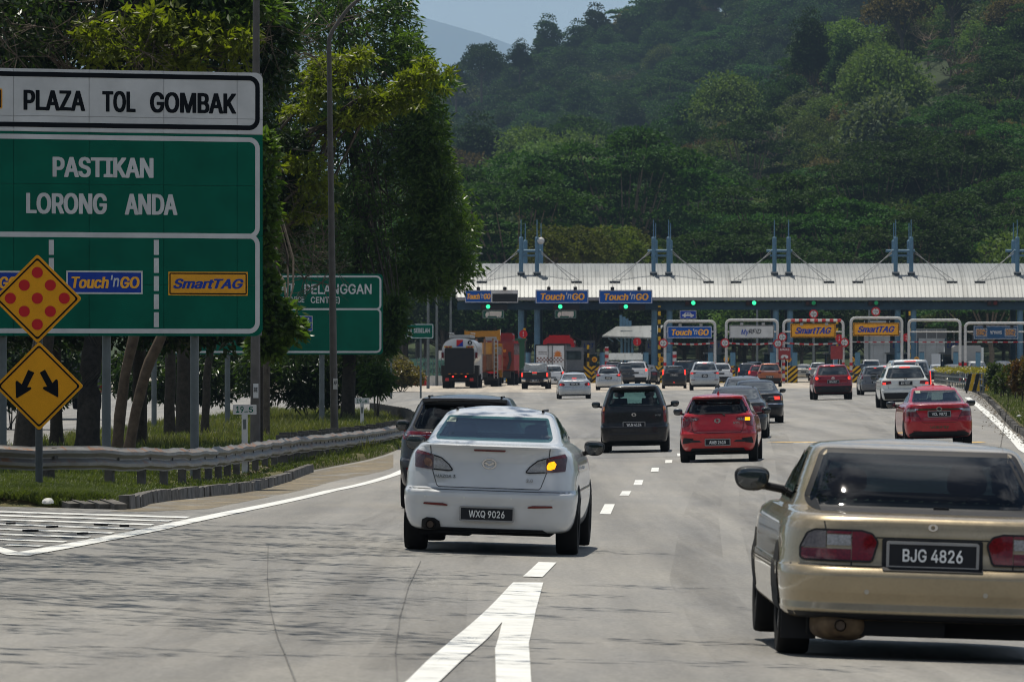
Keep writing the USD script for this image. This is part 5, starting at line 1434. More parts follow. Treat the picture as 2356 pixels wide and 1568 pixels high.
def mpv(W=1.75, H=1.85, L=4.6, **kw):
    w = W / 2; k = H / 1.85
    rows = [(.28 * k, .10, .2, w * .93), (.33 * k, .03, .08, w * .96), (.50 * k, .0, 0, w * .99), (.66 * k, .01, .02, w), (.70 * k, .04, .03, w), (1.0 * k, .05, .2, w * .99), (1.12 * k, .06, .7, w * .975), (1.3 * k, .09, 1.0, w * .93),
            (1.55 * k, .15, 1.3, w * .87), (1.72 * k, .20, 1.55, w * .82), (1.79 * k, .26, 1.7, w * .76)]
    S = common(L, W, H, rows, 1.17 * k, 1.68 * k, .10, .08, .3, 3)
    S.update(parts=[('tail_light', rounded([(w * .97, .80 * k), (w * .96, 1.35 * k), (w * .86, 1.35 * k), (w * .82, .80 * k)]), LRED, True)], plate=(0, .86 * k, .5, .115, ''), mirror=(L - 1.3, 1.1 * k), yr=.8, yf=.75, r=.32, n=6.5, Dr=.4,
             lines=[[(-w * .8, 1.7 * k), (-w * .8, .68 * k), (w * .8, .68 * k), (w * .8, 1.7 * k)]])
    S.update(kw); return S

def stop_lamps(S, high=True, z=None, wd=.16):
    S['parts'] = [(a, b, LITRED if a == 'tail_light' and i == 0 else m, c) for i, (a, b, m, c) in enumerate(S['parts'])]
    if high: S['parts'] = S['parts'] + [('brake_light', sbox(-wd, (z or S['H'] * .935) - .018, wd, (z or S['H'] * .935) + .018), LITRED, False)]
    return S
def smaller_lamps(S, f=.55):
    """Only the outer part of each lamp is lit."""
    out = []
    for a, b, m, c in S['parts']:
        if a == 'tail_light' and m == LITRED:
            x0, z0, x1, z1 = b.bounds
            inner = b.intersection(sbox(x0, z0, x0 + (x1 - x0) * (1 - f), z1)); outer = b.intersection(sbox(x0 + (x1 - x0) * (1 - f), z0, x1, z1))
            out += [('tail_light', inner, LRED, c), ('tail_light', outer, LITRED, c)]
        else: out.append((a, b, m, c))
    S['parts'] = out; return S

# ---- 1 the champagne saloon in front
w = .85
rows = [(.235, .12, .2, .76), (.255, .05, .12, .815), (.29, .025, .05, .835), (.335, .04, .03, .84), (.40, .012, 0, .848), (.49, .0, 0, .853), (.53, .03, .02, .85), (.545, .075, .03, .842), (.62, .095, .06, .838), (.74, .11, .12, .825), (.79, .125, .2, .805), (.815, .15, .4, .785), (.828, .20, .5, .775), (.836, .36, .9, .762), (.845, .70, 1.1, .75), (.855, .80, 1.2, .742), (.93, .895, 1.3, .715),
        (1.0, .99, 1.45, .69), (1.06, 1.085, 1.6, .665), (1.13, 1.21, 1.8, .635), (1.19, 1.35, 1.95, .595), (1.215, 1.6, 2.1, .52)]
S = common(4.27, 1.70, 1.245, rows, .866, 1.16, .07, .065, .42)
lamp = rounded([(.735, .575), (.735, .64), (.70, .715), (.66, .735), (.40, .735), (.345, .72), (.315, .68), (.345, .575)], .02)
S.update(paint='champagne', see=True, glass=glass_material('smoky_glass', (0.12, 0.17, 0.19), 1.8), crown=.03, n=4.2, Dr=.7, steps=80,
         parts=[('lamp_frame', lamp.buffer(.011).difference(lamp), BPLAS, True), ('tail_light', lamp.intersection(sbox(.60, .64, .8, .8)), LGREY, True), ('tail_light', lamp.intersection(sbox(.46, .655, .595, .715)), LCLEAR, True), ('tail_light', lamp.intersection(sbox(.46, .72, .595, .8)).union(lamp.intersection(sbox(.2, .56, .455, .8))), LRED, True),
                ('tail_light', lamp.intersection(sbox(.46, .5, .8, .635)), LDARK, True), ('reflector', sbox(.54, .585, .63, .63), LRED, True),
                ('plate_recess', rrect(-.285, .525, .285, .70, .01), BPLAS, False), ('lower_lip', Polygon([(-.78, .24), (.78, .24), (.8, .275), (-.8, .275)]), BPLAS, False)],
         lines=[[(-.845, .542), (.845, .542)], [(-.62, .84), (-.60, .735)], [(.62, .84), (.60, .735)], [(-.457, .57), (-.457, .545)], [(.457, .57), (.457, .545)], [(-.6, .70), (-.33, .70)], [(.32, .705), (-.32, .705)]], lw=.004,
         plate=(0, .612, .50, .13, 'BJG 4826'), mirror=(2.62, .90), mirror_size=(.21, .15), mirror_sx=.05, yr=.85, yf=.85, r=.29, tw=.19, track=.83, emblem=[(0, .77, .024)],
         exhaust=[(-.50, .25, .03)], ey=.2, black_surround=True, under=(.15, .80))
S['exhaust'] = []
def gold_extra(t, sh, S):
    mf = trimesh.creation.icosphere(3, 1.0); v = np.array(mf.vertices); v = np.sign(v) * np.abs(v) ** .7; v /= np.abs(v).max(0)
    mf.vertices = v * [.17, .27, .095] + [-.50, .34, .205]
    part('muffler', mf, mat('rusty_muffler', (0.05, 0.03, 0.018), .95, scale=12, col2=(.13, .09, .05)), t, smooth=True)
    part('tail_pipe', MB().tube([(-.51, .03, .205), (-.51, .2, .205)], .034, 12, cap=False).tube([(-.51, .045, .205), (-.51, .2, .205)], .027, 12), SOOT, t)
    for x in (-.37, .30): part('parking_sensor', xz(Point(x, .40).buffer(.014), float(sh.rear(np.array([x]), np.array([.4]))[0]) - .004, float(sh.rear(np.array([x]), np.array([.4]))[0])), PT['tan'], t)
    for x in (-.72, .72): part('mudflap', MB().box((x, .50, .19), (.2, .012, .17)), BPLAS, t)
    part('aerial', MB().tube([(.62, 3.1, 1.0), (.70, 2.9, 1.75)], .0018, 5), BPLAS, t)
    part('rear_wiper_rest', MB().box((.1, float(sh.rear(np.array([.1]), np.array([.862]))[0]) - .01, .862), (.09, .02, .012)), BPLAS, t)
vehicle('gold_sedan', 'champagne gold old saloon car at the right front, cut by the picture edge', 2140, 1512, -0.4, S, extra=gold_extra)

LSMOKE = lens_material('lens_smoky_red', (0.075, 0.035, 0.035))
LBRN = lens_material('lens_brown', (0.16, 0.07, 0.03))
# ---- 2 the white saloon
rows = [(.225, .14, .22, .74), (.25, .075, .12, .80), (.34, .035, .03, .85), (.48, .0, 0, .872), (.575, -.03, .0, .878), (.615, -.025, .02, .876), (.640, .03, .03, .872), (.66, .05, .04, .866), (.70, .058, .06, .864), (.80, .082, .12, .86), (.92, .104, .3, .84), (1.0, .10, .7, .81), (1.05, .075, 1.05, .765), (1.08, .045, 1.2, .735), (1.092, .07, 1.25, .715), (1.10, .28, 1.3, .70), (1.115, .42, 1.33, .69),
        (1.22, .85, 1.6, .645), (1.34, 1.28, 1.95, .575), (1.385, 1.42, 2.1, .545), (1.415, 1.6, 2.25, .49)]
S = common(4.58, 1.755, 1.47, rows, 1.128, 1.365, .075, .05, .5)
lamp = rounded([(.755, .85), (.765, .99), (.74, 1.025), (.58, .985), (.48, .955), (.40, .89), (.355, .828), (.40, .82), (.56, .83)], .012)
S.update(paint='white', see=True, glass=glass_material('green_glass', (0.24, 0.40, 0.39), 1.8), crown=.055, n=4.0, Dr=.85, steps=80,
         parts=[('tail_light', lamp.intersection(sbox(.565, .7, .9, 1.1)), LSMOKE, True), ('tail_light', lamp.buffer(-.012).intersection(sbox(.3, .7, .555, 1.1)), LCLEAR, True), ('lamp_frame', lamp.intersection(sbox(.3, .7, .56, 1.1)).difference(lamp.buffer(-.012)), BPLAS, True),
                ('brake_light', rounded([(-.165, 1.045), (.165, 1.045), (.15, 1.027), (-.15, 1.027)], .004), LDARK, False),
                ('reflector', rounded([(.40, .475), (.65, .485), (.64, .505), (.45, .503), (.40, .49)], .004), LRED, True),
                ('lower_lip', Polygon([(-.6, .228), (.6, .228), (.55, .262), (-.55, .262)]), BPLAS, False), ('pipe_recess', Polygon([(-.67, .23), (-.66, .33), (-.61, .355), (-.53, .35), (-.48, .32), (-.46, .23)]), BPLAS, False)],
         lines=[[(-.60, 1.07), (-.575, .84), (-.52, .68), (-.50, .665), (.50, .665), (.52, .68), (.575, .84), (.60, 1.07)], [(-.86, .64), (.86, .64)]], lw=.0035,
         plate=(-.005, .405, .525, .125, 'WXQ 9026'), mirror=(2.72, .98), mirror_size=(.21, .155), mirror_sx=-.04, yr=.92, yf=.92, r=.315, tw=.225, track=.88, emblem=[(0, .905, .062, 1)],
         badges=[('badge_lettering', GALV, .755, -.535, -.335, .03, 'MAZDA 3'), ('badge_lettering', ALLOY, .735, .375, .44, .03, '2.0')], exhaust=[(-.57, .285, .045)], ey=.03, trim=True, under=(.2, .7))
def mazda_extra(t, sh, S):
    ind = rounded([(.575, .865), (.572, .90), (.59, .935), (.64, .95), (.665, .92), (.65, .875), (.61, .86)], .006)
    part('turn_signal', sh.patch(ind, off=.01, t=.004), LITAMB, t, label='amber turn signal, lit')
    part('turn_signal', sh.patch(mirrored(ind), off=.01, t=.004), LBRN, t)
    part('lamp_cover', sh.patch(rounded([(.60, .972), (.755, .985), (.742, 1.018), (.60, .988)], .004), off=.01, t=.003), LRED, t); part('lamp_cover', sh.patch(mirrored(rounded([(.60, .972), (.755, .985), (.742, 1.018), (.60, .988)], .004)), off=.01, t=.003), LRED, t)
    for x in (-.63, -.235, .235, .63): part('parking_sensor', xz(Point(x, .565).buffer(.011), float(sh.rear(np.array([x]), np.array([.565]))[0]) - .003, float(sh.rear(np.array([x]), np.array([.565]))[0])), PT['pearl'], t)
    st = sh.patch(sbox(-.52, 1.30, -.42, 1.345), off=.010, t=.001); part('sticker', st, mat('sticker_pale', (.25, .3, .25), .6), t)
    part('muffler', MB().box((-.45, .62, .24), (.5, .42, .14)), UNDER, t)
    for x in (.745, -.745): part('door_handle', MB().box((math.copysign(.87, x), 1.75, .87), (.03, .16, .03)), PT['white'], t)
vehicle('white_sedan', 'white saloon car with its right amber turn signal lit, nearest to the middle', 1118, 1268, 3.2, S, extra=mazda_extra)

# ---- 3 the dark SUV half hidden behind it
S = suv(1.78, 1.60, 4.5, paint='graphite', see=True, glass=GLASSD, trim=True, black_surround=True, spoiler=(1.53, 1.18, .16, .05))
S['parts'] = [('tail_light', rounded([(.85, .97), (.845, 1.09), (.30, 1.07), (.30, .99)], .02), LDARK, True), ('light_bar', sbox(-.85, 1.028, .85, 1.036), CHROME, False), ('lower_bumper', Polygon([(-.78, .34), (.78, .34), (.83, .58), (-.83, .58)]), BPLAS, False), ('brake_light', sbox(-.17, 1.535, .17, 1.555), LDARK, False), ('reflector', rounded([(.6, .52), (.78, .55), (.78, .58), (.6, .55)], .005), LRED, True)]
S['mirror_size'] = (.21, .16)
vehicle('dark_suv', 'dark grey SUV half hidden behind the white saloon', 1062, 1170, 2.2, S)

# ---- 4 black compact van
w = .80
rows = [(.25, .08, .2, .74), (.29, .03, .1, .77), (.45, .0, 0, .79), (.60, .0, .02, .80), (.635, .03, .03, .797), (.66, .05, .04, .79), (.95, .065, .15, .785), (1.04, .075, .6, .77), (1.10, .09, .95, .745), (1.3, .20, 1.25, .68), (1.5, .31, 1.6, .605), (1.555, .31, 1.75, .57), (1.59, .37, 1.9, .51)]
S = common(4.02, 1.66, 1.64, rows, 1.105, 1.465, .115, .09, .4)
lm = rounded([(.785, .70), (.755, 1.10), (.69, 1.10), (.70, .72)], .015)
S.update(paint='black', see=True, glass=glass_material('teal_glass', (0.42, 0.60, 0.60), 1.9), n=5.5, Dr=.5, parts=[('tail_light', lm.intersection(sbox(0, .6, 1, .87)), LRED, True), ('tail_light', lm.intersection(sbox(0, .87, 1, 1.0)), LRED, True), ('tail_light', lm.intersection(sbox(0, 1.0, 1, 1.2)), LAMB, True), ('lamp_strip', lm.intersection(sbox(0, .80, 1, .83)), LCLEAR, True)],
         lines=[[(-.66, 1.1), (-.65, .50), (.65, .50), (.66, 1.1)], [(-.79, .64), (.79, .64)]], plate=(0, .66, .51, .125, 'WLN 4124'), mirror=(2.5, 1.06), mirror_size=(.2, .15), mirror_sx=.04, yr=.68, yf=.8, r=.29, tw=.2, track=.80, emblem=[(0, .90, .05)], badges=[('badge_lettering', ALLOY, .865, .50, .64, .035, 'MATRIX')],
         spoiler=(1.53, 1.02, .22, .05), light_cabin=True)
vehicle('black_compact_van', 'black compact van with a pale rear window in the middle lane', 1460, 1040, 2.2, S)

# ---- 5 red hatchback
rows = [(.23, .14, .2, .70), (.26, .07, .1, .76), (.36, .02, .03, .80), (.50, -.0, 0, .82), (.60, -.01, .0, .825), (.66, .03, .02, .815), (.80, .06, .06, .80), (.88, .07, .12, .79), (.98, .09, .5, .76), (1.02, .11, .95, .735), (1.05, .14, 1.05, .715), (1.2, .24, 1.35, .65), (1.33, .34, 1.65, .585), (1.385, .33, 1.75, .555), (1.405, .38, 1.9, .51)]
S = common(3.9, 1.66, 1.45, rows, 1.03, 1.325, .02, .04, .4)
S['rear_window'] = rounded([(-.69, 1.055), (-.42, 1.02), (.42, 1.02), (.69, 1.055), (.545, 1.34), (-.545, 1.34)], .02)
lm = rounded([(.80, .74), (.795, .98), (.74, .985), (.43, .955), (.38, .93), (.42, .89), (.57, .865), (.62, .78)], .01)
S.update(paint='red', see=True, glass=GLASSD, n=4.0, Dr=.7, crown=.05, steps=74, parts=[('tail_light', lm, LRED, True), ('lamp_lens', rounded([(.57, .885), (.57, .935), (.455, .935), (.42, .915), (.45, .89)], .006), LCLEAR, True), ('lamp_lens', sbox(.585, .885, .68, .94), LGREY, True), ('bumper_vent', rounded([(.76, .395), (.73, .53), (.50, .505), (.58, .42)], .012), BPLAS, True), ('lower_lip', Polygon([(-.6, .235), (.6, .235), (.55, .30), (-.55, .30)]), BPLAS, False), ('plate_surround', Polygon([(-.32, .36), (.32, .36), (.36, .52), (-.36, .52)]), PT['crimson'], False)],
         lines=[[(-.56, .98), (-.54, .70), (-.49, .625), (.49, .625), (.54, .70), (.56, .98)]], plate=(0, .425, .52, .125, 'AMB 2615'), mirror=(2.42, .99), mirror_size=(.2, .15), mirror_sx=.05, yr=.66, yf=.78, r=.29, tw=.195, track=.825, emblem=[(0, .88, .06)], badges=[('badge_lettering', CHROME, .81, .34, .48, .045, 'MYVI')], fin=.75, spoiler=(1.375, 1.06, .2, .04), wiper=((.16, .985), (.10, 1.035), (-.28, 1.05)), mirror_paint='black')
def myvi_extra(t, sh, S):
    part('turn_signal', sh.patch(sbox(.585, .875, .69, .945), off=.011, t=.004), LITAMB, t, label='amber turn signal, lit')
    part('high_brake_light', sh.patch(sbox(-.16, 1.345, .16, 1.365), off=.02, t=.01), LDARK, t)
vehicle('red_hatchback', 'red hatchback with its right amber turn signal lit, beside the black compact van', 1652, 1061.5, 4.6, S, extra=myvi_extra)

# ---- 6 red saloon with the ride-hailing sticker
rows = [(.22, .16, .2, .72), (.26, .08, .1, .765), (.36, .03, .03, .80), (.50, .01, 0, .81), (.60, -.0, .02, .81), (.70, .04, .05, .805), (.82, .055, .12, .80), (.93, .06, .35, .775), (.985, .065, .7, .745), (1.01, .09, 1.0, .72), (1.02, .25, 1.1, .70), (1.032, .42, 1.15, .685), (1.15, .82, 1.45, .625), (1.28, 1.22, 1.8, .56), (1.36, 1.42, 2.0, .52), (1.395, 1.6, 2.15, .46)]
S = common(4.17, 1.62, 1.46, rows, 1.04, 1.335, .07, .04, .45)
lm = rounded([(.765, .735), (.755, .885), (.72, .945), (.56, .93), (.555, .86), (.46, .715), (.62, .72)], .01)
S.update(paint='crimson', see=True, glass=glass_material('clear_glass', (0.50, 0.60, 0.57), 1.6), crown=.055, n=4.2, Dr=.75, steps=74,
         parts=[('tail_light', lm.intersection(sbox(.3, .6, .9, .835)), LDARK, True), ('tail_light', lm.intersection(sbox(.3, .838, .9, .90)), LCLEAR, True), ('tail_light', lm.intersection(sbox(.3, .902, .9, 1.0)), LRED, True), ('chrome_bar', rounded([(-.57, .868), (.57, .868), (.57, .905), (-.57, .905)], .004), CHROME, False), ('rear_diffuser', rounded([(-.68, .235), (.68, .235), (.72, .30), (.60, .365), (-.60, .365), (-.72, .30)], .01), BPLAS, False), ('reflector', rounded([(.42, .368), (.62, .372), (.62, .39), (.42, .386)], .003), LRED, True)],
         lines=[[(-.60, 1.0), (-.57, .90), (-.42, .60), (-.37, .575), (.37, .575), (.42, .60), (.57, .90), (.60, 1.0)]], plate=(0, .775, .525, .122, 'VCL 9872'), mirror=(2.55, .93), mirror_size=(.22, .15), mirror_sx=.03, mirror_paint='black', yr=.72, yf=.78, r=.28, tw=.215, track=.805, fin=1.75, trim=True, under=(.2, .72), light_cabin=True,
         badges=[('sticker_lettering', mat('sticker_green', (0.05, 0.07, 0.035), .6), .44, -.22, .22, .075, 'GrabPay')])
def bezza_extra(t, sh, S):
    y = float(sh.rear(np.array([0.0]), np.array([.9]))[0])
    part('badge', xz(affinity.scale(Point(0, .892).buffer(.055), 1.2, .85), y - .022, y), CHROME, t)
    part('badge_field', xz(affinity.scale(Point(0, .892).buffer(.04), 1.2, .8), y - .025, y - .02), BPLAS, t)
    part('sticker', sh.patch(sbox(-.46, 1.27, -.35, 1.32), off=.01, t=.001), mat('sticker_pale', (.25, .3, .25), .6), t)
vehicle('red_sedan', 'red saloon car with a chrome bar and green bumper sticker in the right lane', 2163, 1026, -.3, S, extra=bezza_extra)

# ---- 7 onwards: the middle distance
S = sedan(1.74, 1.42, 4.6, paint='graphite', trim=True); vehicle('dark_sedan', 'dark grey saloon almost hidden behind the red hatchback', 1692, 1008, 3.5, S)
S = sedan(1.76, 1.42, 4.8, paint='black', exhaust=[]); S['parts'] = [('tail_light', sbox(.52, .74, .78, .90), LRED, True), ('tail_light', sbox(.785, .74, .86, .90), LAMB, True), ('bumper_strip', sbox(-.86, .62, .86, .645), CHROME, False)]
S['r'] = .31
def volvo_extra(t, sh, S):
    part('turn_lamp', sh.patch(sbox(.54, .77, .74, .87), off=.01, t=.004), LITRED, t)
vehicle('black_sedan', 'old black saloon with boxy lamps in front of the red hatchback', 1743, 973, 1.0, S, extra=volvo_extra)
S = sedan(1.75, 1.46, 4.6, paint='grey', fin=1.8, trim=True); vehicle('grey_sedan', 'grey saloon whose roof shows behind the red hatchback', 1713, 956, 1.5, S)
S = suv(1.90, 1.72, 4.66, paint='pearl', rails=True, black_surround=True); S['parts'] = [('tail_light', rounded([(.92, .93), (.91, 1.10), (.58, 1.08), (.55, .97)]), LRED, True), ('tail_light', sbox(.78, .94, .91, 1.02), LITRED, True), ('lower_bumper', Polygon([(-.82, .36), (.82, .36), (.88, .62), (-.88, .62)]), BPLAS, False), ('brake_light', sbox(-.2, 1.60, .2, 1.635), LITRED, False)]
S['plate'] = (0, .99, .53, .15, 'BX 9557'); S['emblem'] = [(0, 1.15, .045)]; S['r'] = .37; S['tw'] = .3; S['mirror_size'] = (.24, .2)
vehicle('white_suv', 'white SUV with brake lights on, left of the red saloon', 2085, 938, 0, S)
S = mpv(1.80, 1.93, 5.0, paint='silver'); smaller_lamps(stop_lamps(S, True, 1.83, .24), .35); vehicle('silver_van', 'tall silver van ahead of the white SUV', 2096, 931, 0, S)
S = suv(1.86, 1.70, 4.55, paint='maroon', fin=.6, black_surround=True); S['rear_window'] = rounded([(-.70, 1.20), (.70, 1.20), (.60, 1.53), (-.60, 1.53)], .06)
S['parts'] = [('tail_light', rounded([(.88, .98), (.87, 1.10), (.55, 1.07), (.60, 1.0)]), LRED, True), ('tail_light', Point(.77, 1.03).buffer(.075), LITRED, True), ('lower_bumper', Polygon([(-.82, .34), (.82, .34), (.90, .66), (-.90, .66)]), BPLAS, False), ('brake_light', sbox(-.1, 1.60, .1, 1.635), LITRED, False), ('reflector', sbox(.58, .50, .72, .53), LRED, True)]
S['plate'] = (0, .86, .54, .14, 'WYJ 817'); S['emblem'] = [(0, 1.03, .07, 1)]
vehicle('maroon_suv', 'maroon SUV with round brake lights alone in its lane', 1918, 919, 0, S)
S = hatch(1.55, 1.50, 3.6, paint='grey'); S['parts'] = [('tail_light', rounded([(.75, .82), (.72, 1.12), (.64, 1.12), (.66, .82)]), LRED, True), ('reversing_light', Point(.70, .78).buffer(.05), LCLEAR, True), ('brake_light', sbox(-.06, 1.38, .06, 1.4), LITRED, False)]; S['plate'] = (.0, .66, .45, .12, 'WQ 81')
vehicle('grey_hatchback', 'small grey hatchback half hidden by the white SUV', 2016, 908, -1, S)
S = sedan(1.78, 1.43, 4.8, paint='silver'); S['parts'] = [('tail_light', rounded([(.84, .72), (.83, .86), (.62, .88), (.52, .80), (.56, .70)], .03), LRED, True), ('tail_light', Point(.74, .78).buffer(.06), LITRED, True), ('brake_light', sbox(-.12, 1.10, .12, 1.125), LITRED, False)]; S['plate'] = (0, .80, .52, .12, 'NDP 81')
S['r'] = .32
vehicle('silver_sedan', 'silver saloon with brake lights on, alone left of the black compact van', 1323, 917, -1, S)
S = hatch(1.70, 1.54, 4.0, paint='silver'); S['parts'] = [('tail_light', rounded([(.80, .86), (.79, 1.20), (.70, 1.25), (.68, 1.08), (.50, .98), (.52, .92)]), LRED, True), ('tail_light', sbox(.62, .95, .78, 1.03), LITRED, True), ('brake_light', sbox(-.12, 1.43, .12, 1.46), LITRED, False)]; S['plate'] = (0, .80, .45, .15, 'VG 87')
vehicle('silver_hatchback', 'silver hatchback with red lamps climbing its pillars, at the toll queue', 1400, 897, 3, S)
S = hatch(1.66, 1.55, 3.7, paint='black', rear_window=rounded([(-.68, 1.10), (.68, 1.10), (.60, 1.42), (-.60, 1.42)], .05)); S['parts'] = [('tail_light', rounded([(.80, .92), (.77, 1.28), (.68, 1.26), (.69, .95)]), LITRED, True), ('brake_light', sbox(-.05, .40, .05, .43), LITRED, False)]; S['plate'] = (0, .92, .5, .12, 'WR 4825')
vehicle('black_hatchback', 'black hatchback with tall lit brake lamps at the toll queue', 1551, 893.5, 2, S)
S = suv(1.855, 1.83, 4.8, paint='silver'); S['parts'] = [('tail_light', rounded([(.90, 1.02), (.89, 1.16), (.56, 1.13), (.58, 1.06)]), LRED, True), ('tail_light', sbox(.72, 1.04, .88, 1.14), LITRED, True), ('reflector', sbox(.62, .66, .86, .70), LRED, True), ('brake_light', sbox(-.12, 1.70, .12, 1.73), LITRED, False), ('chrome_bar', sbox(-.55, 1.14, .55, 1.17), CHROME, False)]; S['plate'] = (0, .92, .38, .2, 'VBA')
vehicle('silver_suv', 'large silver SUV with a square plate at the toll queue', 1622, 897.5, 1, S)
S = suv(1.82, 1.68, 4.5, paint='white'); S['parts'] = [('tail_light', rounded([(.88, .9), (.86, 1.35), (.78, 1.35), (.70, 1.12), (.72, .95)]), LRED, True), ('lower_bumper', Polygon([(-.82, .34), (.82, .34), (.88, .62), (-.88, .62)]), BPLAS, False)]
vehicle('white_suv', 'white SUV just ahead of the large silver SUV', 1659, 884, 1, S)
S = mpv(1.80, 1.87, 4.8, paint='black'); vehicle('black_van', 'tall black people carrier ahead of the black hatchback', 1575, 884, 1, S)
S = suv(1.74, 1.70, 4.4, paint='orange', black_surround=True, fin=.5); S['parts'] = [('tail_light', rounded([(.84, .92), (.83, 1.10), (.60, 1.09), (.62, .95)]), LRED, True), ('lower_bumper', Polygon([(-.80, .34), (.80, .34), (.85, .64), (-.85, .64)]), BPLAS, False), ('chrome_bar', sbox(-.6, 1.08, .6, 1.12), CHROME, False)]; S['plate'] = (0, .72, .5, .13, 'VCQ 24')
vehicle('orange_suv', 'copper orange SUV at the toll queue', 1771, 889.5, 2, S)
S = hatch(1.70, 1.52, 4.0, paint='maroon'); smaller_lamps(stop_lamps(S, False), .6); vehicle('maroon_hatchback', 'maroon hatchback tucked behind the left of the orange SUV', 1746, 884, 2, S)
S = mpv(1.68, 1.66, 4.2, paint='navy'); S['parts'] = [('tail_light', rounded([(.82, .95), (.80, 1.25), (.70, 1.25), (.71, .95)]), LITRED, True)]; vehicle('dark_blue_van', 'dark blue compact van left of the maroon hatchback', 1722, 882, 1, S)
S = suv(1.80, 1.72, 4.4, paint='white', rails=True); vehicle('white_wagon', 'white car with roof rails under the toll canopy ahead of the orange SUV', 1737, 877.5, 0, S)
S = mpv(1.78, 1.86, 4.7, paint='graphite'); vehicle('dark_van', 'dark van under the canopy beyond the black people carrier', 1597, 877, 0, S)
S = sedan(1.72, 1.46, 4.5, paint='tan'); vehicle('gold_sedan_far', 'far beige saloon in the lane left of the maroon SUV', 1849, 873, 4, S)
S = suv(1.80, 1.66, 4.4, paint='silver'); S['parts'] = [('tail_light', sbox(.70, 1.02, .86, 1.12), LITRED, True)]; vehicle('silver_wagon', 'silver car between the far beige saloon and the silver pickup', 1884, 876, 2, S)
S = mpv(1.74, 1.9, 4.6, paint='white'); S['parts'] = [('tail_light', sbox(.80, .85, .86, 1.15), LRED, True)]; vehicle('white_van', 'white van in the lane right of the maroon SUV', 2005, 873.5, 0, S)
S = sedan(1.72, 1.48, 4.4, paint='black'); stop_lamps(S, False); vehicle('black_sedan_far', 'far black saloon right behind the white van', 2013, 880, 0, S)
S = sedan(1.74, 1.52, 4.4, paint='white'); stop_lamps(S, True, 1.43); vehicle('white_sedan_far', 'far white saloon just left of the tall silver van', 2040, 887, 0, S)
S = hatch(1.66, 1.5, 3.8, paint='navy'); vehicle('dark_hatchback', 'dark hatchback in the shade under the canopy left of the white van', 1978, 874, 0, S)

# queue on the left lanes between the silver hatchback and the canopy
S = hatch(1.72, 1.56, 4.0, paint='maroon'); vehicle('maroon_hatchback_far', 'maroon hatchback showing behind the silver hatchback', 1398, 888, 2, S)
S = suv(1.84, 1.80, 4.6, paint='black', rails=True); vehicle('black_suv', 'black SUV with a roof rack ahead of the silver hatchback', 1414, 883, 3, S)
S = suv(1.76, 1.74, 4.4, paint='graphite'); S['parts'] = [('tail_light', sbox(.70, .85, .84, .98), LITRED, True)]; vehicle('dark_suv_far', 'far dark SUV between the silver hatchback and a white SUV', 1440, 885, 3, S)
S = suv(1.90, 1.84, 4.7, paint='white'); S['parts'] = [('tail_light', sbox(.74, 1.05, .88, 1.25), LITRED, True), ('lower_bumper', Polygon([(-.8, .34), (.8, .34), (.88, .6), (-.88, .6)]), BPLAS, False)]; vehicle('white_suv_far', 'white SUV with lit lamps, right of the black SUV with the rack', 1462, 885, 5, S)
S = sedan(1.76, 1.52, 4.5, paint='black'); vehicle('black_sedan_queue', 'black saloon at the kerb of the chevron island beside the white SUV', 1486, 884, 5, S)
S = hatch(1.72, 1.58, 4.0, paint='white'); smaller_lamps(stop_lamps(S, False), .5); vehicle('white_hatchback', 'white hatchback right of the black pickup', 1271, 889, 4, S)

# oncoming cars on the other carriageway
def face(S, grille, lamp_, lit_=None):
    W_, H_ = S['W'] / 2, S['H']
    S['front_parts'] = [('grille', grille, BPLAS, False), ('headlight', lamp_, LCLEAR, True), ('lower_grille', rounded([(-W_ * .7, .28), (W_ * .7, .28), (W_ * .6, .42), (-W_ * .6, .42)], .02), BPLAS, False)] + ([('fog_lamp', Point(W_ * .72, .36).buffer(.07), LITWHT, True)] if lit_ else [])
    S['plate_f'] = .5
    return S
S = face(hatch(1.80, 1.55, 4.3, paint='grey', nf=3.6), rounded([(-.5, .66), (.5, .66), (.42, .80), (-.42, .80)], .02), rounded([(.52, .70), (.84, .76), (.86, .90), (.50, .80)], .02), True)
vehicle('grey_oncoming_car', 'grey car facing us with lit fog lamps on the other carriageway', 2196, 881, 0, S, facing=-1, roll=0)
S = face(suv(1.86, 1.82, 4.9, paint='silver', nf=4.0), rounded([(-.5, .80), (.5, .80), (.45, 1.05), (-.45, 1.05)], .02), rounded([(.52, .92), (.88, .94), (.90, 1.10), (.50, 1.04)], .02))
S['front_parts'] += [('chrome_bar', sbox(-.5, .93, .5, .97), CHROME, False), ('turn_signal', sbox(.68, .95, .84, 1.03), LITAMB, False)]
vehicle('silver_oncoming_pickup', 'silver pickup facing us with chrome grille bars on the other carriageway', 2250, 880, 0, S, facing=-1, cat='pickup', roll=0)
S = face(suv(1.8, 1.78, 4.6, paint='graphite'), rounded([(-.5, .80), (.5, .80), (.45, 1.0), (-.45, 1.0)], .02), rounded([(.52, .9), (.86, .94), (.86, 1.06), (.5, 1.02)], .02))
vehicle('dark_oncoming_car', 'dark car facing us behind the hedge', 2311, 876, 0, S, facing=-1, roll=0)
S = face(hatch(1.7, 1.5, 4.0, paint='silver'), rounded([(-.4, .66), (.4, .66), (.35, .78), (-.35, .78)], .02), rounded([(.5, .7), (.8, .76), (.8, .88), (.48, .8)], .02))
vehicle('pale_oncoming_car', 'pale car facing us at the left of the grey oncoming car', 2160, 877, 0, S, facing=-1, roll=0)
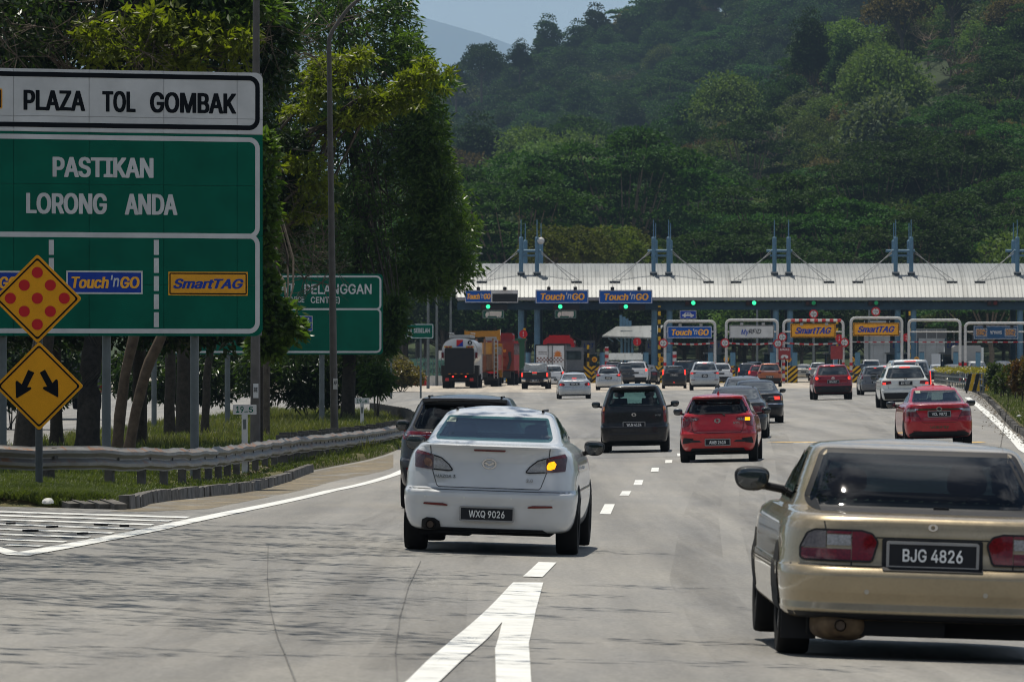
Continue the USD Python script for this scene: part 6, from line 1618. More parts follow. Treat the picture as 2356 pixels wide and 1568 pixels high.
# ------------------------------------------------------------------ toll plaza
STEELB = mat('steel_blue', (0.085, 0.165, 0.23), 0.5, var=.15, scale=1.5)
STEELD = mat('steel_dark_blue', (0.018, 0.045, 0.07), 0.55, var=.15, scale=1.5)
ROOFM = usdkit.material(stage, '/World/Looks/roof_sheet', {
    "g": ("geometry", {}), "m": ("mapping", {"scale": (0.5, 0.06, 0.06)}), "n": ("noise_texture", {"scale": 1.6, "detail": 6.0, "roughness": 0.7}),
    "m2": ("mapping", {"scale": (2.2, 0.08, 0.1)}), "n2": ("noise_texture", {"scale": 1.0, "detail": 5.0, "roughness": 0.7}),
    "r": ("rgb_ramp", {"ramp": [(0.30, (0.11, 0.116, 0.113)), (0.5, (0.165, 0.173, 0.167)), (0.7, (0.195, 0.203, 0.197))]}), "r2": ("rgb_ramp", {"ramp": [(0.30, (0.55, 0.55, 0.53)), (0.45, (1, 1, 1))]}),
    "x": ("mix_color", {"blend_type": "multiply", "fac": 1.0}), "p": ("principled_bsdf", {"roughness": 0.5, "metallic": 0.15})},
    [("g.position", "m.vector"), ("m.vector", "n.vector"), ("n.fac", "r.fac"), ("g.position", "m2.vector"), ("m2.vector", "n2.vector"), ("n2.fac", "r2.fac"), ("r.color", "x.a"), ("r2.color", "x.b"), ("x.result", "p.base_color")], surface="p.BSDF")
FASC = mat('fascia_grey', (0.26, 0.26, 0.25), 0.6, scale=.6)
CONC = mat('concrete_wall', (0.20, 0.20, 0.19), 0.9, scale=.5, col2=(0.33, 0.33, 0.32))
BOOTH = mat('booth_dark', (0.02, 0.022, 0.025), 0.4)
YEL = mat('hazard_yellow', (0.55, 0.32, 0.015), 0.6)
BLK = mat('hazard_black', (0.015, 0.015, 0.016), 0.7)
RW_R = mat('barrier_red', (0.40, 0.02, 0.025), 0.6)
RW_W = mat('barrier_white', (0.46, 0.46, 0.44), 0.6)
PIPEW = mat('pipe_white', (0.45, 0.45, 0.435), 0.6)
CABLE = mat('steel_cable', (0.22, 0.22, 0.22), 0.6)
DC = 476.0
def PX(px, d=DC): return (px - CX) * d / F
def PZ(py, d=DC): return CH + (HY - py) * d / F
plaza = thing('toll_canopy', 'long pale barrel roof of the toll plaza on blue twin columns with masts and cables', 'toll canopy', (0, DC, 0))
x0c, x1c = PX(1052), PX(2640)
ze, zk = PZ(684), PZ(606, DC + 9)
prof = []
for a in np.linspace(0, 1, 15):
    y = -0.2 + 18.4 * a; s_ = 1 - abs(2 * a - 1) ** 2.0
    prof.append((y, ze + (zk - ze) * s_ ** .8))
prof = np.array(prof)
# roof sheets in bays, each with standing seams
nb = 0
xs_b = np.arange(x0c, x1c, 5.3)
for xa in xs_b:
    xb = min(xa + 5.3, x1c) - .02
    cols = []
    nse = 15
    for i in range(nse):
        c0 = xa + (xb - xa) * i / nse; c1 = xa + (xb - xa) * (i + 1) / nse
        cols += [(c0, 0.0), (c1 - .07, 0.0), (c1 - .05, .03), (c1 - .02, .03)]
    cols = np.array(cols + [(xb, 0.0)])
    Pt = np.stack([np.broadcast_to(cols[None, :, 0], (len(prof), len(cols))), np.broadcast_to(prof[:, None, 0], (len(prof), len(cols))), prof[:, None, 1] + cols[None, :, 1]], -1)
    g = grid_mesh(Pt)
    g.invert() if g.face_normals[:, 2].mean() < 0 else None
    lower = g.copy(); lower.vertices = lower.vertices - [0, 0, .09]; lower.invert()
    part('roof_sheet', trimesh.util.concatenate([g, lower]), ROOFM, plaza)
part('gutter', MB().box(((x0c + x1c) / 2, -.32, ze - .12), (x1c - x0c, .2, .26)), FASC, plaza)
part('end_trim', MB().tube([(x0c - .05, p_[0], p_[1] - .05) for p_ in prof], .08, 6), FASC, plaza)
# the beam below the eaves and the truss purlins
part('beam', MB().box(((x0c + x1c) / 2, .5, ze - .72), (x1c - x0c, .25, .62)), STEELD, plaza)
part('beam', MB().box(((x0c + x1c) / 2, 9, ze - .5), (x1c - x0c, .25, .5)), STEELD, plaza)
part('beam', MB().box(((x0c + x1c) / 2, 17.2, ze - .5), (x1c - x0c, .25, .5)), STEELD, plaza)
pm = MB()
for x in np.arange(x0c + .6, x1c, 1.05): pm.tube([(x, .25, ze - .45), (x, 17, ze - .45)], .13, 8)
part('purlin', pm, STEELD, plaza, kind='stuff')
mast_x = [(1199, 1236), (1506, 1541), (1786, 1819), (2067, 2103), (2349, 2384), (2630, 2660)]
for a, b in mast_x:
    for px in (a, b):
        x = PX(px)
        part('column', MB().tube([(x, .9, -.05), (x, .9, ze - .3)], .26, 14), STEELB, plaza, smooth=40)
        part('column', MB().tube([(x + .25, 10.5, -.05), (x + .25, 10.5, ze - .3)], .26, 14), STEELD, plaza, smooth=40)
        for dy, pyt, dx in ((3.4, 545, 0.0), (11.5, 552, .38)):
            zt = PZ(pyt, DC + dy)
            zb = float(np.interp(dy, prof[:, 0], prof[:, 1])) - .3
            part('mast', MB().tube([(x + dx, dy, zb), (x + dx, dy, zt - .05), (x + dx, dy, zt)], [.18, .18, .10], 12), STEELB, plaza, smooth=40)
            part('mast_spire', MB().tube([(x + dx, dy, zt - .02), (x + dx, dy, zt + 1.45)], [.05, .04], 8), STEELB, plaza, smooth=40)
            part('base_plate', MB().box((x + dx, dy - .1, zb + .38), (.62, .5, .12)), FASC, plaza)
    for dy in (3.4, 11.5):
        z = PZ(577, DC + dy)
        part('cross_bar', MB().tube([(PX(a) - .3, dy, z), (PX(b) + .3, dy, z)], .13, 10).tube([(PX(a), dy, z - .4), (PX(b), dy, z - .4)], .09, 8), STEELB, plaza, smooth=40)
    for sgn, px in ((-1, a), (1, b)):
        for dx in (2.9, 3.5):
            e = np.array([PX(px) + sgn * dx, 1.9, float(np.interp(1.9, prof[:, 0], prof[:, 1])) + .05])
            part('cable', MB().tube([(PX(px) + sgn * .3, 3.4, PZ(577, DC + 3.4) - (.2 if dx > 3 else 0)), e], .028, 5), CABLE, plaza)
    part('mounting_plate', MB().box((PX(a) - 3.3, 1.7, float(np.interp(1.7, prof[:, 0], prof[:, 1])) + .05), (.9, .4, .05)).box((PX(b) + 3.3, 1.7, float(np.interp(1.7, prof[:, 0], prof[:, 1])) + .05), (.9, .4, .05)), FASC, plaza, kind='stuff')
dome_ = trimesh.creation.icosphere(2, .3); dome_.apply_translation((PX(1245), 3.2, PZ(552))); part('camera_dome', dome_, RW_W, plaza, smooth=True)

def hazard_post(name, label, px, d, z0, z1, r=.13, m1=BLK, m2=YEL, group=None, step=.35, cat='striped pole'):
    x = PX(px, d)
    t = thing(name, label, cat, (x, d, z0), group=group)
    z = 0; k = 0; A, B = MB(), MB()
    while z < z1 - z0:
        (A if k % 2 else B).tube([(0, 0, z), (.0, 0, min(z + step, z1 - z0))], r, 8); z += step; k += 1
    part('dark_stripes', A, m1, t, kind='stuff'); part('bright_stripes', B, m2, t, kind='stuff')
    return t

# islands with their booths, cushions, posts
ISL = [(1058, None), (1190, 'left of the bakery truck'), (1360, 'right of the red coach'), (1513, 'left of the first portal sign'), (1662, 'between the first and second portal signs'), (1805, 'left of the first orange sign'), (1950, 'between the two orange signs'), (2098, 'right of the second orange sign'), (2228, 'beside the concrete wall')]
for i, (px, where) in enumerate(ISL):
    where = where or 'at the left end of the plaza'
    d = 466; x = PX(px, d)
    t = thing('toll_island', f'raised kerbed lane island {where}', 'traffic island', (x, d, 0), group=None)
    part('island_base', xz(sbox(-.95, -.05, .95, .2), -1, 24), CONC, t)
    t = thing('toll_booth', f'dark glazed toll booth with a pale placard {where}', 'toll booth', (x, d + 19, .2))
    part('booth_body', MB().box((0, 0, .55), (1.5, 2.6, 1.1)), BOOTH, t)
    for sx in (-.72, .72):
        for sy in (-1.25, 1.25): part('booth_frame', MB().box((sx, sy, 1.65), (.07, .07, 1.1)), STEELD, t)
    part('booth_glass', MB().box((0, 0, 1.65), (1.4, 2.44, 1.08)), GLASSO, t)
    part('booth_roof', MB().box((0, 0, 2.27), (1.8, 2.9, .14)), FASC, t)
    pl = part('placard', MB().box((0, -1.5, 2.75), (1.15, .05, 1.2)), mat('placard_pale', (.16, .17, .18), .6), t)
    part('lettering', text('LPT', -.4, .45, 2.75, .36, -1.53, shear=.2), SBLUE, pl)
    for sx in (-.9, .9):
        b = thing('bollard', f'blue bollard on the {"left" if sx < 0 else "right"} kerb of the island {where}', 'bollard', (x + sx * 1.02, d + 1.5, .2))
        part('bollard_post', MB().tube([(0, 0, 0), (0, 0, 2.3)], .21, 12), mat('bollard_blue', (0.10, 0.20, 0.27), .5), b, smooth=40)
        part('bollard_cap', MB().tube([(0, 0, 2.3), (0, 0, 2.36)], .19, 12), STEELD, b, smooth=40)
    if i > 0 and i != 8:
        t = thing('crash_cushion', f'yellow and black chevron crash cushion {where}', 'crash cushion', (x, d - 2.2, 0))
        w_ = .95; h_ = 1.42
        part('cushion_body', xz(sbox(-w_, 0.0, w_, h_), -.3, 1.4), BLK, t)
        for k in range(-1, 5):
            z = k * .42
            q = Polygon([(-w_, z + .62), (-w_, z + .84), (0, z + .05), (w_, z + .84), (w_, z + .62), (0, z - .17)]).intersection(sbox(-w_ + .01, .01, w_ - .01, h_ - .01))
            if not q.is_empty and q.area > .01: part('chevron', xz(q, -.306, -.3), YEL, t)
        lt = thing('warning_lamp', f'round amber warning lamp over the chevrons {where}', 'warning lamp', (x + .25, d - 2.0, h_))
        part('lamp_stem', MB().tube([(0, 0, 0), (0, 0, .35)], .05, 8), BLK, lt)
        part('lamp_disc', xz(Point(0, .52).buffer(.22), -.06, .06), SORAN, lt)
        part('lamp_lens', xz(Point(0, .52).buffer(.12), -.07, -.06), mat('lamp_dark_amber', (.35, .12, .01), .3), lt)

# lane boards hung below the eaves
HBLUE = mat('board_blue', (0.003, 0.07, 0.31), 0.5, var=.08)
def hung_sign(name, label, p0, p1, y0, y1, kind, d=DC - 1.2):
    t = thing(name, label, 'lane sign', (0, d, 0))
    a, b, z0, z1 = PX(p0, d), PX(p1, d), PZ(y1, d), PZ(y0, d)
    if kind == 'touch':
        part('board', xz(sbox(a, z0, b, z1), 0, .12), HBLUE, t)
        part('white_border', xz(ring(a + .03, z0 + .03, b - .03, z1 - .03, 0, .05), -.01, 0), WHITE, t)
        w_ = b - a; touch_logo(t, a + .08 * w_, b - .08 * w_, (z0 + z1) / 2, (z1 - z0) * .46, -.004)
    elif kind == 'half':
        m = PX(1131, d)
        part('board', xz(sbox(a, z0, m, z1), 0, .12), HBLUE, t)
        part('blank_panel', xz(sbox(m + .01, z0, b, z1), 0, .12), BLK, t)
        part('white_border', xz(ring(a + .02, z0 + .02, m, z1 - .02, 0, .05).union(ring(m, z0, b, z1, 0, .06)).union(sbox(m, z1 - .3, b, z1)), -.01, 0), WHITE, t)
        w_ = m - a; touch_logo(t, a + .05 * w_, m - .05 * w_, (z0 + z1) / 2, .42, -.004)
    elif kind == 'smart':
        part('board', xz(rrect(a, z0, b, z1, .05), 0, .1), SORAN, t)
        part('black_border', xz(ring(a + .04, z0 + .04, b - .04, z1 - .04, .06, .05), -.01, 0), BLACK, t)
        w_ = b - a; smart_logo(t, a + .09 * w_, b - .13 * w_, (z0 + z1) / 2, (z1 - z0) * .44, -.004)
    elif kind == 'rfid':
        part('board', xz(sbox(a, z0, b, z1), 0, .1), WHITE, t)
        part('black_border', xz(ring(a + .03, z0 + .03, b - .03, z1 - .03, 0, .035), -.01, 0), BLACK, t)
        w_ = b - a; h_ = (z1 - z0)
        part('lettering', text('My', a + .26 * w_, a + .42 * w_, z0 + .30 * h_, .38 * h_, -.004, shear=.2), SBLUE, t)
        part('lettering', text('RFiD', a + .43 * w_, a + .70 * w_, z0 + .36 * h_, .34 * h_, -.004, shear=.25), BLACK, t)
    elif kind == 'upside':
        part('board', xz(sbox(a, z0, b, z1), 0, .1), mat('sign_dull_blue', (0.012, 0.055, 0.13), .5), t)
        part('white_border', xz(ring(a + .03, z0 + .03, b - .03, z1 - .03, 0, .03), -.01, 0), WHITE, t)
        w_ = b - a; h_ = z1 - z0
        for q in (.05, .70):
            lo, hi = a + q * w_, a + (q + .25) * w_
            part('plate_border', xz(ring(lo, z0 + .2 * h_, hi, z0 + .8 * h_, 0, .03), -.01, 0), WHITE, t)
            part('lettering', text('Touch', lo + .06 * w_ * .3, hi - .06 * w_ * .3, z0 + .28 * h_, .2 * h_, -.004, flip=True), SORAN, t)
            part('lettering', text("'nGO", lo + .06, hi - .06, z0 + .52 * h_, .2 * h_, -.004, flip=True), SORAN, t)
        part('lettering', text('SAHAJA', a + .37 * w_, a + .63 * w_, z0 + .38 * h_, .24 * h_, -.004, flip=True), WHITE, t)
    for q in (.25, .75):
        xx_ = a + q * (b - a)
        if kind in ('touch', 'half') and name == 'eaves_sign':
            fl = part('flood_lamp', MB().box((xx_, -.25, z1 + .12), (.3, .28, .26)), BLK, t)
            part('lamp_bracket', MB().tube([(xx_, .05, z1 - .1), (xx_, -.05, z1 + .35), (xx_, -.3, z1 + .3)], .03, 6), FASC, fl)
    return t, a, b, z0, z1
hung_sign('eaves_sign', 'blue and blank lane board at the left end of the canopy eaves', 1070, 1192, 667, 696, 'half')
hung_sign('eaves_sign', 'blue lane board with orange lettering on the eaves above the bakery truck', 1232, 1354, 666.5, 697.5, 'touch')
hung_sign('eaves_sign', 'blue lane board with orange lettering on the eaves, rightmost of the eaves boards', 1378, 1501, 667, 698, 'touch')
for px, w_ in ((1118, 'at the left end'), (1284, 'above the bakery truck'), (1435, 'below the rightmost eaves board')):
    d = DC - .9
    t = thing('traffic_light', f'small black signal box with a lit green light {w_}', 'traffic light', (0, d, 0))
    part('housing', MB().box((PX(px, d), .1, PZ(706, d)), (.85, .22, .46)), BLK, t)
    part('green_light', xz(Point(PX(px + 5, d), PZ(705, d)).buffer(.17), -.03, 0), LITGRN, t)
    part('red_light', xz(Point(PX(px - 6, d), PZ(705, d)).buffer(.15), -.03, 0), mat('lens_off', (.05, .02, .02), .3), t)
    part('blank_panel', MB().box((PX(px + 26, d), .1, PZ(707, d)), (1.7, .2, .5)), BLK, t)
    part('hanger', MB().tube([(PX(px - 2, d), .15, PZ(706, d)), (PX(px - 2, d), .15, PZ(694, d))], .04, 6), BLK, t)
    if px < 1400:
        t = thing('lorry_sign', f'green board with a white lorry outline {w_}', 'lorry sign', (0, d, 0))
        a, b, z0, z1 = PX(px - 8, d), PX(px + 42, d), PZ(732, d), PZ(712.5, d)
        part('board', xz(rrect(a, z0, b, z1, .06), 0, .08), mat('sign_dull_green', (0.012, 0.07, 0.045), .5), t)
        part('pale_border', xz(ring(a + .03, z0 + .03, b - .03, z1 - .03, .05, .03), -.01, 0), FASC, t)
        w2, h2 = b - a, z1 - z0
        q = unary_union([sbox(a + .32 * w2, z0 + .28 * h2, a + .88 * w2, z0 + .82 * h2), Polygon([(a + .14 * w2, z0 + .28 * h2), (a + .30 * w2, z0 + .28 * h2), (a + .30 * w2, z0 + .75 * h2), (a + .19 * w2, z0 + .75 * h2), (a + .14 * w2, z0 + .5 * h2)])] + [Point(a + k * w2, z0 + .26 * h2).buffer(.09) for k in (.2, .7, .8)])
        part('lorry_outline', xz(q, -.012, 0), mat('sign_cream', (.5, .46, .4), .6), t)
        part('side_bracket', MB().tube([(a - .05, .05, z0), (a - .05, .05, PZ(700, d))], .03, 6), BLK, t)
for px, m_, w_ in ((1595, LITGRN, 'above the first portal'), (1735, LITGRN, 'above the second portal'), (1872, LITGRND, 'above the first orange sign'), (2016, LITGRND, 'above the second orange sign'), (2290, None, 'at the right end')):
    d = DC + .3
    t = thing('traffic_light', f'round signal lamp in the dark eaves beam {w_}', 'traffic light', (0, d, 0))
    part('housing', MB().box((PX(px - 6, d), .0, PZ(697, d)), (.95, .2, .46)), BLK, t)
    part('green_light', xz(Point(PX(px, d), PZ(696.5, d)).buffer(.17), -.13, -.1), m_ or mat('lens_off_red', (.12, .02, .02), .3), t)
    part('red_light', xz(Point(PX(px - 14, d), PZ(697, d)).buffer(.15), -.13, -.1), mat('lens_off', (.05, .02, .02), .3), t)

# portals of white pipe over the car lanes
DP = 458.0
PORT = [(1527, 1648, 736, 1535, 1638, 750, 778, 'touch', 'first portal from the left', 'blue board with orange lettering hung in the first white pipe portal'),
        (1668, 1792, 733, 1678, 1781, 748, 778, 'rfid', 'second portal from the left', 'white board with dark lettering hung in the second pipe portal'),
        (1800, 1943, 734, 1819, 1923, 744, 776, 'smart', 'third portal, striped red', 'orange board with blue lettering, left one of two'),
        (1955, 2078, 728, 1963, 2069, 742, 772, 'smart', 'fourth portal, left of the concrete wall', 'orange board with blue lettering, right one of two'),
        (2088, 2212, 733, 0, 0, 0, 0, None, 'empty portal in front of the concrete wall', None),
        (2218, 2372, 740, 2240, 2343, 749, 780, 'upside', 'last portal at the right edge', 'dull blue board hung upside down in the last portal')]
for (a, b, top, s0, s1, t0, t1, kd, w_, sl_) in PORT:
    xa, xb, zt = PX(a + 3, DP), PX(b - 3, DP), PZ(top + 3, DP)
    t = thing('pipe_portal', f'white pipe portal over a toll lane, {w_}', 'portal', (0, DP, 0))
    rr = .35; ang = np.linspace(0, np.pi / 2, 6)
    P = [(xa, 0, -.05), (xa, 0, zt - rr)] + [(xa + rr - rr * math.cos(q), 0, zt - rr + rr * math.sin(q)) for q in ang[1:]] + [(xb - rr + rr * math.sin(q), 0, zt - rr + rr * math.cos(q)) for q in ang] + [(xb, 0, -.05)]
    part('pipe', MB().tube(P, .115, 10), PIPEW, t, smooth=50)
    for px_ in (xa, xb):
        for z in np.arange(.2, 1.9, .62):
            part('red_band', MB().tube([(px_ - .01, -.02, z), (px_ + .01, -.02, z + .25)], .122, 10), RW_R, t)
    if kd == 'smart' and a == 1800:
        for x in np.arange(xa + .6, xb - .4, .62): part('red_band', MB().tube([(x, -.01, zt), (x + .3, -.01, zt)], .122, 10), RW_R, t)
    part('cross_pipe', MB().tube([(xa, .02, PZ(763, DP)), (xb, .02, PZ(763, DP))], .05, 8), PIPEW, t)
    # red and white height bar hung on short chains
    zb = PZ(788 if a < 1950 else 786, DP)
    h = thing('height_bar', f'red and white striped height bar under the {w_}', 'height bar', (0, DP - .2, 0))
    nseg = 12
    for k in range(nseg):
        u0, u1 = xa + .1 + (xb - xa - .2) * k / nseg, xa + .1 + (xb - xa - .2) * (k + 1) / nseg
        sag = lambda u: zb - .12 * (1 - ((u - (xa + xb) / 2) / ((xb - xa) / 2)) ** 2) * (1 if a < 1950 else .15)
        part('red_section' if k % 2 else 'white_section', MB().tube([(u0, 0, sag(u0)), (u1, 0, sag(u1))], .062 if a < 1950 else .04, 8), RW_R if k % 2 else RW_W, h)
    for q in (.12, .88):
        u = xa + q * (xb - xa); part('chain', MB().tube([(u, .1, zb), (u, .1, PZ(763, DP))], .012, 4), CABLE, h)
    if kd:
        hung_sign('portal_sign', sl_, s0, s1, t0, t1, kd, DP - .18)
    for q in (.3, .72):
        u = xa + q * (xb - xa)
        part('flood_lamp', MB().box((u, -.12, zt - .3), (.24, .2, .2)), BLK if a > 1900 else FASC, t)
def round_limit(px, py, d, label, r=.38):
    t = thing('height_limit_sign', label, 'height sign', (PX(px, d), d, PZ(py, d)))
    part('red_disc', xz(Point(0, 0).buffer(r), 0, .03), SRED, t)
    part('white_face', xz(Point(0, 0).buffer(r * .72), -.01, 0), WHITE, t)
    part('lettering', text('2.1m', -r * .5, r * .5, -r * .18, r * .36, -.01), BLACK, t)
    for s_ in (1, -1): part('arrow_head', xz(Polygon([(-r * .2, s_ * r * .62), (r * .2, s_ * r * .62), (0, s_ * r * .38)]), -.016, -.01), BLACK, t)
for px, py, w_ in ((1526, 789, 'on the left leg of the first portal'), (1668, 788.5, 'on the left leg of the second portal'), (1790, 790, 'on the right leg of the second portal'), (1800, 775, 'above another one left of the striped portal'), (1943, 787.5, 'on the right leg of the striped portal'), (1872, 722, 'on top of the striped portal'), (2015, 716.5, 'on top of the fourth portal')):
    round_limit(px, py, DP - .3, f'round red and white height limit sign {w_}', .36)
t = thing('car_sign', 'small blue board with a white car outline on top of the first portal', 'car sign', (0, DP - .2, 0))
a, b, z0, z1 = PX(1564, DP), PX(1602, DP), PZ(733, DP), PZ(714, DP)
part('board', xz(sbox(a, z0, b, z1), 0, .06), SBLUE, t); part('white_border', xz(ring(a, z0, b, z1, 0, .03), -.01, 0), WHITE, t)
w2, h2 = b - a, z1 - z0
part('car_outline', xz(unary_union([Polygon([(a + u * w2, z0 + v * h2) for u, v in ((.14, .32), (.86, .32), (.86, .48), (.72, .54), (.62, .76), (.34, .76), (.24, .54), (.14, .48))]), Point(a + .3 * w2, z0 + .3 * h2).buffer(.09), Point(a + .7 * w2, z0 + .3 * h2).buffer(.09)]).difference(unary_union([Polygon([(a + u * w2, z0 + v * h2) for u, v in ((.32, .54), (.47, .54), (.47, .70), (.38, .70))]), Polygon([(a + u * w2, z0 + v * h2) for u, v in ((.51, .54), (.66, .54), (.59, .70), (.51, .70))])])), -.012, 0), WHITE, t)
# lane numbers, striped poles, notices
for px, py, w_ in ((1204, 768, 'on the column above the pickup'), (1466, 786, 'right of the red coach'), (2085, 776, 'right of the second orange sign'), (1931, 778, 'between the orange signs')):
    d = DC - 2
    t = thing('lane_number', f'round red lane number disc {w_}', 'lane number', (PX(px, d), d, PZ(py, d)))
    part('red_disc', xz(Point(0, 0).buffer(.34), 0, .03), SRED, t); part('lettering', text('1', -.05, .05, -.17, .34, 0), WHITE, t)
hazard_post('striped_pole', 'yellow and black pole beside the left pair of blue columns', 1207, DC - 1.5, 0, 4.6, .1)
hazard_post('striped_pole', 'yellow and black pole right of the red coach', 1353, DC - 1.5, 0, 3.2, .1)
hazard_post('striped_pole', 'yellow and black pole beside the second pair of blue columns', 1517, DC - 1.5, 0, 6.4, .12)
hazard_post('striped_pole', 'yellow and black pole left of the orange signs', 1926, DC - 1.5, 0, 5.2, .09)
hazard_post('striped_pole', 'yellow and black pole behind the fourth portal', 2093, DC - 1.0, 0, 6.0, .09)
hazard_post('striped_pole', 'red and white pole left of the chevrons by the coach', 1330, DC - 3, .1, 2.8, .16, RW_R, RW_W, step=.28)
hazard_post('striped_pole', 'red and white pole right of the chevrons by the coach', 1396, DC - 3, .1, 3.0, .16, RW_R, RW_W, step=.28)
hazard_post('striped_pole', 'red and white pole beside the first portal', 1552, DC - 6, .1, 2.6, .16, RW_R, RW_W, step=.28)
for px, y0, y1, w_ in ((1805, 799, 827, 'beneath the two height signs'), (1925, 795, 826, 'left of the second chevrons')):
    d = DP - .6; a, b, z0, z1 = PX(px - 14, d), PX(px + 14, d), PZ(y1, d), PZ(y0, d)
    t = thing('red_notice', f'red notice board {w_}', 'notice', (0, d, 0))
    part('board', xz(sbox(a, z0, b, z1), 0, .04), mat('notice_red', (.22, .03, .03), .6), t)
    if px < 1900:
        part('lettering', text('AWAS', a + .1, b - .1, z1 - .24, .15, 0), WHITE, t)
        part('motorcycle_outline', xz(unary_union([Point((a + b) / 2 - .18, z0 + .22).buffer(.12), Point((a + b) / 2 + .18, z0 + .22).buffer(.12), sbox((a + b) / 2 - .2, z0 + .24, (a + b) / 2 + .16, z0 + .38)]), -.01, 0), WHITE, t)
    for u in (a + .25, b - .25): part('leg', MB().tube([(u, .06, -.05), (u, .06, z0 + .1)], .03, 6), PIPEW, t)

def cone(px, py, label):
    p = on_ground(px, py); t = thing('traffic_cone', label, 'traffic cone', p, group=None)
    part('cone_base', MB().box((0, 0, .02), (.42, .42, .04)), mat('cone_orange', (.60, .10, .02), .6), t)
    part('cone_body', MB().tube([(0, 0, .04), (0, 0, .5)], [.2, .09], 12), mat('cone_orange', (.60, .10, .02), .6), t, smooth=40)
    part('white_band', MB().tube([(0, 0, .5), (0, 0, .72)], [.10, .06], 12), RW_W, t, smooth=40)
    part('cone_tip', MB().tube([(0, 0, .72), (0, 0, .92)], [.06, .035], 12), mat('cone_orange', (.60, .10, .02), .6), t, smooth=40)
cone(1492, 880, 'orange traffic cone beside the chevrons left of the first portal')
cone(1804, 877, 'orange traffic cone in front of the chevrons right of the orange SUV')

# beyond the canopy: office shelter, concrete walls
d = 560.0
t = thing('shelter', 'small white fan-shaped shelter roof on blue posts beyond the canopy', 'shelter', (0, d, 0))
xa, xb, xc, xd = PX(1385, d), PX(1505, d), PX(1420, d), PX(1530, d)
rm = MB()
V = np.array([(xa, 0, PZ(772, d)), (xb, 0, PZ(776, d)), (xd, 6, PZ(747, d)), (xc, 6, PZ(750, d))])
rm.add(np.vstack([V, V - [0, 0, .15]]), [[0, 1, 2], [0, 2, 3], [6, 5, 4], [7, 6, 4], [0, 4, 5], [0, 5, 1], [1, 5, 6], [1, 6, 2], [2, 6, 7], [2, 7, 3], [3, 7, 4], [3, 4, 0]])
part('roof', rm, ROOFM, t)
for px, hgt in ((1430, 724), (1437, 728), (1444, 732), (1451, 737)): part('mast', MB().box((PX(px, d), 3, (PZ(hgt, d) + PZ(750, d)) / 2), (.28, .2, PZ(hgt, d) - PZ(750, d))), STEELB, t)
for px in (1432, 1440, 1448, 1456, 1500): part('post', MB().tube([(PX(px, d), 3, -.1), (PX(px, d), 3, PZ(760, d))], .12, 8), STEELB, t)
for k in range(6): part('brace', MB().tube([(PX(1400 + 18 * k, d), .5, PZ(773, d) - .2), (PX(1412 + 16 * k, d), 2.5, PZ(785, d))], .06, 5), STEELB, t)
t = thing('low_roof', 'low white corrugated roof below the fan-shaped shelter', 'roof', (0, 545, 0))
rp = grid_mesh(np.stack(np.meshgrid(np.linspace(PX(1398, 545), PX(1496, 545), 60), [0, 5.0], indexing='xy') + [np.array([[PZ(828, 545) + .03 * (i % 2) for i in range(60)], [PZ(812, 545) + .03 * (i % 2) for i in range(60)]])], -1) if False else np.stack([*np.meshgrid(np.linspace(PX(1398, 545), PX(1496, 545), 60), [0, 5.0], indexing='xy'), np.array([[PZ(828, 545) + .03 * (i % 2) for i in range(60)], [PZ(812, 545) + .03 * (i % 2) for i in range(60)]])], -1))
part('roof_sheet', rp, ROOFM, t)
for px in (1402, 1450, 1492): part('post', MB().tube([(PX(px, 545), .4, -.1), (PX(px, 545), .4, PZ(828, 545))], .08, 8), STEELD, t)
for (a, b, y0, y1, lb) in ((1988, 2054, 737, 850, 'grey concrete wall block behind the fourth portal'), (2106, 2178, 756, 850, 'grey concrete wall block behind the empty portal')):
    d = 575; t = thing('concrete_wall', lb, 'wall', (0, d, 0))
    x_a, x_b, zt = PX(a, d), PX(b, d), PZ(y0, d)
    nx_ = 3
    for i in range(nx_):
        for (u0, u1) in ((-.3, 1.6), (1.6, 3.4), (3.4, zt)):
            w_ = (x_b - x_a) / nx_
            part('concrete_panel', xz(sbox(x_a + i * w_ + .01, u0 + .01, x_a + (i + 1) * w_ - .01, u1 - .01), rng.uniform(-.01, .01), .3), CONC, t)
t = thing('display_board', 'row of dark blank display panels behind the empty portal', 'display board', (0, 520, 0))
for i in range(3): part('display_panel', xz(sbox(PX(2110 + 23 * i, 520), PZ(778, 520), PZ(0, 1) * 0 + PX(2131 + 23 * i, 520), PZ(758, 520)), 0, .15), mat('display_grey', (.07, .075, .08), .4), t)
for px in (2112, 2176): part('post', MB().tube([(PX(px, 520), .2, -.1), (PX(px, 520), .2, PZ(760, 520))], .08, 8), STEELD, t)
t = thing('control_booth', 'grey round-cornered booth at the right end of the toll lanes', 'toll booth', (PX(2230, 470), 473, .2))
part('booth_body', MB().box((0, 0, .8), (2.0, 2.2, 1.6)), BOOTH, t); part('booth_band', xz(rrect(-1.15, 1.6, 1.15, 2.9, .2), -1.25, 1.25), FASC, t)
part('hazard_panel', MB().box((-.8, -1.13, .7), (.3, .03, .7)), YEL, t)
for px, d in ((1872, 520), (2000, 530), (1742, 545)):
    x = PX(px, d); t = thing('lamp_post', f'far lamp post seen under the canopy {"behind the first orange sign" if px == 1872 else "left of the second orange sign" if px == 2000 else "behind the second portal"}', 'lamp post', (x, d, 0))
    part('pole', MB().tube([(0, 0, -.3), (0, 0, 9)], [.12, .08], 8), GALV, t); part('arm', MB().tube([(0, 0, 8.9), (-2, 0, 9.3)], .05, 6), GALV, t)

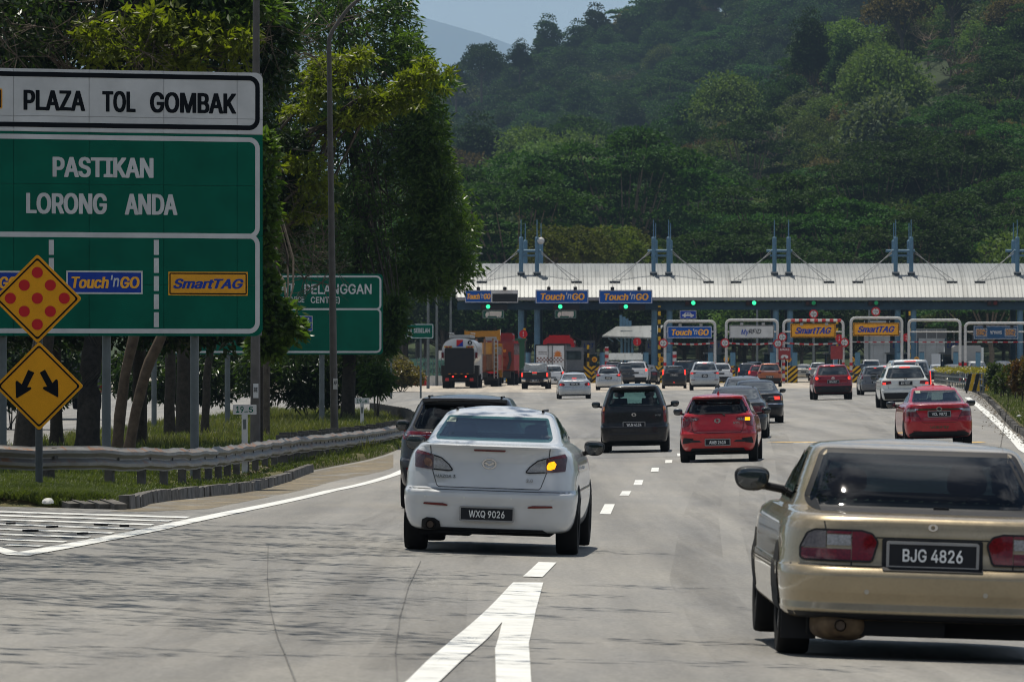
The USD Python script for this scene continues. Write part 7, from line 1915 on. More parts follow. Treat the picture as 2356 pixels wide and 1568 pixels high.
# ------------------------------------------------------------------ water barriers, notice, netting on the left
for px, m_, lb in ((935, RW_W, 'white plastic water barrier, left of the red one'), (968, RW_R, 'red plastic water barrier between two white ones'), (1003, RW_W, 'white plastic water barrier, right of the red one')):
    p = on_ground(px, 887); t = thing('water_barrier', lb, 'barrier', p)
    body = Polygon([(-.5, .04), (-.46, .0), (.46, 0), (.5, .04), (.46, .70), (.40, .74), (-.40, .74), (-.46, .70)])
    part('barrier_body', xz(body, -.2, .2), m_, t)
    for k in (-.28, 0.0, .28): part('rib', MB().box((k, -.2, .38), (.09, .06, .56)), m_, t)
    part('base_flange', MB().box((0, 0, .05), (1.0, .56, .1)), m_, t)
t = thing('netting_fence', 'blue green mesh fence behind the water barriers', 'fence', on_ground(980, 884))
NET = usdkit.material(stage, '/World/Looks/green_netting', {"g": ("geometry", {}), "n": ("noise_texture", {"scale": 9.0, "detail": 4.0}), "r": ("rgb_ramp", {"ramp": [(0.42, (0, 0, 0)), (0.5, (1, 1, 1))]}), "p": ("principled_bsdf", {"base_color": (0.05, 0.14, 0.11), "roughness": .8}), "t": ("transparent_bsdf", {}), "m": ("mix_closure", {})},
    [("g.position", "n.vector"), ("n.fac", "r.fac"), ("r.color", "m.fac"), ("t.BSDF", "m.closure1"), ("p.BSDF", "m.closure2")], surface="m.closure")
for k in range(6):
    x = -1.3 + k * .62; part('fence_post', MB().tube([(x, .3, -.1), (x, .3, 2.1)], .025, 6), GALV, t)
    if k < 5: part('mesh_panel', grid_mesh(np.stack([*np.meshgrid(np.linspace(x, x + .62, 6), [0.3, .302], indexing='xy'), np.array([[.1] * 6, [2.0 + .05 * math.sin(k)] * 6])], -1)), NET, t)
t = thing('notice_board', 'small white notice on a post behind the netting', 'notice', on_ground(1017, 881))
part('board', MB().box((0, 0, 2.25), (.55, .04, .8)), WHITE, t); part('post', MB().tube([(0, .05, -.1), (0, .05, 2.2)], .04, 8), GALV, t)
# palm behind
p = on_ground(945, 882); t = thing('palm_tree', 'small palm with yellowing fronds below the rest stop sign', 'palm tree', (p[0] - .9, 405, float(p[2])))
part('trunk', MB().tube([(0, 0, -.1), (.1, 0, 2.2)], [.14, .1], 9), BARKP, t, smooth=40)
PALM = leaf_material('palm_fronds', (0.05, 0.06, 0.01), (0.22, 0.14, 0.02), .4)
for k in range(13):
    a = k * 2.4; o = np.array([.1, 0, 2.2]); hd = np.array([math.cos(a), math.sin(a) * .9, 0])
    sp = np.array([o + hd * u * 1.7 + np.array([0, 0, 1.0 * u - 1.4 * u * u]) * (1 + .3 * (k % 3)) for u in np.linspace(0, 1, 7)])
    n = 40; u = rng.random(n); base = PchipInterpolator(np.linspace(0, 1, 7), sp)(u)
    sd = np.cross(hd, [0, 0, 1]) * rng.choice([-1, 1], n)[:, None] + hd * .6 + np.array([0, 0, -.5])
    part('frond', trimesh.util.concatenate([leaves(base, sd, .55, .03, rng), MB().tube(sp, np.linspace(.025, .008, 7), 5, cap=False).done()]), PALM, t)

# ------------------------------------------------------------------ right side: hedge, fence, striped end piece
HED = leaf_material('hedge_leaves', (0.025, 0.05, 0.008), (0.15, 0.14, 0.02), .4, scale=1.6)
HEDR = leaf_material('hedge_red_tips', (0.05, 0.05, 0.01), (0.32, 0.06, 0.025), .4, scale=1.6)
for k, (px, by, top, wd) in enumerate(((2289, 903, 832, 34), (2303, 908, 858, 22), (2320, 910, 846, 24), (2336, 914, 838, 30), (2352, 921, 826, 36), (2374, 929, 812, 44), (2405, 938, 815, 50))):
    p = on_ground(px, by, .28); d = p[1]; s_ = F / d
    H_ = (by - top) / s_; R_ = wd / s_ / 2
    r = np.random.default_rng(200 + k)
    n = 46
    g = r.normal(0, 1, (n, 3)); g /= np.linalg.norm(g, axis=1, keepdims=True)
    c = g * np.array([R_, R_ * 1.3, H_ * .5]) * (r.random((n, 1)) ** .4) * .85 + [0, 0, H_ * .52]
    t = thing('hedge_bush', ('slim dark bush at the left end of the right-hand hedge', 'low bush second in the right-hand hedge', 'narrow bush third in the right-hand hedge', 'bush with reddish tips fourth in the right-hand hedge', 'red-tipped bush at the right picture edge', 'tall red-tipped bush half out of the picture at the right edge', 'bush beyond the right picture edge')[k], 'bush', p)
    part('foliage', twig_foliage(c, np.full(n, .26) * r.uniform(.7, 1.2, n), 52, .13, .035, r, .3, .9), HED if k < 3 else (HED if k == 3 else HEDR), t, kind='stuff')
    if k >= 2: part('foliage', twig_foliage(c[::2] + [0, 0, .05], np.full(len(c[::2]), .24), 40, .13, .035, r, .1, .9), HEDR if k < 5 else HED, t, kind='stuff')
    part('stem', MB().tube([(0, 0, -.1), (.02, 0, H_ * .7)], [.04, .02], 6).tube([(.1, .05, -.1), (.14, 0, H_ * .6)], [.03, .015], 6), BARK, t, kind='stuff')
p = on_ground(2243, 899, .2)
t = thing('chevron_barrier', 'leaning black and yellow striped end barrier on the right-hand verge', 'barrier', p)
for k in range(6):
    x = -.52 + k * .2
    q = np.array([(x, 0, 0), (x + .18, 0, 0), (x + .18 + .22, .25, .85), (x + .22, .25, .85)])
    m_ = MB().add(np.vstack([q, q + [0, .08, 0]]), [[0, 1, 2], [0, 2, 3], [6, 5, 4], [7, 6, 4], [0, 4, 5], [0, 5, 1], [1, 5, 6], [1, 6, 2], [2, 6, 7], [2, 7, 3], [3, 7, 4], [3, 4, 0]])
    part('stripe_panel', m_, BLK if k % 2 == 0 else YEL, t)
part('frame', MB().tube([(-.4, .2, -.1), (-.3, .3, .75)], .04, 6).tube([(.6, .2, -.1), (.7, .3, .75)], .04, 6), BLK, t, kind='stuff')
fz = thing('median_fence', 'low grey railing with yellow flowers along its top beside the right lane', 'fence')
A, B = on_ground(2262, 899, .25), on_ground(2150, 878, .1)
nP = 30
for k in range(nP + 1):
    p = A + (B - A) * k / nP; part('picket', MB().box((p[0], p[1], p[2] + .4), (.07, .07, .95)), GALV, fz)
for h in (.25, .55, .85): part('rail', MB().tube([A + [0, 0, h], B + [0, 0, h]], .035, 6), GALV, fz)
FLW = leaf_material('yellow_flowers', (0.18, 0.16, 0.01), (0.5, 0.38, 0.02), .4)
q = A + (B - A) * rng.random((150, 1)) + rng.normal(0, 1, (150, 3)) * [.25, .6, .06] + [0.3, 0, .95]
t = thing('flower_strip', 'strip of yellow flowering ground cover along the median railing', 'flowers', A)
part('flowers', twig_foliage(q - A, np.full(150, .22), 24, .12, .04, rng), FLW, t, kind='stuff')
# litter
for (px, py, lb) in ((2345, 958, 'crumpled white litter on the right-hand verge'), (110, 1158, 'crumpled white litter on the grass near the kerb'), (170, 1110, 'crumpled pale bag below the guard rail')):
    p = on_ground(px, py, .2)
    b = trimesh.creation.icosphere(2, .07); v = np.array(b.vertices); v *= .6 + .8 * meshkit.fbm(v * 14 + px, 3, 5)[:, None]; v[:, 2] = np.abs(v[:, 2]) * .8; b.vertices = v
    o = part('litter', b, RW_W)
    UsdGeom.Xformable(o).AddTranslateOp().Set(Gf.Vec3d(*map(float, p)))
    tag(o, lb, 'litter')
for k, (px, py) in enumerate(((25, 1205), (120, 1213), (232, 1208), (286, 1211), (190, 1228), (70, 1222))):
    p = on_ground(px, py, .012)
    b = trimesh.creation.box((.10 + .04 * (k % 3), .07, .02)); b.apply_transform(trimesh.transformations.rotation_matrix(k * 1.1, [0, 0, 1]))
    o = part('rubber_scrap', b, RUBBER); UsdGeom.Xformable(o).AddTranslateOp().Set(Gf.Vec3d(*map(float, p + [0, 0, .01])))
    tag(o, 'scrap of black rubber lying on the white striped gore', 'rubber scrap', 'rubber scraps on the gore')
# ------------------------------------------------------------------ lorries, coach, pickup
def rig(name, label, px, gy, cat, yaw=0.0, group=None):
    p = on_ground(px, gy)
    return thing(name, label, cat, (p[0], p[1], p[2]), -yaw, group)
def axle(t, y, half, r=.5, dual=True):
    for sg_ in (1, -1):
        ty, rim = wheel_meshes(r, .56 if dual else .28)
        a = ty.copy(); a.apply_translation((sg_ * (half - (.28 if dual else .14)), y, r)); w_ = part('wheel', a, RUBBER, t, smooth=40)
        b = rim.copy(); b.apply_translation((sg_ * (half - (.28 if dual else .14)), y, r)); part('rim', b, ALLOY, w_)
def lamp(t, nm, x, z, y, w_, h, m): part(nm, xz(rrect(x - w_ / 2, z - h / 2, x + w_ / 2, z + h / 2, .02), y - .03, y), m, t)
STEEL = mat('tank_steel', (0.42, 0.42, 0.42), 0.3, metal=.75, var=.2, scale=2)
GRIME = mat('chassis_grime', (0.025, 0.023, 0.021), .9, scale=3)
MESHB = mat('black_mesh_box', (0.012, 0.012, 0.013), .85, scale=30)
HAZR = mat('reflective_red', (.4, .03, .03), .5)

# tanker
t = rig('tanker_truck', 'silver white road tanker with a black box on its tail, leftmost truck at the plaza', 1057, 893, 'tanker truck', 1.5)
n = 32; a = np.linspace(0, 2 * np.pi, n, endpoint=False)
oval = Polygon(np.stack([1.24 * np.sign(np.cos(a)) * np.abs(np.cos(a)) ** .75, 2.55 + .95 * np.sign(np.sin(a)) * np.abs(np.sin(a)) ** .85], 1))
part('tank', xz(oval, .35, 10.5), STEEL, t, smooth=40)
part('tank_end', xz(oval.buffer(-.04), .25, .36), PT['white'], t)
part('top_walkway', MB().box((0, 5.5, 3.62), (1.5, 9.4, .22)), FASC, t); part('walkway_rail', MB().tube([(-.75, .9, 3.85), (-.75, 10, 3.85)], .04, 6).tube([(.75, .9, 3.85), (.75, 10, 3.85)], .04, 6), ALLOY, t, kind='stuff')
part('tail_box', xz(rrect(-.98, 1.0, .98, 2.78, .12), -.45, .2), MESHB, t)
part('box_rim', xz(ring(-1.02, .98, 1.02, 2.82, .14, .05), -.48, .1), GRIME, t)
for x in (-.80, .72): part('hazard_board', xz(sbox(x - .27, 2.83, x + .27, 2.95), .22, .25), YEL, t); part('hazard_stripe', xz(Polygon([(x - .2, 2.84), (x - .05, 2.84), (x + .02, 2.94), (x - .13, 2.94)]).union(Polygon([(x + .05, 2.84), (x + .18, 2.84), (x + .24, 2.94), (x + .1, 2.94)])), .212, .22), HAZR, t)
pl = part('emblem_panel', xz(sbox(-.21, 2.92, .24, 3.38), .22, .25), SRED, t); part('emblem_blue', xz(Polygon([(-.21, 2.92), (.24, 2.92), (.24, 3.30), (-.05, 3.02)]), .212, .22), SBLUE, pl)
pl = part('class_disc', xz(Point(.72, 3.17).buffer(.16), .22, .25), BLACK, t); part('lettering', text('A', .64, .80, 3.09, .17, .22), WHITE, pl)
part('chassis', MB().box((0, 5.6, .95), (1.0, 11, .35)).box((0, .2, .62), (2.3, .12, .2)).box((0, 1.6, .75), (2.3, .1, .6)), GRIME, t)
part('mudguard', MB().box((-.9, .6, .72), (.65, .05, .6)), GRIME, t); part('mudguard', MB().box((.9, .6, .72), (.65, .05, .6)), GRIME, t)
part('rear_bar', xz(sbox(-1.1, .55, 1.1, .72), -.1, 0), BPLAS, t)
for i in range(4): part('marker_lamp', xz(sbox(-.75 + i * .42, .99, -.58 + i * .42, 1.04), -.5, -.46), LAMB, t)
lamp(t, 'brake_light', -.45, .82, -.12, .12, .1, LITRED); lamp(t, 'brake_light', .45, .82, -.12, .12, .1, LITRED)
lamp(t, 'tail_plate', -.85, .62, -.12, .25, .2, HAZR); lamp(t, 'tail_plate', .85, .62, -.12, .25, .2, HAZR)
for x in (-1.18, 1.18): part('side_tool_box', MB().box((x * .98, 2.2, 1.25), (.3, 2.6, .7)), GRIME, t); part('tail_lamp_stack', xz(sbox(x - .08, 2.1, x + .08, 2.5), .1, .2), LDARK, t)
part('cab', MB().box((0, 11.9, 1.9), (2.45, 2.1, 2.6)), PT['white'], t)
for y in (1.4, 2.7, 9.2): axle(t, y, 1.22)
axle(t, 12.0, 1.2, dual=False)

# yellow tipper with its body raised edge
t = rig('tipper_truck', 'orange yellow tipper lorry with a high steel body, right of the tanker', 1107, 889, 'tipper truck', 2.5)
bw = 1.22
part('tipper_body', xz(Polygon([(-bw, 1.2), (bw, 1.2), (bw, 2.9), (-bw, 2.9)]), .2, 6.4), PT['brown'], t)
part('tail_gate', xz(sbox(-bw, 2.35, bw, 3.2), .05, .25), PT['yellow'], t)
part('canopy_guard', xz(Polygon([(-bw - .06, 4.08), (-bw + .1, 4.02), (bw - .15, 4.06), (bw + .1, 4.16), (bw + .1, 3.3), (bw - .12, 3.35), (bw - .16, 3.62), (-bw + .05, 3.58), (-bw, 3.3), (-bw - .06, 3.3)]), 1.2, 2.2), PT['yellow'], t)
for x in (-.9, -.35, .25, .85): part('body_rib', xz(sbox(x - .07, 1.3, x + .07, 3.5), .0, .06), PT['brown'], t)
part('ladder', MB().tube([(.95, -.05, .6), (.95, -.05, 3.4)], .04, 6).tube([(1.2, -.05, .6), (1.2, -.05, 3.4)], .04, 6), FASC, t, kind='stuff')
for k in range(8): part('rung', MB().tube([(.95, -.05, .8 + k * .33), (1.2, -.05, .8 + k * .33)], .025, 5), FASC, t)
part('hoist', MB().box((-.1, .3, 1.2), (.8, .5, .9)).box((.2, .0, 1.5), (.35, .2, 1.5)), mat('hoist_rust', (.14, .05, .025), .8, scale=6), t, kind='stuff')
part('chassis', MB().box((0, 3.4, .85), (1.0, 7.4, .35)).box((0, .3, .6), (2.3, .2, .3)), GRIME, t)
part('hazard_board', xz(sbox(-1.1, .95, -.2, 1.1), -.02, .03), SRED, t); part('hazard_board', xz(sbox(.2, .95, 1.1, 1.1), -.02, .03), SRED, t)
lamp(t, 'tail_light', -1.0, .78, -.02, .25, .14, LRED); lamp(t, 'tail_light', 1.0, .78, -.02, .25, .14, LRED)
part('cab', MB().box((0, 7.6, 1.9), (2.4, 1.9, 2.5)), PT['yellow'], t)
for y in (1.0, 2.3): axle(t, y, 1.2)
axle(t, 7.4, 1.15, dual=False)

# red lorry with pale tank
t = rig('red_lorry', 'dark red lorry with ladders and a pale top tank beyond the tipper', 1147, 886, 'lorry', 3)
part('lorry_body', xz(sbox(-1.15, 1.1, 1.15, 3.35), .2, 6.5), PT['brick'], t)
part('top_tank', MB().box((-.5, 1.2, 3.5), (1.05, 1.6, .55)), FASC, t)
part('red_top', xz(rrect(-.9, 3.3, .9, 3.95, .15), 3.5, 6.2), PT['maroon'], t)
part('ladder_frame', MB().tube([(-.9, .1, .7), (-.9, .1, 3.3)], .05, 6).tube([(-.35, .1, .7), (-.35, .1, 3.3)], .05, 6), FASC, t, kind='stuff')
for k in range(7): part('rung', MB().tube([(-.9, .1, .9 + k * .36), (-.35, .1, .9 + k * .36)], .03, 5), FASC, t)
for z in (1.35, 2.1, 2.6): lamp(t, 'tail_light', .45, z, .18, .22, .2, LAMB if z > 2.5 else LRED); lamp(t, 'marker_lamp', -.1, z, .18, .16, .12, LRED)
part('hose_reel', MB().tube([(.7, 0, 1.2), (.9, .05, 1.9), (.8, .1, 2.5)], .1, 8), GRIME, t)
part('chassis', MB().box((0, 3.2, .8), (1.8, 6.6, .5)), GRIME, t)
part('cab', MB().box((0, 7.3, 1.9), (2.3, 1.7, 2.6)), PT['brick'], t)
for y in (1.2, 6.8): axle(t, y, 1.15)

# green lorry in the shade under the canopy
t = rig('green_lorry', 'dark green covered lorry in the shade of the canopy left of the blue columns', 1172, 882, 'lorry', 1)
part('lorry_body', xz(rrect(-1.2, 1.0, 1.2, 3.5, .08), .1, 7), PT['green'], t); part('cover_edge', xz(sbox(-1.3, 3.42, 1.3, 3.6), 0, 7.1), PT['green'], t)
for x in (-.6, 0, .6): part('door_bar', xz(sbox(x - .03, 1.1, x + .03, 3.4), .05, .1), GRIME, t)
part('chassis', MB().box((0, 3.6, .75), (1.8, 7, .5)), GRIME, t); part('cab', MB().box((0, 8.0, 1.8), (2.3, 1.6, 2.4)), PT['green'], t)
lamp(t, 'tail_light', -1.0, .8, .08, .2, .14, LRED); lamp(t, 'tail_light', 1.0, .8, .08, .2, .14, LRED)
for y in (1.4, 7.4): axle(t, y, 1.15)

# bakery box lorry
t = rig('box_lorry', 'white box lorry with a brown basket pattern and orange print on its doors', 1266, 884, 'box lorry', 2)
part('box', xz(rrect(-1.12, .85, 1.12, 3.05, .04), .08, 5.2), PT['white'], t)
part('box_frame', xz(ring(-1.17, .80, 1.17, 3.1, .03, .07), .0, .14), GRIME, t)
for x in (-.58, .58):
    d_ = part('door', xz(sbox(x - .5, .9, x + .5, 3.0), .03, .08), PT['white'], t)
    part('locking_bar', MB().tube([(x + (.42 if x < 0 else -.42), .0, .9), (x + (.42 if x < 0 else -.42), .0, 3.0)], .025, 6), GRIME, d_)
PRN = mat('print_brown', (.16, .06, .04), .6); PRO = mat('print_orange', (.50, .16, .03), .6)
for i in range(16):
    for j in range(3):
        if (i + j) % 2 == 0: part('print_check', xz(sbox(-1.05 + i * .131, 1.72 + j * .13, -1.05 + i * .131 + .12, 1.72 + j * .13 + .115), .026, .03), PRN, t)
sun_ = unary_union([Point(.58, 2.32).buffer(.2)] + [Polygon([(.58 + .2 * math.cos(q - .2), 2.32 + .2 * math.sin(q - .2)), (.58 + .2 * math.cos(q + .2), 2.32 + .2 * math.sin(q + .2)), (.58 + .36 * math.cos(q), 2.32 + .36 * math.sin(q))]) for q in np.linspace(0, np.pi, 9)]).intersection(sbox(0, 2.2, 2, 3)).union(sbox(.28, 2.15, .88, 2.25))
part('print_emblem', xz(sun_, .026, .03), PRO, t)
for z in (2.5, 2.36, 1.45, 1.3): part('print_line', xz(sbox(-.92, z, -.25, z + .05), .026, .03), LGREY, t)
part('bumper', MB().box((0, .1, .66), (2.2, .12, .14)), BPLAS, t); lamp(t, 'tail_light', -.95, .66, .04, .25, .1, LRED); lamp(t, 'tail_light', .95, .66, .04, .25, .1, LRED)
part('chassis', MB().box((0, 2.7, .7), (1.6, 5, .3)), GRIME, t); part('cab', MB().box((0, 6.0, 1.6), (2.0, 1.6, 2.0)), PT['white'], t)
for y in (1.2, 5.6): axle(t, y, 1.05, .42)

# coach
t = rig('coach', 'red coach with a rounded roof in front of the bakery lorry', 1285, 881, 'coach', 1.5)
co = Polygon([(-1.27, .45), (1.27, .45), (1.27, 2.9), (1.15, 3.45), (.8, 3.72), (-.8, 3.72), (-1.15, 3.45), (-1.27, 2.9)]).buffer(.05)
part('coach_body', xz(co, 0, 11.5), PT['red'], t, smooth=40)
part('rear_window', xz(rrect(-1.0, 2.3, 1.0, 3.2, .15), -.02, .0), GLASSO, t)
for sg_ in (1, -1):
    for k in range(6): part('side_window', MB().box((sg_ * 1.325, 1.2 + k * 1.75, 2.5), (.012, 1.6, .95)), GLASSO, t)
    part('side_sweep', MB().box((sg_ * 1.326, 2.5, 1.3), (.012, 2.2, .3)), PT['white'], t)
lamp(t, 'tail_light', -1.1, 1.3, -.01, .18, .5, LRED); lamp(t, 'tail_light', 1.1, 1.3, -.01, .18, .5, LRED)
part('bumper', xz(rrect(-1.25, .42, 1.25, .8, .08), -.08, .02), PT['maroon'], t)
for y in (2.6, 9.0): axle(t, y, 1.24)
part('roof_unit', MB().box((0, 5.5, 3.8), (1.7, 3, .18)), PT['red'], t)
# grey lorry cab right of the coach
t = rig('grey_lorry', 'grey lorry half hidden right of the red coach', 1314, 882, 'lorry', 0)
part('cab', MB().box((0, 1.3, 1.75), (2.0, 2.4, 2.3)), PT['grey'], t); part('rear_window', xz(rrect(-.8, 1.9, .8, 2.6, .08), .08, .1), GLASSO, t)
part('deck', MB().box((0, -1.2, .95), (2.1, 2.6, .2)), GRIME, t); part('mirror', MB().box((1.2, 1.9, 2.3), (.22, .1, .45)), BPLAS, t); part('mirror_arm', MB().tube([(.95, 1.9, 2.6), (1.2, 1.9, 2.5)], .025, 6), BPLAS, t)
lamp(t, 'tail_light', -.9, .8, -2.5, .2, .14, LRED); lamp(t, 'tail_light', .9, .8, -2.5, .2, .14, LRED)
part('chassis', MB().box((0, 0, .7), (.9, 5.0, .3)), GRIME, t)
for y in (-1.2, 1.8): axle(t, y, 1.0, .42)

# black pickup with a covered load
S = suv(1.86, 1.42, 5.2, paint='black')
w = .93
rows = [(.42, .06, .25, w * .93), (.50, .01, .1, w * .96), (.62, .0, 0, w * .98), (.74, .02, .02, w), (.78, .05, .03, w), (1.10, .05, .1, w * .99), (1.165, .06, .4, w * .97), (1.18, .10, 1.0, w * .94), (1.19, 1.7, 1.25, w * .90), (1.25, 1.74, 1.4, w * .87), (1.68, 1.95, 2.0, w * .72), (1.75, 2.1, 2.2, w * .66)]
S = common(5.2, 1.86, 1.80, rows, 1.27, 1.64, .08, .08, .2)
S.update(paint='black', parts=[('tail_light', sbox(.80, .84, .90, 1.10), LITRED, True), ('brake_light', sbox(-.16, 1.10, .16, 1.14), LITRED, False), ('tailgate_badge', rounded([(-.18, .98), (.18, .98), (.14, 1.05), (-.14, 1.05)], .01), CHROME, False), ('chrome_bumper', sbox(.62, .52, .88, .68), CHROME, True), ('chrome_step', sbox(-.34, .44, .34, .47), CHROME, False)],
         plate=(0, .58, .5, .12, 'WB 672'), mirror=(3.3, 1.2), mirror_size=(.22, .2), yr=1.1, yf=.95, r=.38, tw=.26, under=(.36, .6), lines=[[(-.78, 1.1), (-.78, .74), (.78, .74), (.78, 1.1)]], n=6, Dr=.35, cat='pickup')
PLAST = mat('plastic_sheet', (0.30, 0.32, 0.33), .35, var=.25, scale=7)
def load(t, sh, S):
    b = trimesh.creation.box((1.5, 1.2, .5)).subdivide().subdivide().subdivide(); v = np.array(b.vertices)
    v[:, 0] *= 1 - .1 * (v[:, 2] > 0); v += (meshkit.fbm(v * 6 + 3, 3, 4)[:, None] - .5) * [.1, .1, .22]; v[:, 2] += np.where(v[:, 2] > 0, .1 * np.cos(v[:, 0] * 3.2 + math.pi) , 0)
    b.vertices = v + [0, .95, 1.45]; part('covered_load', b, PLAST, t, smooth=60)
vehicle('black_pickup', 'black pickup carrying a load under a pale plastic sheet', 1230, 894.5, 3, S, extra=load, cat='pickup')

# lorry and cab on the exit road beyond the trunks on the left
t = thing('dark_lorry', 'dark lorry on the slip road seen between the tree trunks under the big sign', 'lorry', (-18.0, 236, -.1), 12)
part('box', xz(sbox(-1.2, 1.0, 1.2, 3.2), 0, 5), mat('lorry_grey', (.05, .052, .055), .7), t)
pl = part('class_disc', xz(Point(.45, 2.55).buffer(.17).difference(Point(.45, 2.55).buffer(.145)), -.02, 0), WHITE, t); part('lettering', text('A', .37, .53, 2.46, .18, 0), WHITE, pl)
part('chassis', MB().box((0, 2.5, .75), (1.8, 5, .5)), GRIME, t); part('cab', MB().box((0, 6, 1.7), (2.2, 1.7, 2.2)), PT['graphite'], t)
lamp(t, 'tail_light', 1.0, .9, 0, .2, .3, LRED); lamp(t, 'tail_light', -1.0, .9, 0, .2, .3, LRED)
for y in (1.2, 5.6): axle(t, y, 1.1, .45)
# white box body among the oncoming traffic
p = on_ground(2297, 874)
t = thing('white_box_lorry', 'white box lorry standing crosswise behind the oncoming cars', 'box lorry', (p[0], p[1] + 40, .2), 20)
part('box', MB().box((0, 0, 1.9), (3.3, 2.2, 2.0)), PT['pearl'], t); part('print', xz(sbox(-.4, 1.9, .5, 2.4), -1.13, -1.1), LGREY, t)
part('chassis', MB().box((0, 0, .7), (4.2, 1.0, .3)), GRIME, t); part('cab', MB().box((-2.4, 0, 1.4), (1.3, 1.9, 1.7)), PT['white'], t)
for y in (-.9, .9): axle(t, y * .3, 1.5, .42)

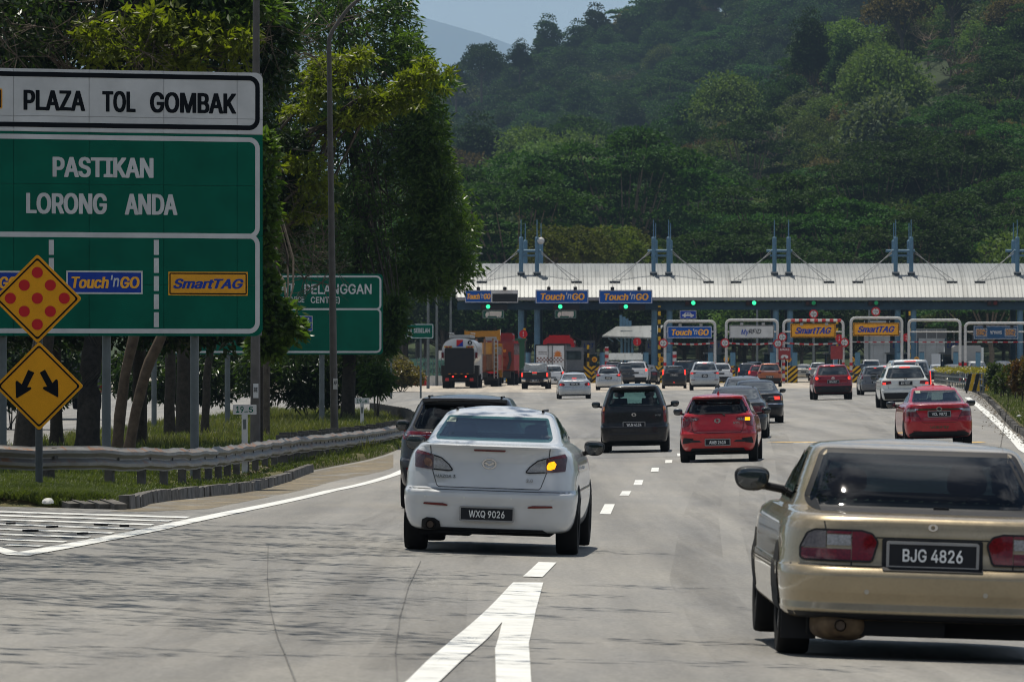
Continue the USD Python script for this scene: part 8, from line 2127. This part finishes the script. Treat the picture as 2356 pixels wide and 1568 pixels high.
# ------------------------------------------------------------------ people seen through the glass
SKIN = mat('skin', (.22, .12, .075), .6)
def seated(name, label, car_prim, x, y, z_seat, cloth, hair=(.01, .009, .008), scarf=None):
    """A seated driver as one continuous figure: legs forward, arms on the wheel, head on a neck. x, y, z in the car's space."""
    import manifold3d as m3
    J = dict(pel=(0, 0, .10, .145), chest=(0, -.06, .40, .15), shl=(-.18, -.05, .48, .062), shr=(.18, -.05, .48, .062), neck=(0, -.05, .55, .055), hip_l=(-.1, .03, .08, .09), hip_r=(.1, .03, .08, .09), kn_l=(-.14, .46, .17, .065), kn_r=(.14, .46, .17, .065), an_l=(-.13, .80, -.12, .045), an_r=(.13, .80, -.12, .045),
             el_l=(-.25, .14, .28, .045), el_r=(.25, .14, .28, .045), wr_l=(-.16, .40, .36, .032), wr_r=(.16, .40, .36, .032), hd=(0, -.03, .67, .095), chin=(0, .03, .615, .05), toe_l=(-.13, .93, -.15, .035), toe_r=(.13, .93, -.15, .035))
    B = [('pel', 'chest'), ('chest', 'shl'), ('chest', 'shr'), ('chest', 'neck'), ('pel', 'hip_l'), ('pel', 'hip_r'), ('hip_l', 'kn_l'), ('hip_r', 'kn_r'), ('kn_l', 'an_l'), ('kn_r', 'an_r'), ('an_l', 'toe_l'), ('an_r', 'toe_r'), ('shl', 'el_l'), ('shr', 'el_r'), ('el_l', 'wr_l'), ('el_r', 'wr_r'), ('neck', 'hd'), ('hd', 'chin')]
    def ball(j): a, b, c, r_ = J[j]; return m3.Manifold.sphere(r_, 14).translate((a, b, c))
    M = m3.Manifold()
    for a, b in B: M = M + (ball(a) + ball(b)).hull()
    for sg_ in (-1, 1):
        wx, wy, wz = sg_ * .16, .40, .36
        M = M + (m3.Manifold.sphere(.03, 10).translate((wx, wy, wz)) + m3.Manifold.sphere(.028, 10).translate((wx * .95, wy + .07, wz + .02))).hull()
        for f_ in range(4):
            o = (wx * .95 + (f_ - 1.5) * .017, wy + .075, wz + .025)
            M = M + (m3.Manifold.sphere(.0085, 8).translate(o) + m3.Manifold.sphere(.008, 8).translate((o[0], o[1] + .045, o[2] - .015))).hull() + (m3.Manifold.sphere(.008, 8).translate((o[0], o[1] + .045, o[2] - .015)) + m3.Manifold.sphere(.007, 8).translate((o[0], o[1] + .04, o[2] - .045))).hull()
        M = M + (m3.Manifold.sphere(.01, 8).translate((wx * .8, wy + .02, wz + .02)) + m3.Manifold.sphere(.008, 8).translate((wx * .62, wy + .06, wz + .01))).hull()
    M = M + m3.Manifold.sphere(.014, 8).scale((1, 1.3, 1.3)).translate((0, .075, .66)) + m3.Manifold.sphere(.022, 8).scale((.4, 1, 1.5)).translate((-.095, -.02, .66)) + m3.Manifold.sphere(.022, 8).scale((.4, 1, 1.5)).translate((.095, -.02, .66))
    mm = M.refine_to_length(.035).to_mesh(); g = trimesh.Trimesh(mm.vert_properties[:, :3], mm.tri_verts, process=True)
    trimesh.smoothing.filter_taubin(g, iterations=4)
    mtx = UsdGeom.XformCache().GetLocalToWorldTransform(car_prim)
    t = UsdGeom.Xform.Define(stage, path_for(name)); t.AddTransformOp().Set(Gf.Matrix4d().SetTranslate(Gf.Vec3d(x, y, z_seat)) * mtx); t = t.GetPrim()
    tag(t, label, 'person')
    part('body', g, SKIN, t, smooth=True)
    v = np.array(g.vertices); tor = (v[g.faces].mean(1)[:, 2] < .54) & (np.abs(v[g.faces].mean(1)[:, 1]) < .38)
    n_ = g.vertex_normals
    sh_ = trimesh.Trimesh(v + n_ * .012, g.faces[tor], process=False); sh_.remove_unreferenced_vertices(); part('clothing', sh_, cloth, t, smooth=True)
    hv = trimesh.creation.icosphere(3, 1.0); q = np.array(hv.vertices)
    if scarf is None:
        hv = trimesh.Trimesh(q * [.107, .115, .12] + [0, -.045, .69], hv.faces[(q[hv.faces].mean(1)[:, 1] < .35) & ((q[hv.faces].mean(1)[:, 2] > -.55))], process=False)
        part('hair', hv, mat('hair_black', hair, .7), t, smooth=True)
    else:
        hv = trimesh.Trimesh(q * [.12, .125, .15] * np.where(q[:, 2:3] < 0, [1.35, 1.2, 1.3], 1.0) + [0, -.04, .66], hv.faces[q[hv.faces].mean(1)[:, 1] < .55], process=False)
        part('headscarf', hv, scarf, t, smooth=True)
    return t
C1 = mat('shirt_dark', (.03, .03, .04), .9); C2 = mat('shirt_pale', (.25, .25, .24), .9); PINK = mat('scarf_pink', (.55, .10, .32), .9)
def car_named(n): return stage.GetPrimAtPath('/World/' + n)
seated('person', 'driver in a dark shirt at the wheel of the gold saloon', car_named('gold_sedan'), .36, 2.20, .33, C1)
seated('person', 'driver at the wheel of the white saloon', car_named('white_sedan'), .36, 2.15, .42, C1)
seated('person', 'driver in a pale shirt at the wheel of the red saloon', car_named('red_sedan'), .34, 1.9, .42, C2)
seated('person', 'driver at the wheel of the red hatchback', car_named('red_hatchback'), .36, 1.75, .42, C1)
seated('person', 'driver at the wheel of the black compact van', car_named('black_compact_van'), .36, 1.7, .55, C1)
# ------------------------------------------------------------------ haze: one closed box of even air round everything
HAZE = usdkit.material(stage, '/World/Looks/haze_air', {"v": ("principled_volume", {"color": (0.52, 0.74, 1.0), "density": 0.00005, "anisotropy": 0.0})}, [], volume="v.volume")
hb = trimesh.creation.box((17600, 28000, 1643)); hb.apply_translation((2100, 13050, 1643 / 2 - 3.0))
tag(usdkit.mesh(stage, path_for('haze'), hb, HAZE), 'thin blue haze over the valley', 'haze', kind='stuff')
